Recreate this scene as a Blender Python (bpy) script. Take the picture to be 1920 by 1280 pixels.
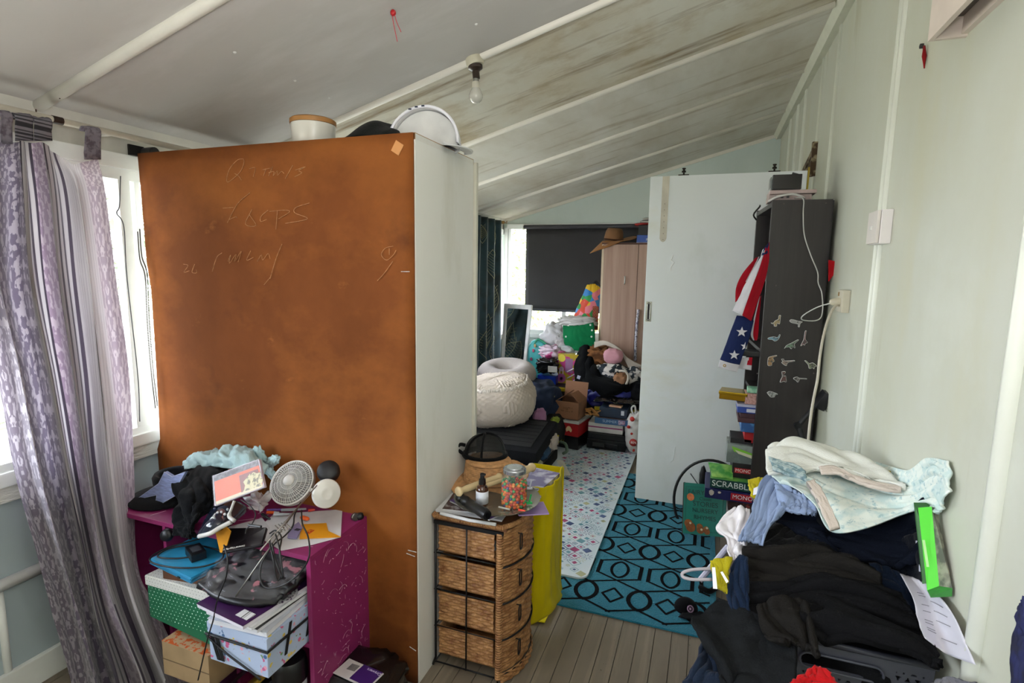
import bpy, bmesh, math, random
from mathutils import Vector, Matrix, noise
random.seed(7)
for o in list(bpy.data.objects): bpy.data.objects.remove(o)
SC = bpy.context.scene
COL = SC.collection
PI = math.pi
# ---------------------------------------------------------------- camera, sky, sun, exposure
CAM = Vector((0, 0, 1.48)); FPX = 1019.9
_y, _p, _r = [math.radians(v) for v in (19.765, -7.772, 0.934)]
FWD = Vector((-math.sin(_y)*math.cos(_p), math.cos(_y)*math.cos(_p), math.sin(_p)))
_rt = Vector((math.cos(_y), math.sin(_y), 0)); _up = _rt.cross(FWD)
RT = _rt*math.cos(_r)+_up*math.sin(_r); UP = _up*math.cos(_r)-_rt*math.sin(_r)
cam = bpy.data.cameras.new('camera'); co = bpy.data.objects.new('camera', cam); COL.objects.link(co)
cam.sensor_width = 36; cam.lens = FPX/1920*36; cam.clip_start = .02
m = Matrix((RT, UP, -FWD)).transposed().to_4x4(); m.translation = CAM; co.matrix_world = m
SC.camera = co
def at(px, py, X=None, Y=None, Z=None):
    "world point on the plane X=, Y= or Z= that is seen at a pixel of the photograph"
    d = RT*((px-960)/FPX) - UP*((py-640)/FPX) + FWD
    t = (X-CAM.x)/d.x if X is not None else (Y-CAM.y)/d.y if Y is not None else (Z-CAM.z)/d.z
    return CAM + d*t
W = bpy.data.worlds.new('sky'); SC.world = W; W.use_nodes = True
nt = W.node_tree; bg = nt.nodes['Background']
sky = nt.nodes.new('ShaderNodeTexSky'); sky.sky_type = 'NISHITA'; sky.sun_disc = False
sky.sun_elevation = math.radians(48); sky.sun_rotation = math.radians(70); sky.dust_density = 4; sky.air_density = 1.2
mx = nt.nodes.new('ShaderNodeMix'); mx.data_type = 'RGBA'; mx.inputs[0].default_value = .75; mx.inputs[7].default_value = (.84, .90, 1, 1)
skm = nt.nodes.new('ShaderNodeVectorMath'); skm.operation = 'SCALE'; skm.inputs[3].default_value = .12
nt.links.new(sky.outputs[0], skm.inputs[0]); nt.links.new(skm.outputs[0], mx.inputs[6])
nt.links.new(mx.outputs[2], bg.inputs[0]); bg.inputs[1].default_value = 13
def sun(name, d, e, c):
    l = bpy.data.lights.new(name, 'SUN'); l.energy = e; l.color = c; l.angle = .02
    o = bpy.data.objects.new(name, l); COL.objects.link(o); o.rotation_euler = Vector(d).to_track_quat('-Z', 'Y').to_euler()
sun('sun', (-.6, .55, -.85), 5, (1, .95, .85))
def area(name, loc, d, sx, sy, e, c, portal=False):
    l = bpy.data.lights.new(name, 'AREA'); l.shape = 'RECTANGLE'; l.size = sx; l.size_y = sy; l.energy = e; l.color = c
    o = bpy.data.objects.new(name, l); COL.objects.link(o); o.location = loc
    o.rotation_euler = Vector(d).to_track_quat('-Z', 'Y').to_euler()
    if portal: l.cycles.is_portal = True
# the glazed openings of the veranda (portals only guide the sky's own light)
area('window_portal', (-2.19, -.15, 1.3), (1, 0, 0), 3.5, 1.05, 1, (1, 1, 1), True)
area('window_portal', (-2.19, 3.7, 1.3), (1, 0, 0), 3.9, 1.05, 1, (1, 1, 1), True)
area('window_portal', (-1.3, 5.70, 1.3), (0, -1, 0), 1.7, 1.1, 1, (1, 1, 1), True)
# the photographer's flash, bounced off the ceiling behind the camera
area('camera_flash', (.05, -.1, 1.62), (-.10, 1, .02), .25, .2, 3.5, (.95, .97, 1))
area('bounced_flash', (.1, .0, 1.72), (-.12, -.12, 1), .12, .08, 42, (.97, .98, 1))
SC.view_settings.view_transform = 'Standard'; SC.view_settings.look = 'None'
SC.view_settings.exposure = .42; SC.view_settings.gamma = 1; SC.view_settings.use_curve_mapping = False
# ---------------------------------------------------------------- materials
def lin(c):
    if isinstance(c, str): c = [int(c[i:i+2], 16)/255 for i in (0, 2, 4)]
    return tuple((v/12.92 if v <= .04045 else ((v+.055)/1.055)**2.4) for v in c)+(1,)
_M = {}
def mat(c, rough=.6, metal=0, var=.12, sc=12, bump=0, bsc=60, stretch=(1, 1, 1), c2=None, alpha=None, sheen=0, emit=0, trans=0, mask=(.45, .6), coat=0, sss=0):
    key = (str(c), rough, metal, var, sc, bump, bsc, stretch, str(c2), alpha, sheen, emit, trans, mask, coat)
    if key in _M: return _M[key]
    m = bpy.data.materials.new('procedural'); m.use_nodes = True; n = m.node_tree; b = n.nodes['Principled BSDF']
    b.inputs['Roughness'].default_value = rough; b.inputs['Metallic'].default_value = metal
    if coat: b.inputs['Coat Weight'].default_value = coat
    if sheen: b.inputs['Sheen Weight'].default_value = sheen
    if trans: b.inputs['Transmission Weight'].default_value = trans
    if alpha is not None: b.inputs['Alpha'].default_value = alpha
    if emit: b.inputs['Emission Color'].default_value = lin(c); b.inputs['Emission Strength'].default_value = emit
    tc = n.nodes.new('ShaderNodeTexCoord'); mp = n.nodes.new('ShaderNodeMapping'); mp.inputs['Scale'].default_value = stretch
    n.links.new(tc.outputs['Object'], mp.inputs['Vector'])
    ns = n.nodes.new('ShaderNodeTexNoise'); ns.inputs['Scale'].default_value = sc; ns.inputs['Detail'].default_value = 5
    n.links.new(mp.outputs[0], ns.inputs['Vector'])
    r = n.nodes.new('ShaderNodeValToRGB'); L = lin(c)
    if c2 is None:
        d = [max(0, v*(1-var)) for v in L[:3]]+[1]; u = [min(1, v*(1+var)) for v in L[:3]]+[1]
        r.color_ramp.elements[0].position = .3; r.color_ramp.elements[1].position = .7
    else:
        d = L; u = lin(c2); r.color_ramp.elements[0].position = mask[0]; r.color_ramp.elements[1].position = mask[1]
    r.color_ramp.elements[0].color = d; r.color_ramp.elements[1].color = u
    n.links.new(ns.outputs['Fac'], r.inputs[0]); n.links.new(r.outputs[0], b.inputs['Base Color'])
    if bump:
        n2 = n.nodes.new('ShaderNodeTexNoise'); n2.inputs['Scale'].default_value = bsc; n2.inputs['Detail'].default_value = 3
        n.links.new(mp.outputs[0], n2.inputs['Vector'])
        bp = n.nodes.new('ShaderNodeBump'); bp.inputs['Strength'].default_value = bump; bp.inputs['Distance'].default_value = .01
        n.links.new(n2.outputs['Fac'], bp.inputs['Height']); n.links.new(bp.outputs[0], b.inputs['Normal'])
    _M[key] = m; return m
def fabric(c, **k):
    k.setdefault('rough', .95); k.setdefault('sheen', .06); k.setdefault('bump', .25); k.setdefault('bsc', 250); k.setdefault('var', .08)
    m = mat(c, **k); m.node_tree.nodes['Principled BSDF'].inputs['Specular IOR Level'].default_value = .12; return m
def nodes_of(m): return m.node_tree, m.node_tree.nodes['Principled BSDF']
def stained(c, stains, rough=.6, bump=0):
    "a base colour with several noise-shaped stains: (colour, scale xyz, low, high, offset)"
    m = bpy.data.materials.new('procedural'); m.use_nodes = True; n, b = nodes_of(m); b.inputs['Roughness'].default_value = rough
    tc = n.nodes.new('ShaderNodeTexCoord'); cur = None
    for k, (sc_, scale, lo, hi, off) in enumerate(stains):
        mp = n.nodes.new('ShaderNodeMapping'); mp.inputs['Scale'].default_value = scale; mp.inputs['Location'].default_value = (off, off*.7, off*.3)
        n.links.new(tc.outputs['Object'], mp.inputs['Vector'])
        ns = n.nodes.new('ShaderNodeTexNoise'); ns.inputs['Scale'].default_value = 1; ns.inputs['Detail'].default_value = 8; ns.inputs['Roughness'].default_value = .62
        n.links.new(mp.outputs[0], ns.inputs['Vector'])
        rg = n.nodes.new('ShaderNodeMapRange'); rg.inputs[1].default_value = lo; rg.inputs[2].default_value = hi
        n.links.new(ns.outputs['Fac'], rg.inputs[0])
        mx = n.nodes.new('ShaderNodeMix'); mx.data_type = 'RGBA'
        n.links.new(rg.outputs[0], mx.inputs[0]); mx.inputs[7].default_value = lin(sc_)
        if cur is None: mx.inputs[6].default_value = lin(c)
        else: n.links.new(cur, mx.inputs[6])
        cur = mx.outputs[2]
    n.links.new(cur, b.inputs['Base Color'])
    return m
def glass(c='e8f0ea', a=.12, rough=.03):
    m = mat(c, rough=rough, var=0, alpha=a, coat=.5); return m
WHITE = 'e6e6e0'; BLACK = '141416'
# ---------------------------------------------------------------- mesh tools
class B:
    def __init__(s): s.bm = bmesh.new(); s.mi = 0
    def _v(s, p, M=None): return s.bm.verts.new(M @ Vector(p) if M else p)
    def f(s, vs, mi=None):
        try:
            f = s.bm.faces.new(vs); f.material_index = s.mi if mi is None else mi; return f
        except ValueError: return None
    def box(s, c, d, R=None, bev=0, taper=1.0):
        x, y, z = [v/2 for v in d]; M = Matrix.Translation(c) @ (R.to_4x4() if R is not None else Matrix())
        vs = [s._v((sx*x*(taper if sz > 0 else 1), sy*y*(taper if sz > 0 else 1), sz*z), M) for sz in (-1, 1) for sy in (-1, 1) for sx in (-1, 1)]
        fs = [s.f([vs[i] for i in q]) for q in ((0, 2, 3, 1), (4, 5, 7, 6), (0, 1, 5, 4), (2, 6, 7, 3), (0, 4, 6, 2), (1, 3, 7, 5))]
        if bev:
            bmesh.ops.bevel(s.bm, geom=list({e for f in fs for e in f.edges}), offset=bev, segments=2, affect='EDGES', profile=.7)
        return s
    def span(s, a, b, bev=0):
        return s.box([(a[i]+b[i])/2 for i in range(3)], [abs(b[i]-a[i]) for i in range(3)], bev=bev)
    def slab(s, c4, n, t, bev=0):
        "four corner points extruded by t along n"
        n = Vector(n).normalized()*t; a = [s._v(Vector(p)) for p in c4]; b = [s._v(Vector(p)+n) for p in c4]
        k = len(a); fs = [s.f(a[::-1]), s.f(b)]
        for i in range(k): fs.append(s.f([a[i], a[(i+1) % k], b[(i+1) % k], b[i]]))
        if bev: bmesh.ops.bevel(s.bm, geom=list({e for f in fs if f for e in f.edges}), offset=bev, segments=2, affect='EDGES')
        return s
    def prism(s, pts, O, U, V, t):
        "2-d outline in the frame O,U,V extruded by t along UxV"
        U = Vector(U).normalized(); V = Vector(V).normalized(); O = Vector(O)
        return s.slab([O+U*p[0]+V*p[1] for p in pts], U.cross(V), t)
    def tube(s, pts, r, seg=8, closed=False, cap=True, rs=None):
        P = [Vector(p) for p in pts]; n = len(P); rings = []; up = None
        for i in range(n):
            a = P[(i-1) % n] if closed or i else P[0]; b = P[(i+1) % n] if closed or i < n-1 else P[-1]
            t = (b-a); t = t.normalized() if t.length > 1e-9 else Vector((0, 0, 1))
            if up is None: up = t.orthogonal().normalized()
            else:
                up = up - t*up.dot(t); up = up.normalized() if up.length > 1e-6 else t.orthogonal().normalized()
            w = t.cross(up); rr = rs[i] if rs else r
            rings.append([s._v(P[i]+(up*math.cos(q)+w*math.sin(q))*rr) for q in [2*PI*k/seg for k in range(seg)]])
        for i in range(n if closed else n-1):
            A, C = rings[i], rings[(i+1) % n]
            for k in range(seg): s.f([A[k], A[(k+1) % seg], C[(k+1) % seg], C[k]])
        if cap and not closed: s.f(rings[0][::-1]); s.f(rings[-1])
        return s
    def lathe(s, prof, c=(0, 0, 0), ax=(0, 0, 1), seg=24, mi=None):
        R = Vector((0, 0, 1)).rotation_difference(Vector(ax)).to_matrix().to_4x4(); M = Matrix.Translation(c) @ R; rings = []
        for r, z in prof:
            rings.append([s._v((0, 0, z), M)] if r < 1e-5 else [s._v((r*math.cos(2*PI*k/seg), r*math.sin(2*PI*k/seg), z), M) for k in range(seg)])
        for A, C in zip(rings, rings[1:]):
            for k in range(seg):
                j = (k+1) % seg
                if len(A) == 1 and len(C) == 1: continue
                if len(A) == 1: s.f([A[0], C[j], C[k]])
                elif len(C) == 1: s.f([A[k], A[j], C[0]])
                else: s.f([A[k], A[j], C[j], C[k]])
        return s
    def grid(s, fn, nu, nv, mfn=None, wrap=False):
        V = [[s._v(fn(i/nu, j/nv)) for i in range(nu if wrap else nu+1)] for j in range(nv+1)]
        k = nu
        for j in range(nv):
            for i in range(nu):
                i2 = (i+1) % nu if wrap else i+1
                s.f([V[j][i], V[j][i2], V[j+1][i2], V[j+1][i]], mfn((i+.5)/nu, (j+.5)/nv) if mfn else None)
        return s
    def blob(s, c, r, R=None, nu=28, nv=18, amp=.12, fr=2.5, seed=0, pw=1.0):
        "closed lumpy ellipsoid; pw<1 gives a boxier pillow"
        M = Matrix.Translation(c) @ (R.to_4x4() if R is not None else Matrix()); sg = lambda v: math.copysign(abs(v)**pw, v)
        def p(u, v):
            th = v*PI; ph = u*2*PI
            q = Vector((sg(math.sin(th))*sg(math.cos(ph)), sg(math.sin(th))*sg(math.sin(ph)), -sg(math.cos(th))))
            k = 1+amp*noise.noise(Vector((math.sin(th)*math.cos(ph), math.sin(th)*math.sin(ph), math.cos(th)))*fr+Vector((seed*3.1, seed, 0)))
            return M @ Vector((q.x*r[0]*k, q.y*r[1]*k, q.z*r[2]*k))
        return s.grid(p, nu, nv, wrap=True)
def finish(name, b, mats, parent=None, smooth=False, weld=False, angle=None):
    me = bpy.data.meshes.new(name)
    if weld: bmesh.ops.remove_doubles(b.bm, verts=b.bm.verts, dist=1e-5)
    bmesh.ops.recalc_face_normals(b.bm, faces=b.bm.faces)
    b.bm.to_mesh(me); b.bm.free()
    for m_ in (mats if isinstance(mats, (list, tuple)) else [mats]): me.materials.append(m_)
    o = bpy.data.objects.new(name, me); COL.objects.link(o)
    if smooth:
        me.polygons.foreach_set('use_smooth', [True]*len(me.polygons))
        if angle: me.set_sharp_from_angle(angle=math.radians(angle))
    if parent is not None: o.parent = parent
    return o
def part(name, b, m, parent, label=None, smooth=False, angle=None, weld=False):
    o = finish(name, b, m, parent, smooth, weld, angle)
    if label: o['label'] = label
    return o
def thing(name, label, cat, group=None):
    o = bpy.data.objects.new(name, None); COL.objects.link(o); o.empty_display_size = .05
    return tag(o, label, cat, group)
def tag(o, label, cat, group=None, kind=None):
    o['label'] = label; o['category'] = cat
    if group: o['group'] = group
    if kind: o['kind'] = kind
    return o
def struct(name, b, m, parent=None, smooth=False, label=None):
    o = finish(name, b, m, parent, smooth)
    if parent is None: o['kind'] = 'structure'
    if label: o['label'] = label
    return o
def sgroup(name):
    o = bpy.data.objects.new(name, None); COL.objects.link(o); o['kind'] = 'structure'; return o
def one(name, b, m, label, cat, group=None, smooth=False, angle=None, solid=0, weld=False):
    o = finish(name, b, m, None, smooth, weld, angle); tag(o, label, cat, group)
    if solid: solidify(o, solid)
    return o
def solidify(o, t):
    s = o.modifiers.new('thickness', 'SOLIDIFY'); s.thickness = t; s.offset = 0; return o
def crv(P, n):
    "Catmull-Rom through P, n+1 samples"
    P = [Vector(p) for p in P]; k = len(P)-1; out = []
    for i in range(n+1):
        t = i/n*k; a = min(int(t), k-1); u = t-a
        p0 = P[max(a-1, 0)]; p1 = P[a]; p2 = P[a+1]; p3 = P[min(a+2, k)]
        if a == 0: p0 = p1*2-p2
        if a == k-1: p3 = p2*2-p1
        out.append(.5*((2*p1)+(p2-p0)*u+(2*p0-5*p1+4*p2-p3)*u*u+(3*p1-p0-3*p2+p3)*u*u*u))
    return out
def sheet(rows, nu=48, nv=48, amp=.012, fu=4, fv=2, seed=0, fine=.3, mfn=None, ridge=True, wmask=None, b=None):
    "cloth surface through rows of control points with folds; fu/fv fold frequency along/across the rows"
    R1 = [crv(r, nu) for r in rows]; cols = [crv([R1[k][i] for k in range(len(rows))], nv) for i in range(nu+1)]
    def nrm(i, j):
        a = cols[min(i+1, nu)][j]-cols[max(i-1, 0)][j]; c = cols[i][min(j+1, nv)]-cols[i][max(j-1, 0)]
        n = a.cross(c); return n.normalized() if n.length > 1e-12 else Vector((0, 0, 1))
    def dsp(u, v):
        w = noise.noise(Vector((u*1.7, v*1.7, seed+9)))*.8
        q = noise.noise(Vector((u*fu+w*1.5, v*fv+w, seed)))
        if ridge: q = (1-abs(q)*2.6)*.6
        q += fine*noise.noise(Vector((u*fu*3.1+w*3, v*fv*3.1, seed+4)))
        return q*amp*(wmask(u, v) if wmask else 1)
    b = b or B(); V = []
    for j in range(nv+1):
        V.append([b._v(cols[i][j]+nrm(i, j)*dsp(i/nu, j/nv)) for i in range(nu+1)])
    for j in range(nv):
        for i in range(nu):
            b.f([V[j][i], V[j][i+1], V[j+1][i+1], V[j+1][i]], mfn((i+.5)/nu, (j+.5)/nv) if mfn else None)
    return b
def rotz(a): return Matrix.Rotation(a, 3, 'Z')
def frame3(x, y):
    x = Vector(x).normalized(); y = Vector(y); y = (y-x*y.dot(x)).normalized(); return Matrix((x, y, x.cross(y))).transposed()
def text(s, O, U, V, size, m, parent, name='lettering', ext=.0004, align='CENTER', sx=1):
    "flat lettering: U reading direction, V up, standing a hair off the surface"
    cu = bpy.data.curves.new(name, 'FONT'); cu.body = s; cu.size = size; cu.extrude = ext; cu.align_x = align; cu.align_y = 'CENTER'; cu.space_line = .95
    tmp = bpy.data.objects.new(name, cu); me = bpy.data.meshes.new_from_object(tmp); bpy.data.objects.remove(tmp); me.materials.clear(); me.materials.append(m); me.name = name
    o = bpy.data.objects.new(name, me); COL.objects.link(o); Rm = frame3(U, V).to_4x4(); Rm.translation = Vector(O)
    me.transform(Rm @ Matrix.Diagonal((sx, 1, 1, 1))); o.parent = parent; o['kind'] = 'stuff'; return o
# ================================================================ the room
XL, XR, YE, YB = -2.15, .53, 5.65, -1.7
def cz(x): return 1.983+.2774*(x+2.146)
BAT = [-1.46, -.56, .34, 1.24, 2.14, 3.02, 3.91, 4.80]
# ceiling: sheets between round battens
m_ceil = stained('d6d2c8', [('b5aa94', (3, 1.2, 1), .42, .85, 3), ('94805e', (1.1, 9, 1), .54, .78, 11), ('d6d6d0', (1.5, 1.5, 1), .55, .8, 5)], .75)
m_ceil2 = stained('cfccc0', [('b9aa8c', (2, 1.2, 1), .4, .8, 1), ('7a6242', (1.6, 14, 1), .52, .74, 7), ('a08c68', (4, 5, 1), .5, .8, 5)], .75)
m_clean = stained('bab6b1', [('b5b0ab', (2, 1.4, 1), .4, .8, 3), ('d2cecb', (1, 3, 1), .5, .8, 9)], .75)
ceiling = sgroup('ceiling')
ys = [YB]+BAT+[YE+.06]
for a, c in zip(ys, ys[1:]):
    b = B(); b.slab([(XL-.05, a+.001, cz(XL-.05)), (XR+.05, a+.001, cz(XR+.05)), (XR+.05, c-.001, cz(XR+.05)), (XL-.05, c-.001, cz(XL-.05))], (0, 0, 1), .012)
    struct('panel', b, m_clean if c < 2.2 else (m_ceil2 if c < 3.5 else m_ceil), ceiling)
b = B(); b.slab([(XL-.6, YB-.1, cz(XL-.6)+.05), (XR+.3, YB-.1, cz(XR+.3)+.05), (XR+.3, YE+.5, cz(XR+.3)+.05), (XL-.6, YE+.5, cz(XL-.6)+.05)], (0, 0, 1), .03)
struct('roof_sheet', b, mat('8b8f90', .5), ceiling)
m_trim = mat('e2ddd2', .45, var=.06, sc=6)
for k, y in enumerate(BAT):
    rr = .021 if y < 2 else .017; x1 = .46
    b = B(); b.tube([(XL+.02, y, cz(XL+.02)-.003), (x1, y, cz(x1)-.003)], rr, 12)
    struct('batten', b, m_trim, ceiling, True)
b = B(); b.slab([(.465, YB, cz(.465)-.001), (XR, YB, cz(XR)-.001), (XR, YB, cz(XR)-.05), (.49, YB, cz(.49)-.05)], (0, 1, 0), YE-YB); struct('trim_1', b, mat('cfd0bf', .5, var=.05), None)
b = B(); b.slab([(XL, YB, cz(XL)), (XL+.035, YB, cz(XL+.035)), (XL+.025, YB, cz(XL)-.02), (XL, YB, cz(XL)-.03)], (0, 1, 0), YE-YB); struct('trim_2', b, mat('cac7be', .5, var=.05), None)
b = B(); b.slab([(XL, YE, cz(XL)-.03), (XR, YE, cz(XR)-.03), (XR, YE, cz(XR)), (XL, YE, cz(XL))], (0, -1, 0), .018); struct('trim_3', b, m_trim, None)
# floor: painted boards running away from the camera
m_floor = stained('7d7263', [('63594c', (3, 1, 1), .4, .8, 3), ('968a78', (25, 1.2, 1), .5, .8, 8), ('3d342b', (40, 30, 1), .66, .75, 1)], .5)
floor = sgroup('floor'); x = XL-.02; k = 0
while x < XR:
    w = .066; b = B(); b.slab([(x+.0012, YB, -.02), (x+w-.0012, YB, -.02), (x+w-.0012, YE, -.02), (x+.0012, YE, -.02)], (0, 0, 1), .02-.0006*(k % 3))
    struct('plank', b, m_floor, floor); x += w; k += 1
b = B(); b.span((XL-.1, YB-.1, -.08), (XR+.1, YE+.1, -.021)); struct('floor_base', b, mat('2b241d', .9), floor)
# right wall with cover strips
m_wall = stained('c6c8bb', [('bcbba3', (1.2, 1.2, .7), .4, .75, 2), ('c4c0a0', (2, 2.2, .8), .55, .85, 9), ('d4d8cf', (1, 1, 1), .55, .8, 5), ('a39d7c', (3, 5, .7), .64, .85, 3)], .5)
wall_r = sgroup('wall_right')
ys = [YB, .30, 1.216, 2.145, 3.2, 3.63, YE]
for a, c in zip(ys, ys[1:]):
    b = B(); b.span((XR, a+.001, 0), (XR+.03, c-.001, 2.86)); struct('panel', b, m_wall, wall_r)
m_strip = mat('e0e2d6', .4, var=.05, sc=5)
for y, r in ((.30, .02), (1.216, .02), (2.145, .011), (2.19, .011), (3.2, .012), (3.63, .012)):
    b = B(); b.tube([(XR, y, .0), (XR, y, 2.78)], r, 10); struct('cover_strip', b, m_strip, wall_r, True)
for y in (4.2, 4.55, 4.95):
    b = B(); b.span((XR-.01, y, 0), (XR, y+.05, 2.75)); struct('cover_strip', b, m_strip, wall_r)
b = B(); b.span((XR-.012, YB, 0), (XR, YE, .09)); struct('baseboard_right', b, m_strip)
# broken head of the old doorway behind the sliding door
b = B(); b.box((XR-.012, 3.62, 2.12), (.03, .03, .19)); b.box((XR-.01, 3.80, 2.13), (.03, .36, .035), Matrix.Rotation(-.18, 3, 'X')); b.box((XR-.008, 3.76, 2.10), (.02, .3, .05), Matrix.Rotation(-.3, 3, 'X'))
struct('trim_4', b, mat('4f3a26', .8, sc=30, c2='b9ab8a', mask=(.5, .7)))
# end wall around the window, left wall below and above the glazing
m_blue = stained('cfdad5', [('d8e0d8', (1, 1, 1), .5, .8, 2), ('b9c6be', (2, 2, 1), .5, .9, 6)], .5)
m_blueL = stained('a9b6bb', [('b9c4c4', (1, 1, 1), .5, .8, 2), ('8f9ca0', (2, 2, 1), .55, .9, 6)], .5)
wall_end = sgroup('wall_end')
ex0, ex1, ez0, ez1 = -2.10, -.55, .80, 1.90
def endp(x0, x1, z0, z1, name='panel'):
    b = B(); b.span((x0, YE, z0), (x1, YE+.05, z1)); struct(name, b, m_blue, wall_end)
endp(XL-.05, XR+.03, 0, ez0-.06); endp(ex1, XR+.03, ez0-.06, ez1+.02); endp(XL-.05, ex0, ez0-.06, ez1+.02)
b = B(); b.slab([(XL-.05, YE, ez1+.02), (XR+.03, YE, ez1+.02), (XR+.03, YE, cz(XR+.03)), (XL-.05, YE, cz(XL-.05))], (0, 1, 0), .05); struct('panel', b, m_blue, wall_end)
b = B(); b.span((.40, YE-.008, 0), (.45, YE, 2.65)); struct('cover_strip', b, m_blue, wall_end)
m_win = mat('e6e8e4', .35, var=.04); m_gl = glass('eef4f0', .06)
def window(name, O, U, w, h, mulls, n, d=.05, sill=.055, rails=()):
    "frame in the plane through O spanned by U (along) and Z; n points into the room"
    wi = sgroup(name); U = Vector(U); Z = Vector((0, 0, 1)); O = Vector(O); n = Vector(n); R = frame3(U, n)
    def bar(nm, u0, u1, z0, z1, dd, off=0, mt=m_win):
        b = B(); b.box(O+U*((u0+u1)/2)+Z*((z0+z1)/2)+n*off, (abs(u1-u0), dd, abs(z1-z0)), R, bev=.002); return struct(nm, b, mt, wi)
    bar('frame_bar', 0, w, -.03, .012, d); bar('frame_bar', 0, w, h-.012, h+.04, d); bar('frame_bar', -.03, .012, 0, h, d); bar('frame_bar', w-.012, w+.03, 0, h, d)
    for k, (u, ww) in enumerate(mulls): bar('mullion', u-ww/2, u+ww/2, .0, h, d*.8, .004*(k % 2))
    for (u0, u1, z) in rails: bar('sash_rail', u0, u1, z-.012, z+.012, d*.6)
    us = [0]+[u for u, _ in mulls]+[w]
    for a, c in zip(us, us[1:]):
        b = B(); b.box(O+U*((a+c)/2)+Z*(h/2)-n*.008, (c-a-.01, .004, h-.01), R); struct('pane', b, m_gl, wi)
    return wi
we = window('window_1', (ex0, YE, ez0), (1, 0, 0), ex1-ex0, ez1-ez0, [(.03, .03), (.66, .045), (1.2, .03)], (0, -1, 0))
b = B(); b.span((ex0-.04, YE-.035, ez0-.075), (ex1+.04, YE+.02, ez0-.03), bev=.004); struct('window_sill', b, m_win, we)
# left wall
wall_l = sgroup('wall_left'); lz0, lz1 = .80, 1.80
m_weather = mat('cfcfc8', .8, c2='5b5248', sc=14, stretch=(1, .35, 3), mask=(.6, .72), bump=.5, bsc=50)
ys = [YB, .1, 1.0, 1.9, 2.8, 3.7, 4.6, YE]
for a, c in zip(ys, ys[1:]):
    b = B(); b.span((XL-.05, a+.001, 0), (XL, c-.001, lz0-.06)); struct('panel', b, m_blueL, wall_l)
b = B(); b.span((XL-.05, YB, lz1+.03), (XL, YE, cz(XL-.05))); struct('head_board', b, mat('c8c6bc', .55), wall_l)
b = B(); b.span((XL, YB, lz1+.028), (XL+.015, YE, lz1+.085), bev=.004); struct('head_trim', b, m_win, wall_l)
b = B(); b.span((XL-.05, YB, lz0-.115), (XL+.02, YE, lz0-.062), bev=.004); struct('weathered_board', b, m_weather, wall_l)
b = B(); b.span((XL-.05, YB, lz0-.06), (XL+.03, YE, lz0-.012), bev=.006); struct('window_sill', b, m_win, wall_l)
b = B(); b.tube([(XL+.012, YB, .412), (XL+.012, 1.5, .412)], .02, 10); struct('rail', b, m_win, wall_l, True)
for y in (1.0, 1.9):
    b = B(); b.tube([(XL, y, 0), (XL, y, .39)], .012, 8); struct('cover_strip', b, m_win, wall_l, True)
b = B(); b.span((XL, YB, 0), (XL+.02, YE, .10), bev=.004); struct('baseboard_left', b, m_win)
for (name, y0, y1, mu) in (('window_2', -1.65, .25, [(.95, .05)]), ('window_3', .33, 2.15, [(.9, .05), (1.19, .045), (1.245, .02)]), ('window_4', 2.22, 3.9, [(.9, .05)]), ('window_5', 3.97, 5.58, [(.8, .05), (1.3, .03)])):
    window(name, (XL-.02, y0, lz0), (0, 1, 0), y1-y0, lz1-lz0, mu, (1, 0, 0))
for y in (.29, 2.185, 3.935):
    b = B(); b.span((XL-.05, y-.04, lz0-.06), (XL+.005, y+.04, lz1+.04)); struct('post', b, m_win, wall_l)
b = B(); b.span((XL-.05, YB-.05, 0), (XR+.03, YB, 2.8)); struct('wall_back', b, m_wall)
# ================================================================ outdoors
def leaf_tree(name, label, c, r, n, cols, seed, trunk=True, size=.065):
    random.seed(seed); t = thing(name, label, 'tree')
    if trunk:
        b = B()
        for k in range(5):
            p = Vector((c[0]+random.uniform(-.3, .3)*r[0], c[1]+random.uniform(-.5, .5)*r[1], 0)); q = Vector((c[0]+random.uniform(-.6, .6)*r[0], c[1]+random.uniform(-.6, .6)*r[1], c[2]+random.uniform(0, .5)*r[2]))
            b.tube(crv([p, (p+q)/2+Vector((random.uniform(-.3, .3), random.uniform(-.3, .3), 0)), q], 8), .03, 6, rs=[.05-.004*i for i in range(9)])
        part('branches', b, mat('8f7a58', .8), t, smooth=True)
    b = B()
    for k in range(n):
        d = Vector((random.gauss(0, 1), random.gauss(0, 1), random.gauss(0, 1))).normalized()*random.uniform(.45, 1)**.5
        p = Vector((c[0]+d.x*r[0], c[1]+d.y*r[1], c[2]+d.z*r[2])); a = Vector((random.gauss(0, 1), random.gauss(0, 1), random.gauss(0, .7))).normalized(); w = a.orthogonal().normalized()
        s = size*random.uniform(.6, 1.5); vs = [b._v(p-a*s), b._v(p+w*s*.35), b._v(p+a*s), b._v(p-w*s*.35)]; b.mi = random.randrange(len(cols)); b.f(vs)
    o = part('leaves', b, [mat(x, .6, trans=.0, var=.2) for x in cols], t); o['kind'] = 'stuff'
    return t
G1 = ['a3b070', 'c3cb94', '7c8a55', 'd8dbbc']; G2 = ['8f9c80', 'aab39a', '76856c', 'c6cbb8']
leaf_tree('leafy_shrub', 'sunlit yellow green shrub outside the end window', (-1.5, 8.4, 1.5), (2.1, 1.0, 1.9), 6500, G1, 1)
leaf_tree('palm_like_tree', 'pale green tree seen through the window left of the wardrobe', (-6.4, 3.3, 1.6), (1.1, 1.8, 1.9), 5500, G2, 2)
leaf_tree('garden_tree', 'green tree beyond the far end of the left windows', (-5.6, 9.6, 1.7), (1.6, 2.0, 2.1), 3200, G1, 3)
leaf_tree('distant_hedge', 'pale hedge behind the patterned curtain', (-7.4, -.5, 1.1), (1.0, 2.5, 1.2), 2400, G2, 4)
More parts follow.
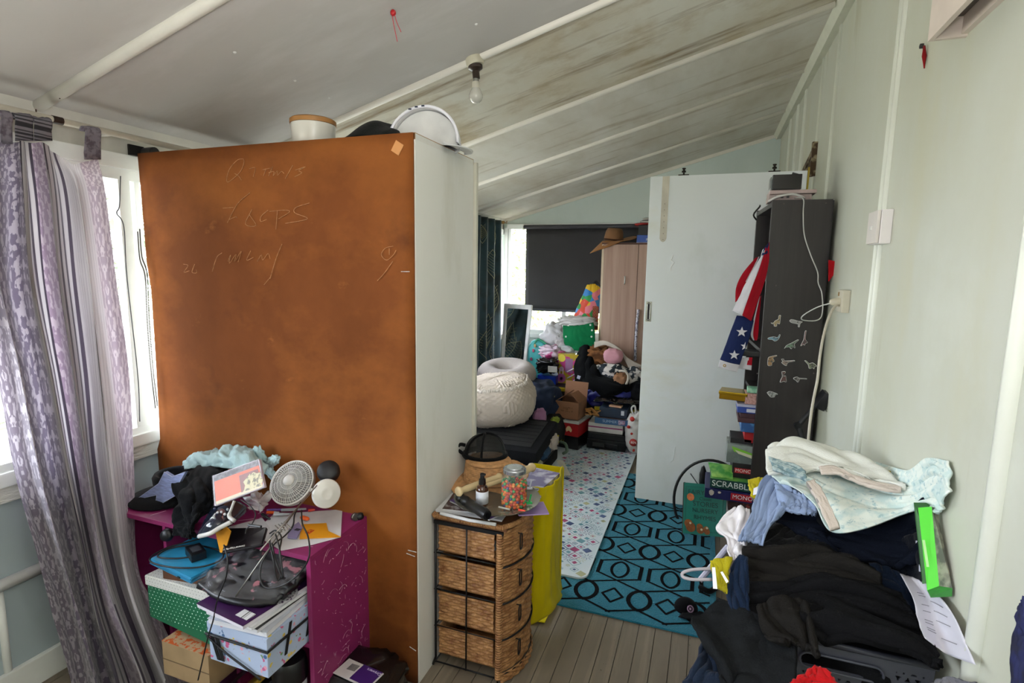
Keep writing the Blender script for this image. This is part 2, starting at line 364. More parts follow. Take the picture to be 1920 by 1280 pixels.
b = B(); b.span((-30, -20, -.75), (20, 40, -.7)); g = struct('ground', b, stained('a5a294', [('bcb9aa', (.6, .6, 1), .4, .7, 2), ('a09884', (.2, .2, 1), .55, .7, 5)], .9))
# neighbouring weatherboard gable whose boards show above the trees
t = thing('neighbouring_house', 'white weatherboard gable seen high through the left window', 'house')
for k in range(9):
    z0 = 2.02+k*.15; b = B(); b.slab([(-4.5, -.4, z0), (-4.5, 3.6, z0), (-4.47, 3.6, z0+.16), (-4.47, -.4, z0+.16)], (-1, 0, 0), .02); part('weatherboard', b, mat('eceee6', .6, var=.04), t)
b = B(); b.span((-4.6, -.4, 1.98), (-4.44, 3.6, 2.02)); part('eave_board', b, mat('c6c8c2', .6), t)
for y in (-.3, 3.5):
    b = B(); b.span((-4.62, y-.05, -.7), (-4.52, y+.05, 2.0)); part('post', b, mat('d8dad2', .6), t)
# ================================================================ wardrobe
t = thing('wardrobe', 'tall old wardrobe with chalked brown board back and pale side', 'wardrobe')
wx0, wx1, wy0, wy1, wz = -2.10, -.889, 1.552, 2.0, 1.89
m_side = stained('e6e5e0', [('ecebe6', (2, 2, 1), .45, .8, 2), ('cbc7b8', (3, 3, 1), .55, .85, 6)], .5)
m_back = stained('7a4420', [('613416', (1.6, 1, 1.2), .40, .66, 3), ('9e5e2a', (1.2, 1, 1.6), .46, .70, 9), ('3a221a', (2.6, 1, 2.4), .62, .90, 15), ('b0703a', (9, 1, 14), .66, .9, 1)], .85); nodes_of(m_back)[1].inputs['Specular IOR Level'].default_value = .15
b = B()
def backp(u, v):
    z = v*(wz-.005); lx = wx0+.006+.022*math.exp(-((z-1.35)/.10)**2)*0-.012*math.sin(v*3.1)
    if z > .74: lx = wx0+.012*math.sin((z-.74)*2.2)+(.03 if z < 1.36 else .03*math.exp(-((z-1.36)/.07)**2))*.5
    x = lx+(wx1-.004-lx)*u
    return Vector((x, wy0-.004-.004*math.sin(u*PI)*math.sin(v*7), z+.004))
b.grid(backp, 30, 40); o = part('back_board', b, m_back, t, 'stained brown hardboard back', True); solidify(o, .008)
b = B(); b.span((wx1-.022, wy0, 0), (wx1, wy1, wz), bev=.002); part('side_panel', b, m_side, t, 'pale painted side')
b = B(); b.span((wx0+.03, wy0, 0), (wx0+.052, wy1, wz)); part('side_panel', b, m_side, t)
b = B(); b.span((wx0+.03, wy0, wz-.02), (wx1, wy1, wz)); part('top_panel', b, mat('a5794b', .6), t)
b = B(); b.span((wx0+.03, wy0+.002, .06), (wx1-.02, wy1, .08)); part('bottom_panel', b, m_side, t)
for x0, x1 in ((wx0+.03, -1.50), (-1.495, wx1+.012)):
    b = B(); b.span((x0, wy1+.002, .05), (x1, wy1+.022, wz-.01), bev=.003); d = part('door', b, mat('d8d5c8', .4, var=.04), t)
    b = B(); b.lathe([(.0, 0), (.014, 0), (.008, .012), (.016, .022), (0, .03)], ((x0+x1)/2+(.26 if x0 < -1.6 else -.26), wy1+.022, 1.0), (0, 1, 0), 14); part('knob', b, mat('b8b8b0', .3, 1), d, smooth=True)
b = B(); c0 = at(745, 277, Y=wy0-.010); R45 = Matrix.Rotation(.55, 3, 'Y'); b.box(c0, (.032, .001, .036), R45); part('sticker', b, mat('c98a50', .6), t, 'small faded orange sticker')
# chalk scribbles: thin strokes on the back board (photo outline of each stroke)
def chalk(strokes, name='chalk_writing', c='b07e52', r=.0010):
    b = B()
    for s in strokes: b.tube(crv([at(x, y, Y=wy0-.0115) for x, y in s], max(4, len(s)*3)), r, 4)
    part(name, b, mat(c, .9, var=.4, sc=80), t)['kind'] = 'stuff'
Z = lambda pts: [(320+x/4, 290+y/4) for x, y in pts]
chalk([Z([(545, 30), (500, 40), (440, 110), (420, 190), (440, 200), (520, 130), (550, 60), (545, 30)]), Z([(480, 140), (510, 160), (530, 190)]), Z([(590, 105), (635, 98), (620, 165)]), Z([(690, 112), (750, 100)]), Z([(715, 110), (695, 160)]),
       Z([(765, 90), (735, 160)]), Z([(735, 135), (775, 125), (768, 158), (800, 120), (800, 155), (830, 125), (850, 140)]), Z([(915, 80), (860, 180)]), Z([(935, 115), (1010, 90), (960, 120), (985, 135), (930, 165)])])
chalk([Z([(595, 285), (500, 370), (425, 510)]), Z([(390, 400), (470, 395)]), Z([(440, 485), (490, 465), (495, 475)]), Z([(610, 410), (560, 520), (640, 530), (590, 450)]), Z([(730, 415), (680, 460), (675, 500), (720, 485)]), Z([(800, 420), (790, 560)]),
       Z([(740, 425), (860, 415), (890, 430), (810, 480)]), Z([(1040, 362), (940, 395), (930, 435), (1020, 470), (1000, 490), (860, 515)])])
chalk([Z([(385, 735), (345, 770), (312, 875)]), Z([(430, 800), (450, 750), (440, 815), (490, 745), (480, 800), (530, 720), (505, 805)]), Z([(600, 720), (570, 790), (620, 770)]), Z([(650, 800), (680, 750), (690, 790), (730, 740), (745, 780)]),
       Z([(835, 670), (790, 780), (745, 930)]), Z([(745, 920), (700, 975)]), Z([(95, 820), (130, 830), (100, 880), (140, 870)]), Z([(180, 820), (160, 880), (195, 885), (190, 860)])])
chalk([Z([(1670, 685), (1610, 700), (1580, 750), (1620, 790), (1670, 750), (1690, 715)]), Z([(1640, 700), (1640, 750)]), Z([(1665, 800), (1600, 890), (1550, 945)])])
chalk([[(765, 1031), (781, 1035)], [(762, 1037), (778, 1043)], [(752, 509), (768, 509)], [(768, 1212), (780, 1220)]], 'scratch', 'c8c8c4', .0012)
# ================================================================ sliding door leaning at the right wall
t = thing('sliding_door', 'tall pale sliding door standing loose between bookcase and clutter', 'door')
dy = 3.447; m_door = stained('e9eef0', [('eff3f4', (1.5, 1, 1), .45, .8, 3), ('d9dfdc', (3, 1, 2), .55, .85, 8), ('e0e0d4', (1, 1, 3), .6, .8, 4)], .45)
b = B(); b.span((-.372, dy, .005), (.468, dy+.036, 2.032), bev=.002); part('door_leaf', b, m_door, t)
for x in (-.183, .303):
    b = B(); b.span((x-.03, dy+.004, 2.033), (x+.03, dy+.03, 2.038)); h = part('hanger', b, mat('2c261f', .5, .6), t)
    b = B(); b.lathe([(.005, 0), (.005, .012), (.012, .013), (.012, .022), (.006, .023), (.006, .03), (.010, .031), (.010, .038), (0, .039)], (x, dy+.017, 2.038), seg=12); part('bolt', b, mat('2c261f', .5, .6), h, smooth=True, angle=40)
c0 = at(1216, 584, Y=dy-.002); b = B()
pts = [(c0.x+.011*math.cos(a)*(1), c0.z+.045*(1 if math.sin(a) > 0 else -1)+.011*math.sin(a)) for a in [2*PI*k/24 for k in range(24)]]
b.slab([(c0.x-.017, dy, c0.z-.062), (c0.x+.017, dy, c0.z-.062), (c0.x+.017, dy, c0.z+.062), (c0.x-.017, dy, c0.z+.062)], (0, -1, 0), .002); h = part('recessed_handle', b, mat('b9b9b4', .25, 1), t, 'chrome flush pull')
b = B(); b.slab([(p[0], dy-.002, p[1]) for p in pts], (0, -1, 0), .0006); part('finger_slot', b, mat('1c1d1f', .5), h)
b = B(); b.tube([(c0.x+.0085*math.cos(a), dy-.0022, c0.z+(.042 if math.sin(a) > 0 else -.042)+.0085*math.sin(a)) for a in [2*PI*k/24 for k in range(24)]], .0022, 6, closed=True); part('slot_rim', b, mat('c8c8c4', .25, 1), h, smooth=True)
b = B(); c1 = at(1243, 450, Y=dy); b.slab([(c1.x-.02, dy, c1.z+.01), (c1.x-.012, dy, c1.z-.006), (c1.x, dy, c1.z-.012), (c1.x+.012, dy, c1.z-.006), (c1.x+.02, dy, c1.z+.01), (c1.x+.02, dy, 2.03), (c1.x-.02, dy, 2.03)], (0, -1, 0), .0015)
p_ = part('tape_strip', b, mat('cdc7b8', .5), t, 'cream strip with a row of holes')
b = B()
for k in range(7): b.lathe([(.0025, 0), (.0025, .0006), (0, .0006)], (c1.x, dy-.0015, 1.66+k*.035), (0, -1, 0), 8)
part('hole', b, mat('6f6a5f', .8), p_)
b = B(); b.tube([at(1262+dx, yy, Y=dy-.001) for dx, yy in ((0, 478), (-4, 488), (2, 492), (-4, 500), (-5, 508))], .003, 5); part('paint_chip', b, mat('f2f4f2', .6), t)
b = B(); b.span((.470, dy, .1), (.478, dy+.02, 2.05)); part('edge_strip', b, mat('a8901c', .5), t, 'mustard yellow edge strip')
b = B(); b.tube([at(1266, 838, Y=dy-.001), at(1262, 862, Y=dy-.001), at(1257, 866, Y=dy-.001)], .002, 5); part('scuff', b, mat('dfe5e5', .6), t)
# ================================================================ curtain at the near left window
def uvgrid(o, nu, nv, us=1, vs=1):
    me = o.data; uv = me.uv_layers.new(name='UVMap'); k = nu+1
    for l in me.loops:
        i = l.vertex_index; uv.data[l.index].uv = ((i % k)/nu*us, (i//k)/nv*vs)
def M_(n, op, a, b=None, c=None):
    x = n.nodes.new('ShaderNodeMath'); x.operation = op
    for k, v in enumerate((a, b, c)):
        if v is None: continue
        if isinstance(v, (int, float)): x.inputs[k].default_value = v
        else: n.links.new(v, x.inputs[k])
    return x.outputs[0]
def mixc(n, f, a, b):
    x = n.nodes.new('ShaderNodeMix'); x.data_type = 'RGBA'
    if isinstance(f, (int, float)): x.inputs[0].default_value = f
    else: n.links.new(f, x.inputs[0])
    for k, v in ((6, a), (7, b)):
        if isinstance(v, str): x.inputs[k].default_value = lin(v)
        else: n.links.new(v, x.inputs[k])
    return x.outputs[2]
def uvnodes(n):
    t = n.nodes.new('ShaderNodeUVMap'); s = n.nodes.new('ShaderNodeSeparateXYZ'); n.links.new(t.outputs[0], s.inputs[0]); return s.outputs[0], s.outputs[1]
def comb(n, x, y, z=0):
    c = n.nodes.new('ShaderNodeCombineXYZ')
    for k, v in enumerate((x, y, z)):
        if isinstance(v, (int, float)): c.inputs[k].default_value = v
        else: n.links.new(v, c.inputs[k])
    return c.outputs[0]
def rng_(n, x, lo, hi):
    r = n.nodes.new('ShaderNodeMapRange'); r.inputs[1].default_value = lo; r.inputs[2].default_value = hi; n.links.new(x, r.inputs[0]); return r.outputs[0]
def noi(n, vec, sc, det=2, rough=.5):
    x = n.nodes.new('ShaderNodeTexNoise'); x.inputs['Scale'].default_value = sc; x.inputs['Detail'].default_value = det; x.inputs['Roughness'].default_value = rough
    n.links.new(vec, x.inputs['Vector']); return x.outputs['Fac']
def curtain_mat():
    m = bpy.data.materials.new('procedural'); m.use_nodes = True; n, b = nodes_of(m); u, v = uvnodes(n)
    # mirrored motif coordinates give the damask its symmetry
    mu = M_(n, 'ABSOLUTE', M_(n, 'SUBTRACT', M_(n, 'FRACT', M_(n, 'MULTIPLY', u, 6)), .5)); mv = M_(n, 'FRACT', M_(n, 'MULTIPLY', v, 9))
    q = noi(n, comb(n, M_(n, 'MULTIPLY', mu, 1.5), mv, 0), 7, 2, .5)
    dm = rng_(n, q, .50, .53)
    def band(a, c): return M_(n, 'MULTIPLY', M_(n, 'GREATER_THAN', u, a), M_(n, 'LESS_THAN', u, c))
    damask = mixc(n, dm, '857d88', 'c9c2c9')
    dark = mixc(n, dm, '5f5866', 'a59da6')
    col = mixc(n, band(.20, .33), damask, dark)
    st = M_(n, 'GREATER_THAN', M_(n, 'FRACT', M_(n, 'MULTIPLY', u, 34)), .62)
    col = mixc(n, band(.36, .50), col, mixc(n, st, 'bcb7b8', '2c292f'))
    col = mixc(n, band(.50, .57), col, mixc(n, dm, '9c889c', 'c2b3c0'))
    col = mixc(n, band(.57, .72), col, mixc(n, st, 'b2adb0', '2c292f'))
    thin = M_(n, 'GREATER_THAN', M_(n, 'FRACT', M_(n, 'MULTIPLY', u, 70)), .9)
    col = mixc(n, band(.72, .87), col, mixc(n, thin, 'c9c4c6', '8a858b'))
    col = mixc(n, band(.87, 1.01), col, mixc(n, dm, 'a0929c', 'c9bdc4'))
    low = noi(n, comb(n, u, M_(n, 'MULTIPLY', v, .6), 3), 3, 2); col = mixc(n, M_(n, 'MULTIPLY', low, .22), col, '9d86ab')
    n.links.new(col, b.inputs['Base Color']); b.inputs['Roughness'].default_value = .55; b.inputs['Sheen Weight'].default_value = .3
    tr = n.nodes.new('ShaderNodeBsdfTranslucent'); n.links.new(col, tr.inputs[0]); ms = n.nodes.new('ShaderNodeMixShader'); ms.inputs[0].default_value = .30
    out = n.nodes['Material Output']; n.links.new(b.outputs[0], ms.inputs[1]); n.links.new(tr.outputs[0], ms.inputs[2]); n.links.new(ms.outputs[0], out.inputs[0]); return m
cur = thing('tab_top_curtain', 'grey and lilac striped damask curtain on tabs at the near left window', 'curtain')
def crow(y, xs, Xs): return [at(x, y+dy_, X=X) for (x, dy_), X in zip(xs, Xs)]
rows = [
 crow(268, [(-70, 0), (-35, -2), (-5, 0), (22, -2), (40, -6), (60, 0), (80, -2), (105, 18), (130, 36), (160, 36), (187, 28)], [-2.0, -2.05, -2.0, -2.06, -2.0, -2.04, -2.0, -2.05, -2.05, -2.04, -2.05]),
 crow(360, [(-80, 0), (-45, 0), (-5, 0), (25, 0), (48, 0), (70, 0), (95, 0), (125, 0), (150, 0), (175, 0), (197, 0)], [-1.99, -2.07, -1.98, -2.06, -1.97, -2.06, -1.98, -2.05, -1.99, -2.05, -2.03]),
 crow(520, [(-75, 0), (-40, 0), (0, 0), (32, 0), (60, 0), (85, 0), (112, 0), (142, 0), (172, 0), (197, 0), (217, 0)], [-1.99, -2.07, -1.97, -2.06, -1.96, -2.06, -1.97, -2.03, -1.98, -2.05, -2.03]),
 crow(700, [(-10, 0), (12, 0), (40, 0), (68, 0), (95, 0), (115, 0), (138, 0), (163, 0), (190, 0), (220, 0), (242, 0)], [-2.04, -2.06, -1.96, -2.05, -1.95, -2.06, -1.94, -2.03, -1.95, -2.04, -2.02]),
 crow(880, [(25, 0), (45, 0), (75, 0), (103, 0), (128, 0), (142, 0), (163, 0), (180, 0), (205, 0), (235, 0), (252, 0)], [-2.03, -2.05, -1.93, -2.04, -1.93, -2.04, -1.86, -1.97, -1.88, -1.93, -1.97]),
 crow(1040, [(72, 0), (92, 0), (115, 0), (140, 0), (160, 0), (172, 0), (188, 0), (208, 0), (228, 0), (246, 0), (258, 0)], [-2.0, -2.02, -1.9, -2.0, -1.9, -1.95, -1.82, -1.9, -1.8, -1.86, -1.88]),
 crow(1150, [(105, 0), (125, 0), (145, 0), (165, 0), (182, 0), (198, 0), (218, 0), (238, 0), (258, 0), (278, 0), (292, 0)], [-1.97, -2.0, -1.86, -1.95, -1.83, -1.87, -1.75, -1.81, -1.71, -1.77, -1.74]),
 crow(1285, [(140, 0), (158, 0), (180, 0), (202, 0), (222, 0), (245, 0), (268, 0), (290, 0), (312, 0), (332, 0), (350, 0)], [-1.93, -1.95, -1.8, -1.88, -1.72, -1.8, -1.68, -1.74, -1.63, -1.68, -1.65])]
rows.append([p+Vector((.02, -.02, -.06)) for p in rows[-1]])
nu, nv = 110, 120; b = sheet(rows, nu, nv, amp=.016, fu=7, fv=1.2, seed=3, fine=.2)
o = part('panel', b, curtain_mat(), cur, smooth=True); uvgrid(o, nu, nv)
m_tab = mat('77727a', .8, c2='2c2a2f', sc=9, stretch=(.1, .1, 14), mask=(.48, .54)); m_tab2 = mat('7d7680', .9, c2='5a525c', sc=60)
for (x0, x1, y1, mm) in ((-70, -45, 262, m_tab2), (-2, 21, 268, m_tab2), (26, 60, 262, m_tab), (62, 96, 262, m_tab), (157, 187, 297, m_tab2)):
    yt = 210+x0*.185
    rr = [[at(x0+(x1-x0)*k/3, yt+k*1.2, X=-2.02), at(x0+(x1-x0)*k/3+1, (yt+y1)/2, X=-2.03), at(x0+(x1-x0)*k/3+2, y1+2, X=-2.04)] for k in range(4)]
    rr2 = [[p[0]+Vector((-.022, 0, -.01)), p[0]+Vector((-.012, 0, .006)), p[0]+Vector((.004, 0, -.006)), p[1], p[2]] for p in rr]
    b = sheet(rr2, 10, 8, amp=.004, fu=2, fv=2, seed=x0); o = part('tab', b, mm, cur, smooth=True); solidify(o, .002)
rod = thing('curtain_rod', 'thin cream rail holding the striped curtain along the left wall', 'curtain rod')
b = B(); b.tube([(-2.055, -1.6, 1.935), (-2.055, 3.9, 1.935)], .011, 10); part('tube', b, mat('b9b1a2', .5), rod, smooth=True)
for y in (1.17, 1.42, 2.9):
    b = B(); b.span((-2.15, y-.01, 1.925), (-2.05, y+.01, 1.945), bev=.003); part('bracket', b, mat('5b3a1e' if y == 1.17 else 'cfcac0', .5), rod)
b = B(); b.lathe([(0, 0), (.013, 0), (.013, .03), (0, .03)], (-2.055, 1.235, 1.935), (0, 1, 0), 12); part('end_cap', b, mat('2a1a12', .5), rod, smooth=True, angle=40)
t = thing('blind_bracket', 'black metal blind bracket on the board beside the wardrobe top', 'bracket')
c0 = at(250, 283, X=-2.14); b = B(); b.span((-2.13, c0.y-.03, c0.z-.02), (-2.12, c0.y+.03, c0.z+.02), bev=.002); part('plate', b, mat('1e1c1b', .5, .5), t)
b = B(); b.lathe([(0, 0), (.022, 0), (.022, .05), (0, .05)], (-2.12, c0.y+.035, c0.z-.004), (1, 0, 0), 16); part('drum', b, mat('2b2928', .5), t, smooth=True, angle=40)
b = B(); P = [at(x, y, Y=wy0-.03) for x, y in ((262, 430), (266, 480), (276, 515), (280, 600), (287, 690), (295, 760))]
for k, p in enumerate(crv(P, 150)): b.blob(p, (.0028,)*3, nu=5, nv=4, amp=0)
for k, p in enumerate(crv([q+Vector((-.012, 0, -.01)) for q in P], 150)): b.blob(p, (.0028,)*3, nu=5, nv=4, amp=0)
one('bead_chain', b, mat('4a443e', .4, .5), 'looped bead chain hanging down the left edge of the wardrobe', 'blind chain')['kind'] = 'stuff'
b = B(); b.tube(crv([at(x, y, X=-2.12) for x, y in ((226, 330), (224, 385), (219, 400), (232, 425), (238, 520), (258, 700), (262, 790))], 40), .002, 5)
one('window_cord', b, mat('4a4a4c', .7), 'thin dark cord hanging against the left window frame', 'cord', smooth=True)
# ================================================================ on top of the wardrobe
t = thing('canister', 'white canister with bamboo lid on top of the wardrobe', 'canister')
c0 = (-1.395, 1.70, wz); b = B(); b.lathe([(0, 0), (.066, 0), (.074, .01), (.078, .085), (.078, .09), (0, .09)], c0, seg=40); part('body', b, mat('d9d6cc', .3, var=.02), t, smooth=True, angle=40)
b = B(); b.lathe([(0, 0), (.081, 0), (.081, .014), (.074, .019), (0, .019)], (c0[0], c0[1], wz+.091), seg=40); l = part('lid', b, mat('a8763f', .5, sc=5, stretch=(8, 1, 1)), t, smooth=True, angle=40)
b = B(); b.lathe([(0, 0), (.012, 0), (.012, .012), (0, .014)], (c0[0], c0[1], wz+.11), seg=16); part('knob', b, mat('a8763f', .5), l, smooth=True, angle=40)
b = B()
def lump(u, v):
    x = -1.33+u*.31; y = 1.60+v*.30; e = max(0, 1-abs(v*2-1)**2.5)
    h = (.022*math.exp(-((u-.08)/.1)**2)+.088*math.exp(-((u-.62)/.24)**2)+.03*math.exp(-((u-.95)/.2)**2))*e*(1-max(0, u-.9)*9)
    return Vector((x, y, wz+.004+max(0, h)+.006*noise.noise(Vector((u*7, v*6, 1)))*e))
b.grid(lump, 40, 24); o = one('folded_cloth', b, fabric('0d0f0d'), 'black cloth lying in a peak on the wardrobe top', 'cloth', smooth=True, solid=.004)
t = thing('hard_hat', 'white hard hat lying on its side at the wardrobe corner', 'helmet')
hc = Vector((-.952, 1.71, wz+.002)); ex = Vector((1, .12, 0)).normalized(); ey = Vector((.12, -1, .10)).normalized(); ez = Vector((0, .10, 1)).normalized()
def hat(u, v):
    ph = u*PI; th = v*PI/2; r = .128; return hc+ex*(math.cos(ph)*math.sin(th)*r)+ez*(math.sin(ph)*math.sin(th)*r*.98)-ey*(math.cos(th)*r*1.15)
b = B(); b.grid(hat, 40, 16); o = part('shell', b, mat('e0e0e2', .25, var=.02, coat=.3), t, smooth=True); solidify(o, .005)
b = B(); b.tube([hc+ex*math.cos(a)*.128+ez*math.sin(a)*.1255+ey*.002 for a in [PI*k/30 for k in range(31)]], .0055, 8); part('rim', b, mat('e6e6ee', .3, var=.02), t, smooth=True)
b = B(); b.slab([hc+ex*math.cos(a)*.120+ez*(math.sin(a)*.118+.001)-ey*.02 for a in [PI*k/20 for k in range(21)]], -ey, .004); part('inner_face', b, mat('d6d6d4', .4), t)
for k in range(3):
    a = PI*(.62-.06*k); b = B(); b.box(hc+ex*math.cos(a)*.1275+ez*math.sin(a)*.125+ey*.008, (.010, .004, .004), frame3(ex, ey)); part('vent_slot', b, mat('222840', .6), t)
b = B()
def peak(u, v):
    y = -.06+u*.17; return Vector((-.872+(.060)*v*(math.sin(u*PI)**.4), hc.y+y+.06, wz+.004-.010*v))
b.grid(peak, 24, 8); o = part('brim', b, mat('e0e0e2', .25, var=.02), t, smooth=True); solidify(o, .004)
# ================================================================ magenta bookcase beside the wardrobe
mg = stained('8f2862', [('7c1f52', (3, 3, 3), .4, .8, 2), ('c9a0b4', (60, 16, 26), .68, .74, 5), ('e0c4cf', (9, 40, 60), .735, .78, 8)], .45)
ps = thing('bookcase', 'low magenta painted bookcase with scratches against the wardrobe back', 'bookcase')
def pspan(nm, a, c): b = B(); b.span(a, c, bev=.0015); return part(nm, b, mg, ps)
pspan('top_panel', (-2.02, 1.25, .584), (-1.089, 1.545, .60)); pspan('side_panel', (-1.105, 1.2505, 0), (-1.0885, 1.5445, .5845)); pspan('side_panel', (-2.02, 1.25, 0), (-2.004, 1.545, .583))
pspan('divider', (-1.412, 1.252, 0), (-1.398, 1.54, .583)); pspan('divider', (-1.712, 1.252, 0), (-1.698, 1.54, .583))
pspan('shelf', (-1.397, 1.253, .290), (-1.106, 1.54, .304)); pspan('shelf', (-1.697, 1.253, .290), (-1.413, 1.54, .304)); pspan('shelf', (-2.003, 1.253, .290), (-1.713, 1.54, .304))
pspan('bottom_panel', (-2.003, 1.253, .012), (-1.106, 1.54, .026)); b = B(); b.span((-2.0, 1.541, .02), (-1.106, 1.5445, .58)); part('back_panel', b, mat('5a1a3e', .7), ps)
random.seed(5); b = B()
for k in range(170):
    y = random.uniform(1.26, 1.53); z = random.uniform(.03, .575); a = random.gauss(.9, .9); L = random.choice((.002, .003, .003, .004, .006, .009, .015, .04)); n_ = 5; cv = random.uniform(-8, 8)*L
    P = [Vector((-1.0883, y+math.cos(a+cv*i)*L*i/n_, z+math.sin(a+cv*i)*L*i/n_)) for i in range(n_+1)]
    P = [p for p in P if 1.255 < p.y < 1.54 and .01 < p.z < .582]
    if len(P) > 1: b.tube(P, random.choice((.0003, .0005, .0006)) if L > .005 else random.choice((.0006, .001, .0014)), 4)
for k in range(40):
    x = random.uniform(-1.9, -1.1); y = random.uniform(1.255, 1.5); a = random.gauss(.3, .5); L = random.choice((.01, .02, .05))
    b.tube([(x, y, .6002), (x+math.cos(a)*L, min(1.54, y+math.sin(a)*L), .6002)], random.choice((.0005, .001)), 4)
part('paint_scratches', b, mat('c8a9b8', .7), ps)['kind'] = 'stuff'
zt = .602
# star
t = thing('star_ornament', 'pale blue denim star leaning on the magenta bookcase', 'ornament'); sc_ = at(308, 930, Y=1.40)
q4 = lambda x, y, Y: at(240+x*.3594, 820+y*.3594, Y=Y)
st = [(190, 180), (230, 205), (300, 178), (262, 245), (250, 300), (140, 366), (150, 300), (40, 325), (160, 240)]
b = B(); P = [q4(x, y, 1.33) for x, y in st]; b.slab(P, (0, 1, 0), .012); part('body', b, mat('8f9bc9', .7, var=.25, sc=40, stretch=(1, 1, 5)), t)
b = B(); b.tube(P, .0016, 5, closed=True); part('edge', b, mat('b9c2e2', .6), t, smooth=True)
# black hat upside down at the far left
t = thing('upturned_hat', 'black round brimmed hat at the left end of the magenta bookcase', 'hat'); hc2 = Vector((-1.87, 1.40, zt))
b = B(); b.lathe([(0, .012), (.05, .01), (.075, .02), (.125, .012), (.128, .004), (.07, 0), (0, 0)], hc2, seg=36); part('brim', b, fabric('101013'), t, smooth=True)
b = B(); b.lathe([(.05, .015), (.068, .03), (.072, .075), (.064, .088), (.05, .080), (.045, .03), (0, .025)], hc2+Vector((-.0, .03, 0)), seg=36); part('crown', b, fabric('16161a'), t, smooth=True)
# black velvet garment over the edge
def q(x, y, Y): return at(240+x*.3594, 820+y*.3594, Y=Y)
rows = [[q(300, 190, 1.46), q(380, 150, 1.47), q(460, 142, 1.48), q(528, 150, 1.48)],
        [q(250, 225, 1.38), q(340, 190, 1.36), q(430, 200, 1.35), q(500, 210, 1.36)],
        [q(238, 280, 1.30), q(330, 270, 1.27), q(410, 290, 1.28), q(455, 300, 1.3)],
        [q(250, 350, 1.25), q(320, 350, 1.22), q(390, 360, 1.24), q(445, 375, 1.26)],
        [q(228, 420, 1.235), q(290, 430, 1.20), q(350, 430, 1.20), q(368, 440, 1.23)],
        [q(228, 470, 1.235), q(280, 480, 1.19), q(330, 490, 1.19), q(360, 490, 1.22)],
        [q(238, 510, 1.235), q(285, 530, 1.20), q(320, 530, 1.20), q(352, 520, 1.22)]]
b = sheet(rows, 50, 70, amp=.022, fu=4, fv=5, seed=11); one('velvet_top', b, fabric('07080b', sheen=.03), 'black velvet garment hanging over the magenta bookcase edge', 'clothing', smooth=True, solid=.006)
# pale blue bundle with a bow
t = thing('fabric_bundle', 'pale mint blue gathered cloth heaped at the back of the bookcase', 'clothing')
rows = [[q(300, 175, 1.50), q(330, 165, 1.46), q(420, 150, 1.44), q(520, 160, 1.42), q(620, 170, 1.42), q(700, 210, 1.44)],
        [q(305, 140, 1.51), q(350, 110, 1.48), q(430, 110, 1.44), q(520, 105, 1.44), q(620, 110, 1.44), q(720, 170, 1.46)],
        [q(325, 110, 1.53), q(370, 92, 1.51), q(440, 80, 1.50), q(510, 58, 1.49), q(620, 70, 1.50), q(700, 130, 1.51)],
        [q(335, 112, 1.54), q(380, 95, 1.54), q(450, 85, 1.54), q(510, 65, 1.54), q(620, 80, 1.54), q(700, 150, 1.54)]]
m_mint = fabric('a9c3c6'); b = sheet(rows, 70, 40, amp=.022, fu=9, fv=2.5, seed=5); o = part('body', b, m_mint, t, smooth=True); solidify(o, .004)
for k, (x, y, a, L) in enumerate(((690, 90, 2.2, .035), (760, 120, .5, .032), (740, 180, -.8, .032), (700, 165, -2.2, .03))):
    c = q(x, y, 1.50); b = B(); R = Matrix.Rotation(-a, 3, 'Y'); b.blob(c, (L, .012, L*.55), R, amp=.5, fr=3, seed=k); part('bow_loop', b, m_mint, t, smooth=True)
# compact disc case with orange cover
t = thing('disc_case', 'clear disc case with orange cover and sketched face', 'disc case'); A, Bq, C, D = q(440, 200, 1.28), q(683, 112, 1.30), q(712, 258, 1.26), q(452, 358, 1.235)
nn = (Bq-A).cross(D-A).normalized(); nn = nn if nn.y > 0 else -nn
def lerp4(u, v, off=0): return (A*(1-u)+Bq*u)*(1-v)+(D*(1-u)+C*u)*v-nn*off
def pan(nm, u0, v0, u1, v1, c, off, **k): b = B(); b.slab([lerp4(u0, v0, off), lerp4(u1, v0, off), lerp4(u1, v1, off), lerp4(u0, v1, off)], -nn, .0004); return part(nm, b, mat(c, **k), t)
b = B(); b.slab([A, Bq, C, D], nn, .010, bev=.001); part('tray', b, mat('b9aab5', .2, var=.1), t); pan('cover_sheet', .02, .02, .98, .98, '5a555a', .0004, rough=.6, c2='7c767c', sc=90, mask=(.4, .6)); pan('orange_band', .04, .22, .98, .90, 'e2653f', .0009, rough=.6)
pan('paper_strip', .04, .88, .98, .98, 'cdbd9c', .0013, rough=.5); pan('portrait_ground', .56, .32, .95, .90, '7d3a2e', .0013, rough=.5)
b = B(); b.prism([(0, 0), (.01, .018), (.004, .032), (.018, .04), (.03, .05), (.05, .052), (.062, .044), (.078, .046), (.075, .03), (.082, .018), (.072, .0)], lerp4(.60, .90, .0018), Bq-A, A-D, .0004); part('portrait', b, mat('c9bd92', .6, c2='6d6250', sc=60, mask=(.5, .56)), t)
pan('gloss_sheet', .0, .0, 1, 1, 'f0f0f4', .0026, rough=.35, alpha=.06)
text('2:50 LEAD', lerp4(.42, .12, .0012), Bq-A, A-D, .014, mat('5a5258', .6), t)
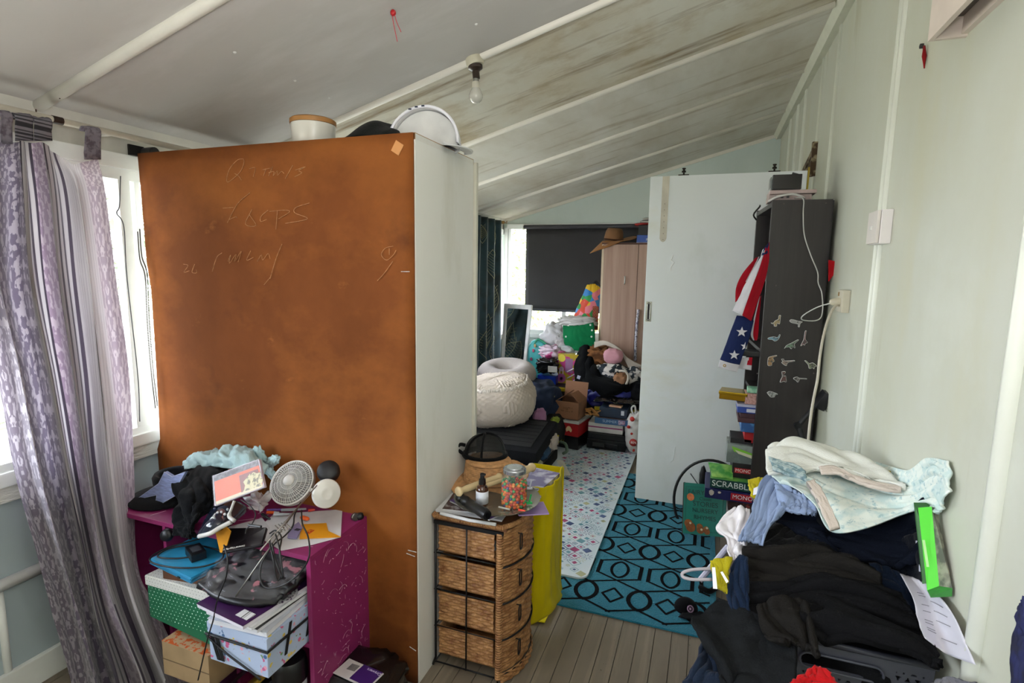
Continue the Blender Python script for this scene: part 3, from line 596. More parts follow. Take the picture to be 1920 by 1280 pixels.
# game controller
t = thing('game_controller', 'dark glossy game controller with pale underside lying on the bookcase edge', 'game controller')
rows = [[q(372, 510, 1.17), q(395, 470, 1.18), q(430, 400, 1.24), q(470, 350, 1.30)], [q(400, 505, 1.16), q(430, 450, 1.17), q(480, 390, 1.22), q(540, 335, 1.28)],
        [q(440, 490, 1.165), q(480, 450, 1.18), q(540, 410, 1.23), q(600, 360, 1.29)], [q(455, 480, 1.175), q(500, 465, 1.20), q(560, 430, 1.24), q(610, 380, 1.30)]]
b = sheet(rows, 20, 20, amp=.001); o = part('shell', b, mat('1c2130', .12, coat=.6, var=.1), t, smooth=True); solidify(o, .018)
b = B(); b.tube(crv([q(372, 515, 1.155), q(430, 500, 1.15), q(480, 470, 1.17), q(540, 440, 1.19)], 16), .007, 8); part('underside', b, mat('c4c1bd', .4), t, smooth=True)
for x, y, c in ((468, 392, 'c6c8cc'), (486, 408, 'c6c8cc'), (488, 388, 'a9abb0'), (505, 400, 'c6c8cc'), (520, 375, '8f9298'), (452, 372, '232a48')):
    b = B(); b.blob(q(x, y, 1.205), (.0045, .004, .0045), nu=10, nv=8, amp=0); part('button', b, mat(c, .25), t, smooth=True)
b = B(); b.tube(crv([q(555, 330, 1.20), q(540, 370, 1.19), q(528, 410, 1.185), q(555, 435, 1.18)], 14), .005, 8, rs=[.004]*8+[.006]*7); one('headset_hook', b, mat('b9b6b2', .4), 'pale plastic hook lying across the game controller', 'plastic hook', smooth=True)
# plastic bag with white things
rows = [[q(600, 310, 1.36), q(660, 280, 1.36), q(730, 280, 1.38)], [q(610, 340, 1.32), q(670, 310, 1.31), q(745, 320, 1.35)], [q(640, 380, 1.30), q(690, 385, 1.29), q(730, 370, 1.33)]]
b = sheet(rows, 24, 24, amp=.025, fu=3, fv=3, seed=2); one('clear_bag', b, mat('c9c6c8', .12, alpha=.55, var=.25, coat=.5), 'crinkled clear plastic bag behind the disc case', 'plastic bag', smooth=True)
# desk fan
t = thing('desk_fan', 'small white desk fan lying with its round grille up', 'fan')
fc = at(547, 904, Y=1.44); cdir = (CAM-fc).normalized(); maj = (RT*.60+UP*.80); maj = (maj-cdir*maj.dot(cdir)).normalized(); mnr = cdir.cross(maj).normalized()
nf = (Matrix.Rotation(-.62, 3, maj) @ cdir).normalized(); Vd = maj; Ud = Vd.cross(nf).normalized(); rF = .0765
def fp(r, a, h=0): return fc+(Ud*math.cos(a)+Vd*math.sin(a))*r+nf*h
m_fan = mat('dcdad6', .35, var=.02)
prof = lambda r: .022*(1-(r/rF)**2.2)
b = B()
for rr in (.030, .045, .058, .069, rF): b.tube([fp(rr, 2*PI*k/48, prof(rr)) for k in range(48)], .0011 if rr < rF else .0035, 5, closed=True)
for k in range(52):
    a = 2*PI*k/52; b.tube([fp(rr, a+.25*(rr/rF)**1, prof(rr)) for rr in (.019, .035, .05, .065, rF)], .0009, 4)
part('grille', b, m_fan, t, smooth=True)
b = B(); b.lathe([(0, .008), (.014, .007), (.020, .002), (.020, -.004), (0, -.004)], fc+nf*.021, nf, 28); part('hub', b, m_fan, t, smooth=True)
b = B(); b.lathe([(rF, -.002), (rF+.001, -.02), (rF*.8, -.034), (.02, -.038), (0, -.038)], fc, nf, 48); part('housing', b, mat('b9b6b4', .5), t, smooth=True)
b = B()
for k in range(3):
    b.grid(lambda u, v: fp(.018+.045*u, 2*PI*k/3+(v-.5)*1.2*(1-.2*u), .004-.014*(v-.5)), 6, 6)
part('blades', b, mat('8f8c8c', .5), t, smooth=True)
bc = at(612, 925, Y=1.40); bn = ((CAM-bc).normalized()+RT*.42-UP*.1).normalized(); b = B(); b.lathe([(0, .006), (.012, .007), (.022, .009), (.026, .004), (.042, .008), (.047, .003), (.047, -.004), (.03, -.012), (0, -.014)], bc, bn, 40); part('base', b, mat('e2dfda', .3, var=.02), t, smooth=True)
b = B(); b.tube([bc-bn*.01, (bc+fc)/2-nf*.03, fc-nf*.034], .007, 8); part('stem', b, m_fan, t, smooth=True)
kc = at(616, 884, Y=1.47); b = B(); b.lathe([(0, -.03), (.03, -.028), (.037, -.01), (.034, 0), (.038, .006), (.036, .014), (.028, .022), (0, .026)], kc, (.35, -.6, .6), 32); one('rubber_cup', b, mat('1a1a1d', .5), 'black ribbed rubber cup propped behind the small white fan', 'cup', smooth=True, angle=50)
# papers, envelopes, packets at the right of the bookcase top
def flatp(name, label, cat, pts, z, th, c, **k):
    b = B(); b.slab([at(240+x*.3594, 820+y*.3594, Z=z) for x, y in pts], (0, 0, 1), th); o = one(name, b, mat(c, **k), label, cat); return o
flatp('paper_sheet', 'large white paper sheet under the pens on the bookcase', 'paper', [(650, 500), (760, 400), (1118, 375), (1110, 520), (960, 560), (800, 590)], .6015, .0008, 'd3d2d6', rough=.7)
flatp('paper_sheet', 'smaller white sheet sticking out beneath the black paper packet', 'paper', [(510, 470), (700, 420), (740, 470), (690, 560), (560, 560)], .6025, .0008, 'c6c5ca', rough=.7)
t = thing('photo_envelope', 'yellow photo envelope with red mark at the right of the bookcase', 'envelope')
P = [at(240+x*.3594, 820+y*.3594, Z=.604) for x, y in ((905, 455), (1035, 448), (1045, 490), (1110, 520), (895, 530))]; b = B(); b.slab(P, (0, 0, 1), .002); part('sleeve', b, mat('e0981f', .45, var=.08), t)
c0 = at(240+948*.3594, 820+490*.3594, Z=.6062); b = B(); b.box(c0, (.019, .026, .0006)); part('logo_square', b, mat('c03018', .5), t); text('K', c0+Vector((0, 0, .0006)), (1, 0, 0), (0, 1, 0), .024, mat('e0981f', .5), t)
P = [at(240+x*.3594, 820+y*.3594, Y=1.19) for x, y in ((455, 490), (505, 460), (535, 490), (505, 600), (480, 600))]; b = B(); b.slab(P, (0, 1, 0), .003); one('yellow_sleeve', b, mat('d8921c', .5), 'second yellow photo sleeve poking out beneath the game controller', 'envelope')
t = thing('paper_packet', 'black copy paper packet overhanging the magenta bookcase', 'packet'); A, Bq, C, D = [at(240+x*.3594, 820+y*.3594, Y=Y) for x, y, Y in ((520, 470, 1.24), (725, 465, 1.26), (700, 558, 1.20), (488, 600, 1.17))]
b = B(); b.slab([A, Bq, C, D], (0, .4, -1), .012, bev=.003); part('wrapper', b, mat('141013', .3), t); nn = (Bq-A).cross(D-A).normalized(); nn = nn if nn.y < 0 else -nn
text('Universal Copy Paper', (D*.72+C*.28)*.9+(A*.5+Bq*.5)*.1+nn*.0015, -(C-D), (D-A), .0085, mat('d8d4d0', .6), t)
t = thing('barcode_packet', 'lilac packet with barcode between the metal prongs and the envelope', 'packet')
P = [at(240+x*.3594, 820+y*.3594, Z=.606) for x, y in ((840, 480), (890, 445), (910, 475), (880, 530), (832, 525))]; b = B(); b.slab(P, (0, 0, 1), .004); part('wrapper', b, mat('8c84ad', .4), t)
c0 = at(240+884*.3594, 820+480*.3594, Z=.611); b = B()
for k in range(7): b.box(c0+Vector((-.008+k*.0026, 0, 0)), (.0013, .014, .0006))
part('barcode', b, mat('1c1a22', .6), t)['kind'] = 'stuff'
pens = [((725, 380), (800, 375), '7a55a8', 'purple capped pen above the orange one beside the fan'), ((725, 390), (790, 392), 'e25a1e', 'orange capped marker lying left of the fan rods'), ((800, 378), (930, 372), 'a9adb4', 'long silver pen lying across the white paper'), ((940, 380), (975, 375), 'c02a1c', 'red capped pen end beside the fan base'), ((760, 402), (840, 398), 'b4b6bc', 'grey pen half hidden below the orange marker'), ((700, 400), (740, 425), '2a292c', 'short black pen by the plastic bag')]
for a, c, col, lab in pens:
    p0 = at(240+a[0]*.3594, 820+a[1]*.3594, Z=.612); p1 = at(240+c[0]*.3594, 820+c[1]*.3594, Z=.612); t = thing('marker_pen', lab, 'pen'); b = B(); b.tube([p0, p0*.4+p1*.6], .0055, 10); part('barrel', b, mat(col, .35), t, smooth=True, angle=40)
    b = B(); b.tube([p0*.4+p1*.6, p1], .0048, 10, rs=[.0048, .0035]); part('cap', b, mat(col if col != 'e25a1e' else 'b9bcc2', .35), t, smooth=True, angle=40)
b = B(); b.blob(at(240+922*.3594, 820+420*.3594, Z=.612), (.020, .008, .006), rotz(-.15), amp=0, pw=.7); one('highlighter_cap', b, mat('f06a2a', .4), 'bright orange oval cap on the white paper', 'cap', smooth=True)
t = thing('steel_prongs', 'thin steel rods with side prongs leaning down from the fan', 'metal stand'); m_st = mat('8f8a84', .3, 1)
for a, c in (((950, 290), (690, 590)), ((905, 335), (560, 830)), ((985, 250), (780, 490))):
    b = B(); p0 = at(240+a[0]*.3594, 820+a[1]*.3594, Y=1.36); p1 = at(240+c[0]*.3594, 820+c[1]*.3594, Y=1.10); b.tube([p0, p1], .0022, 6); part('rod', b, m_st, t, smooth=True)
for x, y in ((768, 458), (785, 452), (800, 446), (815, 440)):
    b = B(); b.tube([at(240+x*.3594, 820+y*.3594, Y=1.23), at(240+(x+35)*.3594, 820+(y+34)*.3594, Y=1.21)], .0018, 6); part('prong', b, m_st, t, smooth=True)
t = thing('wrist_watch', 'small steel watch at the right edge of the magenta bookcase', 'watch'); c0 = at(664, 968, Z=.612)
b = B(); b.lathe([(.012, 0), (.014, .002), (.014, .012), (.012, .014), (0, .014)], c0, (.9, -.4, .2), 24); part('case', b, mat('8f8d8a', .3, 1), t, smooth=True, angle=40); b = B(); b.lathe([(.010, -.016), (.013, -.01), (.013, .0), (.010, .006)], c0+Vector((.02, .012, 0)), (.9, .3, .2), 20); part('strap', b, mat('131314', .5), t, smooth=True)
# cables over the bookcase front
def cable(name, label, pts, r=.0024, c='101012', n=60, cat='cable', Yd=None):
    b = B(); b.tube(crv([at(240+p[0]*.3594, 820+p[1]*.3594, Y=p[2]) for p in pts], n), r, 6); return one(name, b, mat(c, .5), label, cat, smooth=True)
cable('black_cable', 'black cable coiled in upright loops over the bookcase front', [(740, 500, 1.20), (770, 485, 1.19), (800, 520, 1.17), (790, 600, 1.13), (800, 700, 1.12), (780, 740, 1.11), (755, 620, 1.12), (740, 540, 1.17), (765, 500, 1.18), (785, 560, 1.14), (800, 650, 1.12), (805, 730, 1.11), (770, 640, 1.12), (750, 550, 1.15)], n=110)
cable('black_cable', 'black cable looping down from the fan across the right bay', [(900, 340, 1.32), (870, 400, 1.27), (860, 460, 1.23), (820, 510, 1.20), (760, 560, 1.15), (700, 650, 1.11), (690, 740, 1.09), (730, 785, 1.085), (820, 765, 1.085), (900, 700, 1.10), (945, 620, 1.15), (940, 520, 1.20), (910, 450, 1.26), (905, 380, 1.30)], n=110)
cable('black_cable', 'thin black lead curving over the packet from the disc case', [(590, 325, 1.22), (640, 360, 1.20), (665, 400, 1.20), (650, 445, 1.18), (620, 475, 1.17), (612, 500, 1.16)], r=.0018)
cable('black_cable', 'long thin black lead hanging past the dotted gift box', [(500, 560, 1.12), (520, 640, 1.09), (510, 730, 1.08), (465, 850, 1.07), (445, 950, 1.07), (415, 1050, 1.07), (385, 1180, 1.07), (365, 1265, 1.07)], r=.0022)
b = B(); b.tube([at(240+628*.3594, 820+455*.3594, Y=1.165), at(240+695*.3594, 820+465*.3594, Y=1.165)], .004, 8); one('cable_plug', b, mat('121214', .4), 'small black plug lying on the copy paper packet', 'plug', smooth=True, angle=40)
# blue laptop on top of the middle bay with its charger
t = thing('laptop', 'closed sky blue laptop jutting from the middle bay', 'laptop'); lp = [(120, 630), (225, 525), (440, 530), (520, 600), (425, 682)]
zl = .50; P = [Vector((-1.665, 1.165, zl)), Vector((-1.44, 1.13, zl)), Vector((-1.42, 1.34, zl)), Vector((-1.66, 1.38, zl))]
b = B(); b.slab(P, (0, 0, 1), .009, bev=.003); part('base', b, mat('2f7fa8', .4, var=.04), t); b = B(); b.slab([p+Vector((0, 0, .0095)) for p in P], (0, 0, 1), .010, bev=.004); part('lid', b, mat('2f8db8', .35, var=.04), t)
b = B(); b.box(Vector((-1.50, 1.138, zl+.006)), (.012, .003, .004), rotz(-.15)); part('port', b, mat('101418', .4), t)
t = thing('laptop_charger', 'black charger block with coiled lead on the blue laptop', 'charger'); c0 = Vector((-1.535, 1.23, zl+.034)); b = B(); b.box(c0, (.075, .045, .026), rotz(-.45), bev=.003); part('block', b, mat('161619', .35), t)
b = B(); b.box(c0+Vector((0, 0, .0134)), (.04, .028, .0006), rotz(-.45)); part('rating_label', b, mat('3a3c42', .5), t)
b = B(); L = [(-1.60, 1.30, .535), (-1.66, 1.22, .528), (-1.64, 1.15, .528), (-1.55, 1.14, .53), (-1.46, 1.17, .53), (-1.42, 1.22, .535), (-1.47, 1.27, .53), (-1.58, 1.27, .53), (-1.64, 1.22, .532), (-1.63, 1.17, .532), (-1.57, 1.18, .532), (-1.52, 1.21, .533), (-1.50, 1.22, .535)]
b.tube(crv(L, 90), .0028, 6); part('lead', b, mat('111113', .5), t, smooth=True)
b = B(); b.lathe([(0, -.012), (.018, -.01), (.022, 0), (.018, .012), (0, .014)], at(240+205*.3594, 820+508*.3594, Y=1.235), (.3, -1, .2), 20); one('castor_wheel', b, mat('121215', .4), 'round black wheel in front of the left bay', 'wheel', smooth=True)
# brown box under the laptop, polka gift box, cartons
b = B(); b.span((-1.62, 1.175, .40), (-1.425, 1.50, .498), bev=.002); one('brown_box', b, mat('5a3319', .7), 'plain brown box directly beneath the blue laptop', 'box')
t = thing('gift_box', 'green polka dot gift box with white dotted lid', 'box'); g0, g1 = Vector((-1.640, 1.15, .30)), Vector((-1.36, 1.11, .30))
A = at(240+100*.3594, 820+765*.3594, Y=1.18); Bq = at(240+440*.3594, 820+865*.3594, Y=1.145); C = at(240+450*.3594, 820+1035*.3594, Y=1.145); D = at(240+200*.3594, 820+975*.3594, Y=1.17)
D2 = Vector((A.x, A.y, D.z)); C2 = Vector((Bq.x, Bq.y, C.z)); C2.z = min(C2.z, D2.z-.0)
b = B(); b.slab([A, Bq, C2, D2], (0.13, 1, 0), .22, bev=.002); part('body', b, mat('1a6a48', .45, var=.06), t)
E1 = (Bq-A); V1 = Vector((0, 0, -1)); random.seed(3); b = B(); nF = E1.cross(Vector((0, 0, 1))).normalized()
for i in range(17):
    for j in range(9):
        p = A+E1*((i+.5+.5*(j % 2))/18)+(D2-A)*((j+.6)/9.5); 
        p += nF*.0006; s_ = random.choice((.0011, .0016)); R = frame3(E1, nF); b.box(p, (s_*1.6, .0006, s_*1.6), R)
part('dots', b, mat('e6ece6', .5), t)['kind'] = 'stuff'
up_ = Vector((0, 0, .034)); A2 = A+nF*.004-E1.normalized()*.004; B2 = Bq+nF*.004+E1.normalized()*.004
b = B(); b.slab([A2+up_, B2+up_, B2, A2], -nF, .23, bev=.002); l = part('lid', b, mat('d4d2cc', .5, var=.03), t, 'white lid with small dark dots')
b = B()
for i in range(22):
    for j in range(3): b.box(A2+(B2-A2)*((i+.5+.3*(j % 2))/22.6)+Vector((0, 0, .006+j*.011))+nF*.0005, (.0018, .0005, .0018), frame3(E1, nF))
    for j in range(7): b.box(A2+up_+(B2-A2)*((i+.5+.3*(j % 2))/22.6)-nF*(.008+j*.012)+Vector((0, 0, .0004)), (.0018, .0018, .0005), frame3(E1, nF))
part('lid_dots', b, mat('4c4a48', .6), l)['kind'] = 'stuff'
t = thing('patterned_carton', 'tan carton with orange patterned top below the dotted gift box', 'box'); b = B(); b.span((-1.60, 1.14, .145), (-1.40, 1.48, .262), bev=.002); part('body', b, mat('a58a66', .7), t)
b = B(); b.span((-1.60, 1.14, .2622), (-1.40, 1.48, .2635)); part('patterned_top', b, mat('b89a78', .6, c2='c4571e', sc=70, mask=(.5, .54)), t)
b = B(); b.span((-1.60, 1.1385, .20), (-1.40, 1.1395, .203)); part('seam', b, mat('6e5a42', .8), t)
for k, (c, x0, lab) in enumerate((('3a1c3e', -1.52, 'purple magazine lowest in the front leaning row'), ('c9a13a', -1.44, 'yellow edged magazine leaning beneath the floral box'), ('1e1a20', -1.40, 'black booklet between the leaning magazines'), ('d0cccf', -1.37, 'white paged magazine leaning beneath the floral box'))):
    b = B(); b.slab([(x0, 1.12, .02), (x0+.17, 1.12, .15+.004*k), (x0+.17, 1.34, .15+.004*k), (x0, 1.34, .02)], (-.5, 0, 1), .008); one('magazine', b, mat(c, .35, c2='1c1420' if k == 0 else None), lab, 'magazine')
# floral storage box
t = thing('floral_box', 'pale blue floral storage box with black straps in the right bay', 'box')
fx0, fx1, fy0, fz0, fz1 = -1.335, -1.116, 1.095, .305, .425
mfl = bpy.data.materials.new('procedural'); mfl.use_nodes = True; n, bb = nodes_of(mfl); tc = n.nodes.new('ShaderNodeTexCoord'); vo = n.nodes.new('ShaderNodeTexVoronoi'); vo.inputs['Scale'].default_value = 60; n.links.new(tc.outputs['Object'], vo.inputs['Vector'])
mnz = noi(n, tc.outputs['Object'], 26, 3); mask = M_(n, 'MULTIPLY', M_(n, 'LESS_THAN', vo.outputs['Distance'], .42), M_(n, 'GREATER_THAN', mnz, .52)); hue = n.nodes.new('ShaderNodeValToRGB'); sp = n.nodes.new('ShaderNodeSeparateXYZ'); n.links.new(vo.outputs['Color'], sp.inputs[0]); n.links.new(sp.outputs[0], hue.inputs[0])
cr_ = hue.color_ramp; cr_.interpolation = 'CONSTANT'; cr_.elements[0].color = lin('c9628c'); cr_.elements[1].position = .75; cr_.elements[1].color = lin('e6c85a')
for p_, c_ in ((.3, 'e3a2b6'), (.5, '4a6b9a'), (.62, '7a9a6a')): e = cr_.elements.new(p_); e.color = lin(c_)
n.links.new(mixc(n, mask, 'b4c3de', hue.outputs[0]), bb.inputs['Base Color']); bb.inputs['Roughness'].default_value = .4
b = B(); b.span((fx0, fy0, fz0), (fx1, 1.48, fz1), bev=.003); part('body', b, mfl, t); b = B(); b.span((fx0-.003, fy0-.003, fz1-.03), (fx1+.003, 1.483, fz1+.004), bev=.002); part('lid', b, mfl, t)
ms = mat('0e0e10', .6)
b = B(); b.tube([(fx0-.006, fy0-.006, fz1-.034), (fx1+.006, fy0-.006, fz1-.034), (fx1+.006, 1.40, fz1-.034)], .004, 6); part('strap', b, ms, t)
for x0, x1 in ((fx0+.01, fx0+.04), (fx0+.03, fx0+.055)):
    b = B(); b.slab([(x0, fy0-.004, fz1-.035), (x0+.012, fy0-.004, fz1-.035), (x1+.006, fy0-.004, fz0+.012), (x1-.006, fy0-.004, fz0+.012)], (0, -1, 0), .002); part('strap', b, ms, t)
for y0 in (1.18, 1.27):
    b = B(); b.slab([(fx1+.004, y0, fz1), (fx1+.004, y0+.01, fz1), (fx1+.004, y0-.015, fz0+.03), (fx1+.004, y0-.025, fz0+.03)], (1, 0, 0), .002); part('strap', b, ms, t)
b = B(); b.tube(crv([(fx0, fy0-.008, fz1-.04), (fx0+.08, fy0-.010, fz1-.075), (fx0+.17, fy0-.010, fz0+.012), (fx1-.02, fy0-.008, fz0-.004)], 20), .003, 6); part('strap', b, ms, t, smooth=True)
# stack on the floral box
zz = fz1+.006; random.seed(9)
for k, (c, ce, lab, dx, dyy, th, rz) in enumerate((
    ('b9bdc9', 'e0e0e6', 'pale papers lowest in the stack on the floral box', .0, -.01, .018, .06), ('1b1b1e', 'd6d6dc', 'black covered pad above the pale papers on the floral box', -.004, -.012, .014, -.06), ('dcdce2', 'ececf0', 'white paged magazine in the middle of the floral box stack', -.006, -.02, .012, -.10),
    ('3b1e48', 'd9d4de', 'dark purple catalogue with white pages on the floral box stack', -.012, -.035, .014, -.14))):
    t = thing('magazine', lab, 'magazine'); c0 = Vector(((fx0+fx1)/2+dx, fy0+.13+dyy, zz+th/2)); R = rotz(rz); b = B(); b.box(c0, (.205, .25, th-.002), R); part('pages', b, mat(ce, .6, sc=4, stretch=(1, 1, 200)), t); b = B(); b.box(c0+Vector((0, 0, th/2-.0006)), (.209, .254, .0012), R); part('cover', b, mat(c, .3), t); zz += th
    last = (c0, R, th)
c0, R, th = last; b = B(); b.box(c0+Vector((.055, -.10, th/2+.0006)), (.05, .03, .0006), R); tt = t; part('barcode_label', b, mat('cfcfd2', .5, c2='222222', sc=3, stretch=(90, .1, 1), mask=(.45, .5)), tt)
b = B(); b.lathe([(0, .002), (.040, .002), (.044, 0), (.046, .0015)], (-1.155, 1.20, zz+.001), (0, 0, 1), 36); one('lace_doily', b, mat('b6b4ba', .7, c2='3d2346', sc=120, mask=(.55, .58)), 'grey lace doily on the dark purple catalogue', 'doily')
rows = [[Vector((-1.40, 1.12, zz+.02)), Vector((-1.3, 1.10, zz+.012)), Vector((-1.2, 1.11, zz+.008)), Vector((-1.13, 1.15, zz+.01))], [Vector((-1.40, 1.2, zz+.04)), Vector((-1.3, 1.2, zz+.05)), Vector((-1.2, 1.2, zz+.04)), Vector((-1.11, 1.2, zz+.03))], [Vector((-1.39, 1.30, zz+.05)), Vector((-1.3, 1.3, zz+.06)), Vector((-1.2, 1.3, zz+.06)), Vector((-1.115, 1.3, zz+.05))]]
t = thing('wrapped_garments', 'black and floral items in a crinkled clear bag in the right bay', 'packet'); b = sheet(rows, 30, 24, amp=.01, fu=4, fv=4, seed=4); o = part('contents', b, mat('0c0b10', .35, c2='9a5f6a', sc=26, mask=(.62, .66)), t, smooth=True); solidify(o, .02)
b = sheet([[p+Vector((0, 0, .015)) for p in r] for r in rows], 40, 34, amp=.022, fu=7, fv=6, seed=8); part('clear_film', b, mat('d0d0d6', .12, alpha=.10, var=.1, coat=.25), t, smooth=True)
# tub with blue lettering below the right bay
t = thing('black_lidded_tub', 'white tub with black lid and blue lettering below the floral box', 'tub'); c0 = Vector((-1.17, 1.235, .026))
b = B(); b.lathe([(0, 0), (.048, 0), (.05, .15), (.046, .16), (0, .16)], c0, seg=32); part('body', b, mat('c8cad0', .35), t, smooth=True, angle=40); b = B(); b.lathe([(.0, .162), (.053, .162), (.054, .20), (.050, .225), (.045, .232), (0, .232)], c0, seg=32); part('lid', b, mat('101012', .3), t, smooth=True, angle=40)
text('Whip', c0+Vector((-.0, -.0508, .135)), (1, 0, 0), (0, 0, 1), .042, mat('1c2f86', .4), t, ext=.001)
# bag and label at the foot of the wardrobe
rows = [[Vector((-1.20, 1.36, .02)), Vector((-1.05, 1.34, .03)), Vector((-.93, 1.40, .02))], [Vector((-1.19, 1.43, .09)), Vector((-1.05, 1.42, .10)), Vector((-.93, 1.45, .06))], [Vector((-1.17, 1.52, .09)), Vector((-1.05, 1.52, .10)), Vector((-.93, 1.53, .05))], [Vector((-1.17, 1.54, .02)), Vector((-1.05, 1.54, .02)), Vector((-.92, 1.545, .01))]]
b = B()
t = thing('drawer_package', 'black bagged package with a purple and white label on the floor', 'package'); c0 = Vector((-1.02, 1.40, .075)); R = Matrix.Rotation(.1, 3, 'X') @ rotz(.1)
b.blob(c0, (.13, .11, .07), R, amp=.25, fr=4, pw=.5); part('black_bag', b, mat('121214', .25, coat=.4), t, smooth=True); top = at(672, 1262, Z=.15)
b = B(); b.box(top, (.15, .075, .002), rotz(-.12)); part('label_card', b, mat('c8c4c4', .5), t); b = B(); b.box(top+Vector((.03, 0, .0014)), (.08, .07, .001), rotz(-.12)); part('label_panel', b, mat('3c1a66', .5), t)
text('Drawers', top+Vector((.045, .022, .0024)), (-1, .12, 0), (-.12, -1, 0), .016, mat('c9b9dc', .6), t)
b = B(); [b.box(top+Vector((-.045+i*.004, .015, .0014)), (.002, .028, .0008), rotz(-.12)) for i in range(8)]; part('barcode', b, mat('222226', .6), t)['kind'] = 'stuff'
b = B(); b.span((-2.07, 1.13, .0), (-2.02, 1.19, .15), bev=.004); one('green_carton', b, mat('2f5a44', .5, c2='8a3a2a', sc=18), 'green and red carton on the floor behind the curtain hem', 'box')
# ================================================================ rug, foam mat
t = thing('blue_rug', 'teal rug with black interlocking lattice in the passage', 'rug')
rx0, rx1, ry0, ry1 = -.96, .115, 2.172, 3.87
m_rug = mat('0c7088', .95, var=.25, sc=220, bump=.8, bsc=160, sheen=.1)
b = B(); b.span((rx0, ry0, .0005), (rx1, ry1, .009), bev=.002); part('pile', b, m_rug, t)
b = B()
RK = 0
def rib(P, w, b=None, z=.0096, lim=(rx0+.02, rx1-.012, ry0+.02, ry1-.02), closed=False):
    global RK; RK = (RK+1) % 23; z += RK*.00002; P = [Vector((p[0], p[1], z)) for p in P]; n = len(P)
    if closed: P.append(P[0])
    for k_, (p, q_) in enumerate(zip(P, P[1:])):
        p = p+Vector((0, 0, .0003*(k_ % 2))); q_ = Vector((q_.x, q_.y, p.z))
        if not (lim[0] < p.x < lim[1] and lim[2] < p.y < lim[3] and lim[0] < q_.x < lim[1] and lim[2] < q_.y < lim[3]): continue
        d = (q_-p); L = d.length
        if L < 1e-5: continue
        s = Vector((-d.y, d.x, 0))/L*w/2; e = d/L*w*.25; vs = [b._v(v) for v in (p-s-e, q_-s+e, q_+s+e, p+s-e)]; b.f(vs)
def line(p, q_, w, b, n=10): rib([(p[0]+(q_[0]-p[0])*i/n, p[1]+(q_[1]-p[1])*i/n) for i in range(n+1)], w, b)
for i in range(-3, 4):
    for j in range(-2, 5):
        cx, cy = -.33+.24*i, 2.55+.45*j; ox, oy = cx+.12, cy+.225
        rib([(cx+.040*math.copysign(abs(math.cos(a))**1.2, math.cos(a)), cy+.072*math.sin(a)) for a in [2*PI*k/24 for k in range(24)]], .014, b, closed=True)
        for s in (-1, 1):
            line((cx+s*.100, cy-.058), (cx+s*.100, cy+.058), .018, b, 6)
            for u in (-1, 1):
                line((cx+s*.100, cy+u*.056), (cx-s*.12, cy+u*.152), .0115, b, 12)
        rib([(ox+.048*math.copysign(abs(math.cos(a))**1.3, math.cos(a)), oy+.074*math.sin(a)) for a in [2*PI*k/24 for k in range(24)]], .019, b, closed=True)
        rib([(cx-.046, oy), (cx, oy-.056), (cx+.046, oy), (cx, oy+.056)], .012, b, closed=True)
part('woven_lattice', b, fabric('0a0b0e', sheen=0), t)['kind'] = 'stuff'
t = thing('foam_mat', 'pale blue play mat with rounded corners printed in small tile motifs', 'mat')
mx0, mx1, my0, my1, mzt = -1.62, -.465, 2.39, 4.62, .0205
b = B(); R_ = .045; pts = []
for (cx, cy, a0) in ((mx1-R_, my0+R_, -90), (mx1-R_-.005, my1-R_, 0), (mx0+R_, my1-R_, 90), (mx0+R_, my0+R_, 180)):
    for k in range(7): a = math.radians(a0+15*k); pts.append((cx+R_*math.cos(a), cy+R_*math.sin(a)))
b.slab([(x, y, .0105) for x, y in pts], (0, 0, 1), .0095, bev=.002); part('foam_sheet', b, mat('c0ced6', .6, var=.06, sc=4, c2='ccd4da', mask=(.3, .7)), t)
random.seed(21); mb = {k: B() for k in ('navy', 'magenta', 'teal', 'straw')}
for i in range(-2, 40):
    for j in range(-20, 60):
        u, v = i*.046, j*.045; a = math.radians(33); x = -.46+(-u*math.cos(a)+v*math.sin(a)); y = 2.4+(u*math.sin(a)+v*math.cos(a))
        if not (-.98 < x < mx1-.03 and my0+.03 < y < my1-.03): continue
        if random.random() < .04: continue
        k = random.choice(('navy', 'navy', 'magenta', 'teal', 'teal', 'straw')); s = random.choice((.010, .015, .021, .024)); R = rotz(-a+random.uniform(-.2, .2)); ty = random.random()
        def sq(h): return [(Vector((x, y, mzt))+R@Vector((p[0]*h, p[1]*h, 0))) for p in ((-1, -1), (1, -1), (1, 1), (-1, 1))]
        lim = (-1.2, mx1, my0, my1)
        if ty < .45:
            rib([(p.x, p.y) for p in sq(s)], .0032, mb[k], mzt, lim, True)
            k2 = random.choice(('navy', 'magenta', 'teal')); q1 = sq(s*.45); mb[k2].f([mb[k2]._v(p) for p in q1])
        elif ty < .7:
            q1 = sq(s*.8); mb[k].f([mb[k]._v(p) for p in q1])
        else:
            for q_ in range(8):
                an = q_*PI/4; rib([(x+math.cos(an)*s*.4, y+math.sin(an)*s*.4), (x+math.cos(an)*s*1.2, y+math.sin(an)*s*1.2)], .0028, mb[k], mzt, lim)
for k, c in (('navy', '46577f'), ('magenta', 'a2456e'), ('teal', '6b98a6'), ('straw', 'a8a986')):
    part('printed_motifs', mb[k], mat(c, .6, var=.2), t)['kind'] = 'stuff'
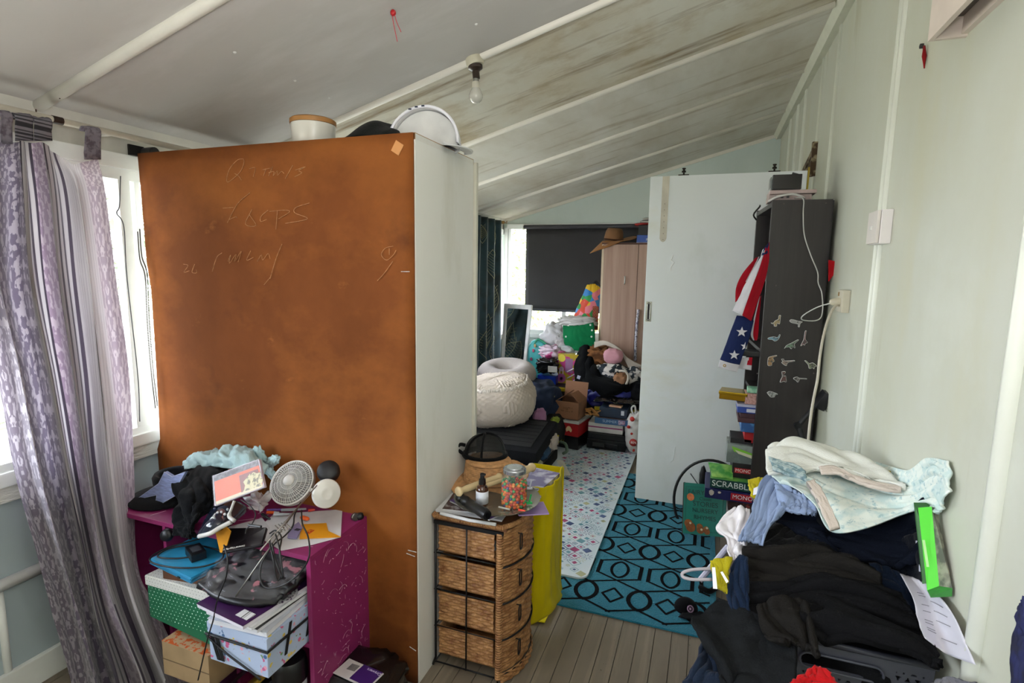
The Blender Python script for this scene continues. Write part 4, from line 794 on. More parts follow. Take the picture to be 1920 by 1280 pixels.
# ================================================================ wicker drawers
m_wick = bpy.data.materials.new('procedural'); m_wick.use_nodes = True; n, bb = nodes_of(m_wick); tc = n.nodes.new('ShaderNodeTexCoord')
vn = noi(n, tc.outputs['Object'], 30, 3); vn2 = noi(n, tc.outputs['Object'], 160, 2); rr_ = n.nodes.new('ShaderNodeValToRGB'); n.links.new(M_(n, 'ADD', M_(n, 'MULTIPLY', vn, .6), M_(n, 'MULTIPLY', vn2, .4)), rr_.inputs[0])
rr_.color_ramp.elements[0].position = .35; rr_.color_ramp.elements[0].color = lin('7a4c28'); rr_.color_ramp.elements[1].position = .65; rr_.color_ramp.elements[1].color = lin('b98a58'); n.links.new(rr_.outputs[0], bb.inputs['Base Color']); bb.inputs['Roughness'].default_value = .55
def weave(b, P, nu, nv, amp=.0034, n3=None):
    "real basket weave: strands bulge over and under the uprights of the surface P(u,v); nu uprights, nv strands"
    sx, sz = 3, 4; W_, H_ = nu*sx, nv*sz
    def f(u, v):
        p = Vector(P(u, v)); du = Vector(P(min(1, u+.01), v))-Vector(P(max(0, u-.01), v)); dv = Vector(P(u, min(1, v+.01)))-Vector(P(u, max(0, v-.01))); nn_ = du.cross(dv).normalized()
        r = v*nv; k = int(min(r, nv-1)); s = math.sin(PI*(r-k)); ph = math.cos(PI*(u*nu+(k % 2)))
        return p+nn_*amp*(s*(.9+.9*ph)-.6)
    b.grid(f, W_, H_); return b
dr = thing('wicker_drawer_stand', 'narrow wicker drawer stand with four bow fronted drawers and black frame', 'drawers')
dx0, dx1, dy0, dy1, dzt = -.878, -.622, 1.650, 1.952, .596; mbk = mat('17171a', .45, .4)
for (x, y) in ((dx0+.004, dy0), (dx1-.006, dy0), (dx0+.004, dy1), (dx1-.006, dy1)):
    b = B(); b.tube([(x-(.012 if x < -.8 else 0), y-(.0), .006), (x, y, .04), (x, y, dzt-.03)], .0045, 8); part('leg', b, mbk, dr, smooth=True)
b = B(); b.tube([((dx0+dx1)/2, dy0-.002, .02), ((dx0+dx1)/2, dy0-.002, dzt-.03)], .0032, 8); part('side_bar', b, mbk, dr, smooth=True)
for z in (.018, .165, .31, .452, .57):
    b = B(); b.tube([(dx0, dy0+.004, z), (dx1, dy0+.004, z)], .003, 6); b.tube([(dx0, dy0, z), (dx0, dy1, z), (dx1, dy1, z)], .003, 6); part('frame_rail', b, mbk, dr, smooth=True)
b = B(); b.span((dx0, dy0-.006, dzt-.03), (dx1+.01, dy0+.002, dzt-.017)); part('frame_edge', b, mbk, dr)
def bow(y): return dx1+.0+.058*math.sin(PI*max(0, min(1, (y-dy0)/(dy1-dy0))))**.75
zs = [(.455, .568), (.318, .432), (.180, .298), (.048, .162)]
for k, (z0, z1) in enumerate(zs):
    d = bpy.data.objects.new('drawer', None); COL.objects.link(d); d.parent = dr
    b = B(); weave(b, lambda u, v: (dx0+.012+(dx1-.028-dx0-.012)*u, dy0+.010, z0+.004+(z1-z0-.004)*v), 9, 10)
    b.span((dx0+.014, dy0+.014, z0), (dx1-.02, dy1-.012, z0+.006)); b.span((dx0+.014, dy1-.016, z0), (dx1-.02, dy1-.012, z1)); b.span((dx0+.012, dy0+.013, z0), (dx0+.016, dy1-.012, z1)); part('basket', b, m_wick, d, smooth=True)
    b = B(); P = [(dx0+.010, dy0+.006, z1), (dx1-.024, dy0+.006, z1)]; b.tube(P, .0055, 8); part('rolled_rim', b, m_wick, d, smooth=True)
    b = B(); zz0, zz1 = z0-.008, z1+.010; weave(b, lambda u, v: (bow(dy0+(dy1-dy0)*u)-.001*k, dy0+(dy1-dy0)*u, zz0+(zz1-zz0)*v), 12, 12); part('bowed_front', b, m_wick, d, smooth=True)
    b = B(); P = [(bow(y)+.003, y, zz0-.002) for y in [dy0+(dy1-dy0)*i/16 for i in range(17)]]; b.tube(P, .0035, 6); part('bow_rail', b, mbk, d, smooth=True)  # rail in the frame's black along the foot of the bowed front
    hy = 1.715; hz = (z0+z1)/2+.012; b = B(); b.tube([(bow(hy)+.012, hy+.011*math.cos(a), hz+(.018 if math.sin(a) > 0 else -.018)+.011*math.sin(a)) for a in [2*PI*i/20 for i in range(20)]], .0024, 6, closed=True); b.tube([(bow(hy)-.002, hy, hz+.029), (bow(hy)+.012, hy, hz+.029)], .002, 6); part('ring_handle', b, mbk, d, smooth=True)
for x, y in ((dx1-.004, dy0-.002), (dx1-.004, dy1-.002)):
    b = B()
    for k in range(60): b.lathe([(.0, 0), (.012, 0), (.013, .0045), (.012, .009), (0, .009)], (x, y+.004, .02+k*.0092), seg=8)
    part('wrapped_post', b, m_wick, dr, smooth=True)['kind'] = 'stuff'
# bottom flare of the front
b = B(); weave(b, lambda u, v: (bow(dy0+(dy1-dy0)*u)+.006, dy0+(dy1-dy0)*u, .004+.04*v), 18, 5); part('plinth_weave', b, m_wick, dr, smooth=True)
b = B(); b.span((dx0, dy0, dzt-.016), (dx1+.02, dy1, dzt-.004)); part('top_panel', b, mat('6e4526', .7), dr)
P = [(dx0, dy0-.005, dzt), (dx1+.004, dy0-.005, dzt)]+[(bow(y)+.006, y, dzt) for y in [dy0+(dy1-dy0)*i/12 for i in range(1, 12)]]+[(dx1, dy1, dzt), (dx0, dy1, dzt)]
b = B()
for i in range(len(P)):
    a, c = Vector(P[i]), Vector(P[(i+1) % len(P)]); L = (c-a).length; k = max(1, int(L/.006))
    for q_ in range(k): b.lathe([(0, 0), (.0085, .0005), (.0098, .003), (.0085, .0055), (0, .006)], a+(c-a)*(q_/k), (c-a).normalized(), 8)
part('braided_rim', b, m_wick, dr, smooth=True)['kind'] = 'stuff'
b = B(); b.blob((-.70, 1.75, .455), (.05, .06, .012), amp=.3); one('white_cloth', b, fabric('c9ccd2'), 'white cloth showing in the gap of the second wicker drawer', 'cloth', smooth=True)
# magazines on top
z = dzt+.008
for c, x0, y0, w, d, rz, lab in (('cfcfd2', -.76, 1.79, .25, .25, .06, 'white paged magazine lowest on the wicker drawers'), ('3a1714', -.755, 1.79, .23, .22, .16, 'dark red magazine beneath the round tray'), ('5d3c86', -.70, 1.80, .21, .27, -.42, 'purple cover magazine turned askew beneath the round tray'), ('24283a', -.70, 1.83, .20, .25, -.25, 'navy booklet just beneath the round tray')):
    t = thing('magazine', lab, 'magazine', 'magazines on the wicker drawers'); b = B(); b.box((x0, y0, z+.003), (w, d, .006), rotz(rz)); part('pages', b, mat('cdcdd0', .6), t); b = B(); b.box((x0, y0, z+.0066), (w+.003, d+.003, .001), rotz(rz)); part('cover', b, mat(c, .35, c2='b5b2b4' if c != 'cfcfd2' else None, sc=22, mask=(.6, .68)), t); z += .0078
b = B(); b.tube([at(x, y, Z=.612) for x, y in ((826, 962), (880, 975), (930, 983))], .006, 8); one('rolled_paper', b, mat('d6d6d8', .6), 'rolled white paper lying along the front edge of the wicker stand', 'paper', smooth=True)
# tray
zt_ = z+.004; tc_ = Vector((-.682, 1.765, zt_)); b = B(); b.lathe([(0, 0), (.11, 0), (.155, .008), (.158, .012), (.154, .012), (.11, .004), (0, .004)], tc_, seg=56); one('round_tray', b, mat('8f8b80', .22, .6, var=.1), 'round dull silver tray on top of the wicker drawers', 'tray', smooth=True, angle=40)
zt_ += .005
# jar of beads
t = thing('bead_jar', 'glass jar of coloured water beads with silver lid on the tray', 'jar'); jc = Vector((-.606, 1.735, zt_))
b = B(); b.lathe([(0, .001), (.040, .001), (.046, .006), (.047, .09), (.045, .105), (.036, .118), (.036, .126)], jc, seg=36); part('glass', b, mat('dfe6d8', .03, alpha=.10, var=0, coat=.0), t, smooth=True)
b = B(); b.lathe([(0, .141), (.028, .141), (.030, .138), (.038, .137), (.041, .133), (.041, .122), (.038, .121)], jc, seg=36); part('lid', b, mat('a7aab0', .25, .8), t, smooth=True, angle=35)
random.seed(4); cols = ['d4511c', 'c93f18', 'de7a22', '2f8f4c', '1f6d3c', '3c2a66', 'b8261c']; bs = [B() for _ in cols]; n_b = 0
for lay in range(9):
    for ring, (rr, cnt) in enumerate(((.0395, 19), (.028, 14))):
        for k in range(cnt):
            a = 2*PI*(k+random.random()*.6)/cnt; bs[random.choice((0, 0, 1, 2, 2, 3, 3, 4, 5, 6))].blob(jc+Vector((rr*math.cos(a), rr*math.sin(a),   .008+lay*.0095+random.uniform(-.001, .001))), (.0064,)*3, nu=8, nv=6, amp=0)
for c, bb_ in zip(cols, bs): part('beads', bb_, mat(c, .15, coat=.4, var=.2), t, smooth=True)['kind'] = 'stuff'
# pump bottle
t = thing('pump_bottle', 'amber bottle with white label and black pump on the tray', 'bottle'); pc = Vector((-.712, 1.695, zt_))
b = B(); b.lathe([(0, 0), (.0215, 0), (.022, .003), (.022, .058), (.018, .068), (.011, .073), (.011, .077), (0, .077)], pc, seg=28); part('amber_glass', b, mat('3d1c0c', .08, coat=.6), t, smooth=True, angle=45)
b = B(); b.lathe([(.0224, .008), (.0226, .008), (.0226, .053), (.0224, .053)], pc, seg=28); part('label', b, mat('d5d8e2', .5, var=.03), t, smooth=True)
b = B(); b.lathe([(0, .077), (.013, .077), (.012, .094), (.008, .097), (.007, .115), (.0, .117)], pc, seg=20); b.box(pc+Vector((.004, -.004, .113)), (.018, .008, .006)); part('pump', b, mat('101012', .35), t, smooth=True, angle=40)
# black curling handset
t = thing('black_roller', 'black knobbed massage roller lying on the tray', 'roller'); a0 = at(860, 930, Z=zt_+.018); a1 = at(914, 966, Z=zt_+.018); dd = (a1-a0)
b = B(); L = dd.length; b.lathe([(0, 0), (.014, .001), (.017, .006), (.016, .022), (.011, .028), (.014, .034), (.018, .042), (.018, .056), (.012, .064), (.013, .072), (.018, .078), (.019, L-.01), (.016, L), (0, L)], a0, dd.normalized(), 22); part('body', b, mat('151517', .4), t, smooth=True, angle=50)
b = B(); b.lathe([(0, 0), (.010, 0), (.010, .002), (0, .002)], a1+dd.normalized()*.0005, dd.normalized(), 18); part('end_face', b, mat('050506', .3), t, smooth=True, angle=40)
# rolling-pin shaped bone coloured sticks
m_bone = mat('cdb68c', .5, var=.1, sc=14)
for pa, pb, lab, r in (((858, 922), (938, 893), 'pale bone coloured turned stick lying behind the amber bottle', .012), ((905, 912), (952, 897), 'shorter bone stick with stained end beside the jar', .008), ((970, 889), (999, 875), 'thick bone stick end poking past the jar lid', .014)):
    z_ = .70 if r < .013 else .735; a0 = at(*pa, Z=z_); a1 = at(*pb, Z=z_); L = (a1-a0).length; n_ = (a1-a0).normalized(); b = B(); b.lathe([(0, 0), (r*1.3, 0), (r*1.5, r*.5), (r*1.1, r*1.2), (r*.8, r*1.8), (r, r*3), (r*1.05, L*.6), (r*.9, L-r), (r*1.25, L-r*.6), (r*1.1, L), (0, L)], a0, n_, 20); one('wooden_stick', b, m_bone, lab, 'wooden stick', smooth=True)
# straw hat with black mesh cap over it
t = thing('straw_hat', 'tan straw hat lying behind the tray on the wicker drawers', 'hat'); sc0 = Vector((-.77, 1.895, .655)); b = B()
def hatc(u, v):
    a = 2*PI*u; r = .088+.010*(1-v)+.003*math.sin(a*2); top = v
    return sc0+Vector((math.cos(a)*r*(1 if v < .9 else .9), math.sin(a)*r*.85, .085*v))
weave(b, lambda u, v: hatc(1-u, v), 34, 12, .0018); b.lathe([(0, .086), (.08, .084), (.088, .078)], sc0, seg=34); part('crown', b, m_wick2 if 'm_wick2' in globals() else mat('b98a5c', .6, var=.25, sc=60), t, smooth=True)
b = B()
def brim(u, v):
    a = 2*PI*u; r = .088+.072*v; return sc0+Vector((math.cos(a)*r, math.sin(a)*r*.8, -.004+.028*v*math.sin(a*1.0+.6)+.018*v*math.cos(a*2)))
b.grid(brim, 60, 8); o = part('brim', b, mat('b98a5c', .6, var=.25, sc=60), t, smooth=True); solidify(o, .004)
b = B(); rows = [[at(925, 876, Y=1.95), at(960, 862, Y=1.99), at(985, 872, Y=2.02)], [at(915, 900, Y=1.93), at(960, 885, Y=1.96), at(992, 885, Y=2.0)]]
sheet(rows, 24, 10, amp=.004, fu=14, fv=1, seed=4, b=b); o = part('raised_brim', b, mat('b98a5c', .6, var=.25, sc=60), t, smooth=True); solidify(o, .004)
t = thing('mesh_cap', 'black baseball cap with see-through mesh perched on the straw hat', 'cap'); cc = Vector((-.80, 1.93, .747)); b = B()
def dome(u, v):
    a = 2*PI*u; th = v*PI/2*.98; return cc+Vector((math.cos(a)*math.cos(th)*.083, math.sin(a)*math.cos(th)*.075, math.sin(th)*.078))
b.grid(dome, 40, 14); part('mesh_dome', b, mat('0c0c0e', .6, alpha=.72), t, smooth=True)
b = B(); b.tube([dome(k/40, .0)+Vector((0, 0, -.008)) for k in range(40)], .011, 6, closed=True); part('band', b, fabric('0b0b0d'), t, smooth=True)
for u0 in (.64, .78, .12):
    b = B(); b.tube([dome(u0, v/12)*1.0+Vector((0, 0, .001)) for v in range(13)], .005, 6); part('seam', b, fabric('0b0b0d'), t, smooth=True)
b = B(); b.tube(crv([cc+Vector((-.075, -.045, .0)), cc+Vector((-.098, -.055, .022)), cc+Vector((-.085, -.05, .038)), cc+Vector((-.068, -.04, .034))], 16), .007, 6); part('strap_loop', b, fabric('0b0b0d'), t, smooth=True)
for x, y, lab, c in ((992, 942, 'green hair clip lying right of the bead jar', '1faf5a'), (993, 915, 'white and blue clip leaning behind the bead jar', 'c3c6d2')):
    c0 = at(x, y, Z=zt_+.010); b = B(); b.box(c0, (.022, .012, .006), rotz(.4), bev=.002); b.tube([c0, c0+Vector((.004, .01, .028))], .003, 6); one('hair_clip', b, mat(c, .3), lab, 'clip')
b = B(); b.tube([at(972, 955, Z=zt_+.006), at(985, 958, Z=zt_+.006)], .0038, 8); one('red_stub', b, mat('e2401e', .5), 'short orange red stick on the tray rim', 'stick', smooth=True, angle=40)
b = B(); b.tube([at(935, 950, Z=zt_+.006), at(956, 955, Z=zt_+.006)], .0035, 8); one('clear_tube', b, mat('c2c0b8', .2), 'small clear tube in front of the bead jar', 'tube', smooth=True, angle=40)
b = B(); b.box(at(1006, 955, Z=.612)+Vector((-.02, .0, 0)), (.11, .10, .004), rotz(.5)); one('lilac_booklet', b, mat('a58bc0', .5), 'lilac booklet corner sticking out right of the tray', 'booklet')
# yellow bag
t = thing('yellow_bag', 'tall bright yellow bag standing behind the wicker drawers', 'bag'); m_y = fabric('c9b60a', var=.06, bump=.15)
rows = [[Vector((-.69, 2.00, z_)), Vector((-.64, 1.985, z_)), Vector((-.585, 1.99, z_)), Vector((-.55, 2.03, z_)), Vector((-.545, 2.12, z_)), Vector((-.56, 2.26, z_))] for z_ in (.612, .50, .30, .14)]
rows.append([Vector((-.70, 2.0, .015)), Vector((-.65, 1.985, .012)), Vector((-.60, 1.99, .015)), Vector((-.545, 2.04, .04)), Vector((-.535, 2.15, .03)), Vector((-.55, 2.28, .02))])
b = sheet(rows, 40, 50, amp=.012, fu=4, fv=2.2, seed=6); o = part('front', b, m_y, t, smooth=True); solidify(o, .003)
b = B(); b.slab([(-.70, 2.0, .012), (-.56, 2.02, .012), (-.56, 2.27, .012), (-.72, 2.27, .012)], (0, 0, 1), .004); part('base', b, m_y, t); b = B(); b.slab([(-.70, 2.28, .012), (-.56, 2.275, .012), (-.56, 2.27, .60), (-.70, 2.27, .60)], (0, 1, 0), .003); part('back', b, m_y, t)
b = B(); b.slab([(-.70, 2.0, .60), (-.58, 2.0, .605), (-.56, 2.2, .60), (-.70, 2.25, .59)], (0, 0, -1), .02); part('contents', b, mat('5a4f78', .5, c2='b9b6c4', sc=14), t)
# ================================================================ far corner: window dressing
t = thing('roller_blind', 'dark charcoal roller blind pulled down over the end window', 'blind')
b = B()
def bl(u, v): return Vector((-1.87+u*1.32, 5.60+.006*noise.noise(Vector((u*4, v*2, 2)))+.003*math.sin(u*9), 1.885-v*.86+.0*u))
b.grid(bl, 30, 14); o = part('fabric', b, mat('302e30', .8, var=.15, sc=3), t, smooth=True); solidify(o, .002)
b = B(); b.tube([(-1.90, 5.605, 1.905), (-.52, 5.605, 1.905)], .022, 12); part('roller', b, mat('3a383d', .6), t, smooth=True, angle=40)
b = B(); b.span((-1.865, 5.594, 1.02), (-.555, 5.606, 1.045), bev=.003); part('hem_bar', b, mat('3a3a42', .6), t)
b = B(); b.span((-1.905, 5.585, 1.88), (-1.895, 5.63, 1.93)); part('bracket', b, mat('c9c6bc', .5), t)
m_gc = mat('22404a', .7, c2='16292c', sc=6, sheen=.2)
t = thing('leaf_curtain', 'dark green curtain with pale leaf outlines in the far left corner', 'curtain')
def gcp(u, v):
    y = 4.74+u*(.60-.0*v); z = 1.955-v*(1.50+.05*(1-u)); return Vector((-2.075+.022*math.sin(u*21+.6*v), y-.03*v*(1-u)+.05*v*(u), z))
b = B(); b.grid(gcp, 60, 40); o = part('fabric', b, m_gc, t, smooth=True); solidify(o, .003)
random.seed(8); b = B()
def leafline(u0, v0, L, a, w):
    for s in (-1, 1): b.tube([gcp(min(.99, max(.01, u0+math.sin(a)*L*k/10*.6+s*w*math.sin(PI*k/10))), min(.99, max(.01, v0+math.cos(a)*L*k/10)))+Vector((.006, -.003, 0)) for k in range(11)], .0022, 4)
    for k in range(2, 9):
        for s in (-1, 1):
            uu = u0+math.sin(a)*L*k/10*.6; vv = v0+math.cos(a)*L*k/10
            b.tube([gcp(min(.99, max(.01, uu)), min(.99, max(.01, vv)))+Vector((.006, -.003, 0)), gcp(min(.99, max(.01, uu+s*w*.8)), min(.99, max(.01, vv-.03)))+Vector((.006, -.003, 0))], .0012, 4)
for u0, v0, L, a, w in ((.75, .03, .16, .2, .10), (.62, .20, .2, .3, .14), (.8, .42, .26, -.3, .12), (.55, .62, .30, -.5, .10), (.35, .72, .2, .3, .16), (.7, .78, .2, -.2, .12), (.25, .05, .12, .3, .08)): leafline(u0, v0, L, a, w)
part('leaf_print', b, mat('a9a682', .7), t, smooth=True)['kind'] = 'stuff'
b = B(); b.slab([(-2.105, 4.2, 1.96), (-2.105, 4.76, 1.96), (-2.105, 4.76, 1.40), (-2.105, 4.2, 1.40)], (1, 0, 0), .004); one('dark_blind', b, mat('1b1c22', .8), 'short dark blind in the side window left of the leaf curtain', 'blind')
t = thing('wall_hook', 'small brass curtain hook in the far top corner', 'hook'); b = B(); b.span((-2.14, 5.50, 1.935), (-2.09, 5.52, 1.965)); part('plate', b, mat('8a6a38', .5), t); b = B(); b.tube([(-2.09, 5.51, 1.95), (-2.06, 5.51, 1.94), (-2.06, 5.51, 1.965)], .005, 6); part('pin', b, mat('8a6a38', .5), t)
# leaning framed mirror
t = thing('leaning_mirror', 'white framed mirror leaning in the far left corner reflecting the curtain', 'mirror')
A, Bq, C, D = at(946, 569, Y=5.30), at(998, 572, Y=5.18), at(985, 697, Y=4.98), at(940, 686, Y=5.10)
nn = (Bq-A).cross(D-A).normalized(); nn = nn if nn.y < 0 else -nn
def ml(u, v): return (A*(1-u)+Bq*u)*(1-v)+(D*(1-u)+C*u)*v
b = B(); b.slab([ml(.1, .06), ml(.9, .06), ml(.9, .94), ml(.1, .94)], -nn, .006); part('glass', b, mat('e8ecec', .01, 1, var=0), t)
for (u0, v0, u1, v1) in ((0, 0, 1, .07), (0, .93, 1, 1), (0, .06, .11, .94), (.89, .06, 1, .94)):
    b = B(); b.slab([ml(u0, v0)+nn*.008, ml(u1, v0)+nn*.008, ml(u1, v1)+nn*.008, ml(u0, v1)+nn*.008], -nn, .02, bev=.002); part('frame_side', b, mat('dcdcdc', .4), t)
# ================================================================ far corner: wardrobe and things on it
t = thing('pale_wood_wardrobe', 'narrow pale woodgrain wardrobe in the far right corner', 'wardrobe')
m_oak = stained('a58676', [('8c6c5c', (22, 1, .8), .42, .75, 3), ('b89c8a', (9, 1, .5), .5, .8, 9)], .5)
b = B(); b.span((-.945, 5.02, 0), (-.925, 5.45, 1.70)); part('side_panel', b, mat('c6b59a', .5), t); b = B(); b.span((-.30, 5.02, 0), (-.28, 5.45, 1.70)); part('side_panel', b, mat('c6b59a', .5), t)
b = B(); b.span((-.945, 5.02, 1.70), (-.28, 5.45, 1.715)); part('top_panel', b, mat('55301f', .5), t)
for x0, x1 in ((-.922, -.615), (-.611, -.302)):
    b = B(); b.span((x0, 5.0, .03), (x1, 5.018, 1.698), bev=.001); d = part('door', b, m_oak, t)
    if x0 < -.9:
        hz = at(1171, 525, Y=4.99); b = B(); b.tube([hz+Vector((0, 0, .035)), hz+Vector((.004, -.012, .02)), hz+Vector((.004, -.012, -.02)), hz+Vector((0, 0, -.035))], .005, 6); part('handle', b, mat('e2e2de', .3), d, smooth=True)
b = B(); b.span((-.92, 5.45, 0), (-.28, 5.455, 1.7)); part('back_panel', b, mat('8a6f52', .7), t)
t = thing('felt_hat', 'wide brimmed tan felt hat drooping over the pale wardrobe corner', 'hat'); hc3 = Vector((-.86, 5.12, 1.735)); b = B()
def fbrim(u, v):
    a = 2*PI*u; r = .085+.10*v; dz = .035*v*math.cos(a-.3)+(-.055*v*max(0, math.cos(a-PI*1.15))**1.0)*1.6+.015*v*math.sin(2*a)
    return hc3+Vector((math.cos(a)*r*1.15, math.sin(a)*r*.8, dz))
b.grid(fbrim, 60, 10); o = part('brim', b, fabric('9a6a3c', sheen=.1), t, smooth=True); solidify(o, .005)
b = B(); b.lathe([(.09, 0), (.088, .03), (.080, .08), (.065, .115), (.035, .118), (0, .105)], hc3, (.1, -.05, 1), 32); part('crown', b, fabric('7d5a3e', sheen=.1), t, smooth=True); b = B(); b.lathe([(.092, .004), (.091, .018), (.089, .018), (.090, .004)], hc3, (.1, -.05, 1), 32); part('hat_band', b, fabric('3a2418'), t, smooth=True)
zb = 1.716
for a, c, col, lab, nm in (((-.64, 5.05, zb), (-.33, 5.30, zb+.068), '2f4f9c', 'blue printed box on the pale wardrobe', 'blue_box'), ((-.63, 5.06, zb+.070), (-.34, 5.30, zb+.155), '1d1c1d', 'black box stacked on the blue printed box', 'black_box')):
    t = thing(nm, lab, 'box'); b = B(); b.span(a, c, bev=.002); part('body', b, mat(col, .4), t)
    if col == '2f4f9c':
        b = B(); b.span((a[0]-.001, a[1]-.0012, a[2]), (c[0], a[1]-.0002, a[2]+.004)); part('edge_line', b, mat('b8c0d8', .4), t); text('pasta maker', ((a[0]+c[0])/2+.0, a[1]-.0015, a[2]+.034), (1, 0, 0), (0, 0, 1), .03, mat('d5d8ea', .4), t)
for k, (c, lab, dx, th) in enumerate((('a01f1c', 'red lid lying on the black box above the wardrobe', -.03, .022), ('9f9a93', 'grey round dish stacked on the red lid', 0, .020), ('8f8b85', 'topmost grey dish above the pale wardrobe', .01, .024))):
    b = B(); zz_ = zb+.157+[0, .024, .046][k]; b.lathe([(0, 0), (.07, 0), (.085-.014*k, .006), (.09-.016*k, th-.004), (.08-.016*k, th), (0, th)], (-.56+dx, 5.17, zz_), seg=28); one('round_dish', b, mat(c, .4), lab, 'dish', smooth=True, angle=40)
b = B(); b.tube(crv([at(1197, 580, Y=4.98), at(1194, 610, Y=4.97), at(1192, 640, Y=4.97), at(1191, 676, Y=4.97)], 20), .012, 8); o = one('patterned_scarf', b, mat('6a6478', .8, c2='c3c0cc', sc=60, mask=(.45, .52)), 'grey and lilac patterned scarf hanging on the pale wardrobe door', 'scarf', smooth=True)
# ================================================================ far clutter
def boxy(nm, lab, x0, y0, z0, x1, y1, z1, c, cat='box', rz=0, bev=.003, group=None, **k):
    t = thing(nm, lab, cat, group); b = B(); b.box(((x0+x1)/2, (y0+y1)/2, (z0+z1)/2), (x1-x0, y1-y0, z1-z0), rotz(rz), bev=bev); o = part('body', b, mat(c, **k), t); return t
def soft(nm, lab, cat, c, r, col, R=None, amp=.15, fr=3, seed=0, pw=.8, mt=None, nu=36, nv=24):
    b = B(); b.blob(c, r, R, nu, nv, amp, fr, seed, pw); return one(nm, b, mt or fabric(col), lab, cat, smooth=True)
def tub(x0, y0, x1, y1, z1, lab):
    t = thing('storage_tub', lab, 'storage tub'); b = B(); b.box(((x0+x1)/2, (y0+y1)/2, (z1-.03)/2+.002), (x1-x0-.04, y1-y0-.04, z1-.035), bev=.01, taper=1.06); part('body', b, mat('111214', .35), t); b = B(); b.span((x0, y0, z1-.03), (x1, y1, z1), bev=.006); part('lid', b, mat('b9a512', .4), t); b = B(); b.span((x0+.03, y0+.03, z1), (x1-.03, y1-.03, z1+.006), bev=.003); part('lid_panel', b, mat('15161a', .4), t)
tub(-.86, 4.50, -.42, 5.0, .315, 'black tub with yellow lid behind the stacked games'); tub(-1.36, 4.62, -.90, 5.05, .42, 'black tub with yellow lid behind the cardboard box'); tub(-1.86, 4.70, -1.38, 5.1, .38, 'black tub with yellow lid hidden behind the grey pillow')
# open suitcase
t = thing('suitcase', 'black soft suitcase lying ajar on the play mat', 'suitcase'); m_sc = fabric('15161a', sheen=.02, var=.1)
b = B(); b.span((-1.74, 3.37, .022), (-1.02, 3.93, .135), bev=.02); part('base', b, m_sc, t, smooth=True, angle=40)
Rl = frame3((1, .02, 0), (0, 1, .12)); b = B(); b.box((-1.385, 3.64, .235), (.72, .58, .105), Rl, bev=.03); part('lid', b, m_sc, t, smooth=True, angle=40)
b = B(); b.box((-1.385, 3.64, .291), (.60, .46, .006), Rl, bev=.003); part('lid_panel', b, mat('17181c', .7, bump=.3, bsc=6), t)
for k in range(6):
    b = B(); b.box((-1.385, 3.48+k*.06, .294+.0072*(k-2.5)), (.58, .003, .002), Rl); part('rib', b, m_sc, t)
for x0, nm_ in ((-1.02, 'zip_rail'),):
    b = B(); b.tube(crv([(-1.70, 3.365, .14), (-1.05, 3.365, .14), (-1.012, 3.42, .14), (-1.012, 3.9, .14)], 30), .006, 6); part(nm_, b, mat('0c0c0e', .4), t, smooth=True)
b = B(); b.tube([(-1.0, 3.42, .06), (-.995, 3.42, .10), (-.995, 3.52, .10), (-1.0, 3.52, .06)], .008, 8); part('carry_handle', b, mat('0e0f12', .5), t, smooth=True)
rows = [[at(x, y, Y=Y) for x, y, Y in r] for r in ([(1043, 862, 3.70), (1056, 862, 3.72)], [(1049, 875, 3.62), (1061, 873, 3.64)], [(1056, 892, 3.55), (1070, 890, 3.57)])]
b = sheet(rows, 8, 14, amp=.004, fu=2, fv=3); part('white_strap', b, fabric('b9b6ac'), t, smooth=True)
soft('white_garment', 'pale garment squeezed out between suitcase lid and base', 'clothing', (-1.03, 3.80, .185), (.035, .09, .05), 'b9ada4', amp=.4); soft('blue_garment', 'blue garment in the gap of the suitcase', 'clothing', (-1.035, 3.62, .16), (.03, .09, .03), '2f4a66', amp=.4); soft('pale_garment_edge', 'small cream cloth edge at the front corner of the suitcase', 'clothing', (-1.03, 3.42, .15), (.03, .06, .014), 'a9a890', amp=.4)
b = B(); b.tube(crv([at(1050, 828, Y=4.1), at(1060, 832, Y=4.08), at(1063, 845, Y=4.05), at(1056, 850, Y=4.0)], 16), .012, 6); one('green_strap', b, fabric('5d7060'), 'grey green strap curling out behind the suitcase', 'strap', smooth=True)
# crocheted pouf
t = thing('crochet_pouf', 'large cream crocheted pouf sitting on the suitcase', 'pouf'); pc = Vector((-1.475, 3.80, .475)); Rp = Matrix.Rotation(.12, 3, 'X') @ Matrix.Rotation(-.10, 3, 'Y') @ rotz(.2); b = B(); sg = lambda v, p: math.copysign(abs(v)**p, v)
def pouf(u, v):
    th = v*PI; a = u*2*PI; q_ = Vector((sg(math.cos(a), .75)*math.sin(th)**.45*.29, sg(math.sin(a), .75)*math.sin(th)**.45*.25, -math.copysign(abs(math.cos(th))**.8, math.cos(th))*.175))
    s = .0022*(math.sin(u*2*PI*40)*math.sin(v*PI*30)); dd_ = abs(((u*8) % 1)-.5)+abs(((v*3.0) % 1)-.5)*1.2; s += (.006+.004*math.sin(u*2*PI*60)) if dd_ < .30 else 0
    if v > .80: s += .012*abs(noise.noise(Vector((a*6, v*40, 1))))
    return pc+Rp@(q_*(1+s*3))
b.grid(pouf, 360, 130, wrap=True); part('cover', b, fabric('cfc1b4', var=.06, bump=.5), t, smooth=True)
b = B(); random.seed(3)
for k in range(260):
    a = 2*PI*k/260; p = pouf(k/260, .765+.01*math.sin(k)); q2 = p+(p-pc).normalized()*.012+Vector((0, 0, -.022*random.uniform(.6, 1.3))); b.tube([p+Vector((0, 0, .01)), q2], .004, 4)
part('tassel_fringe', b, fabric('e6dcd4'), t, smooth=True)['kind'] = 'stuff'
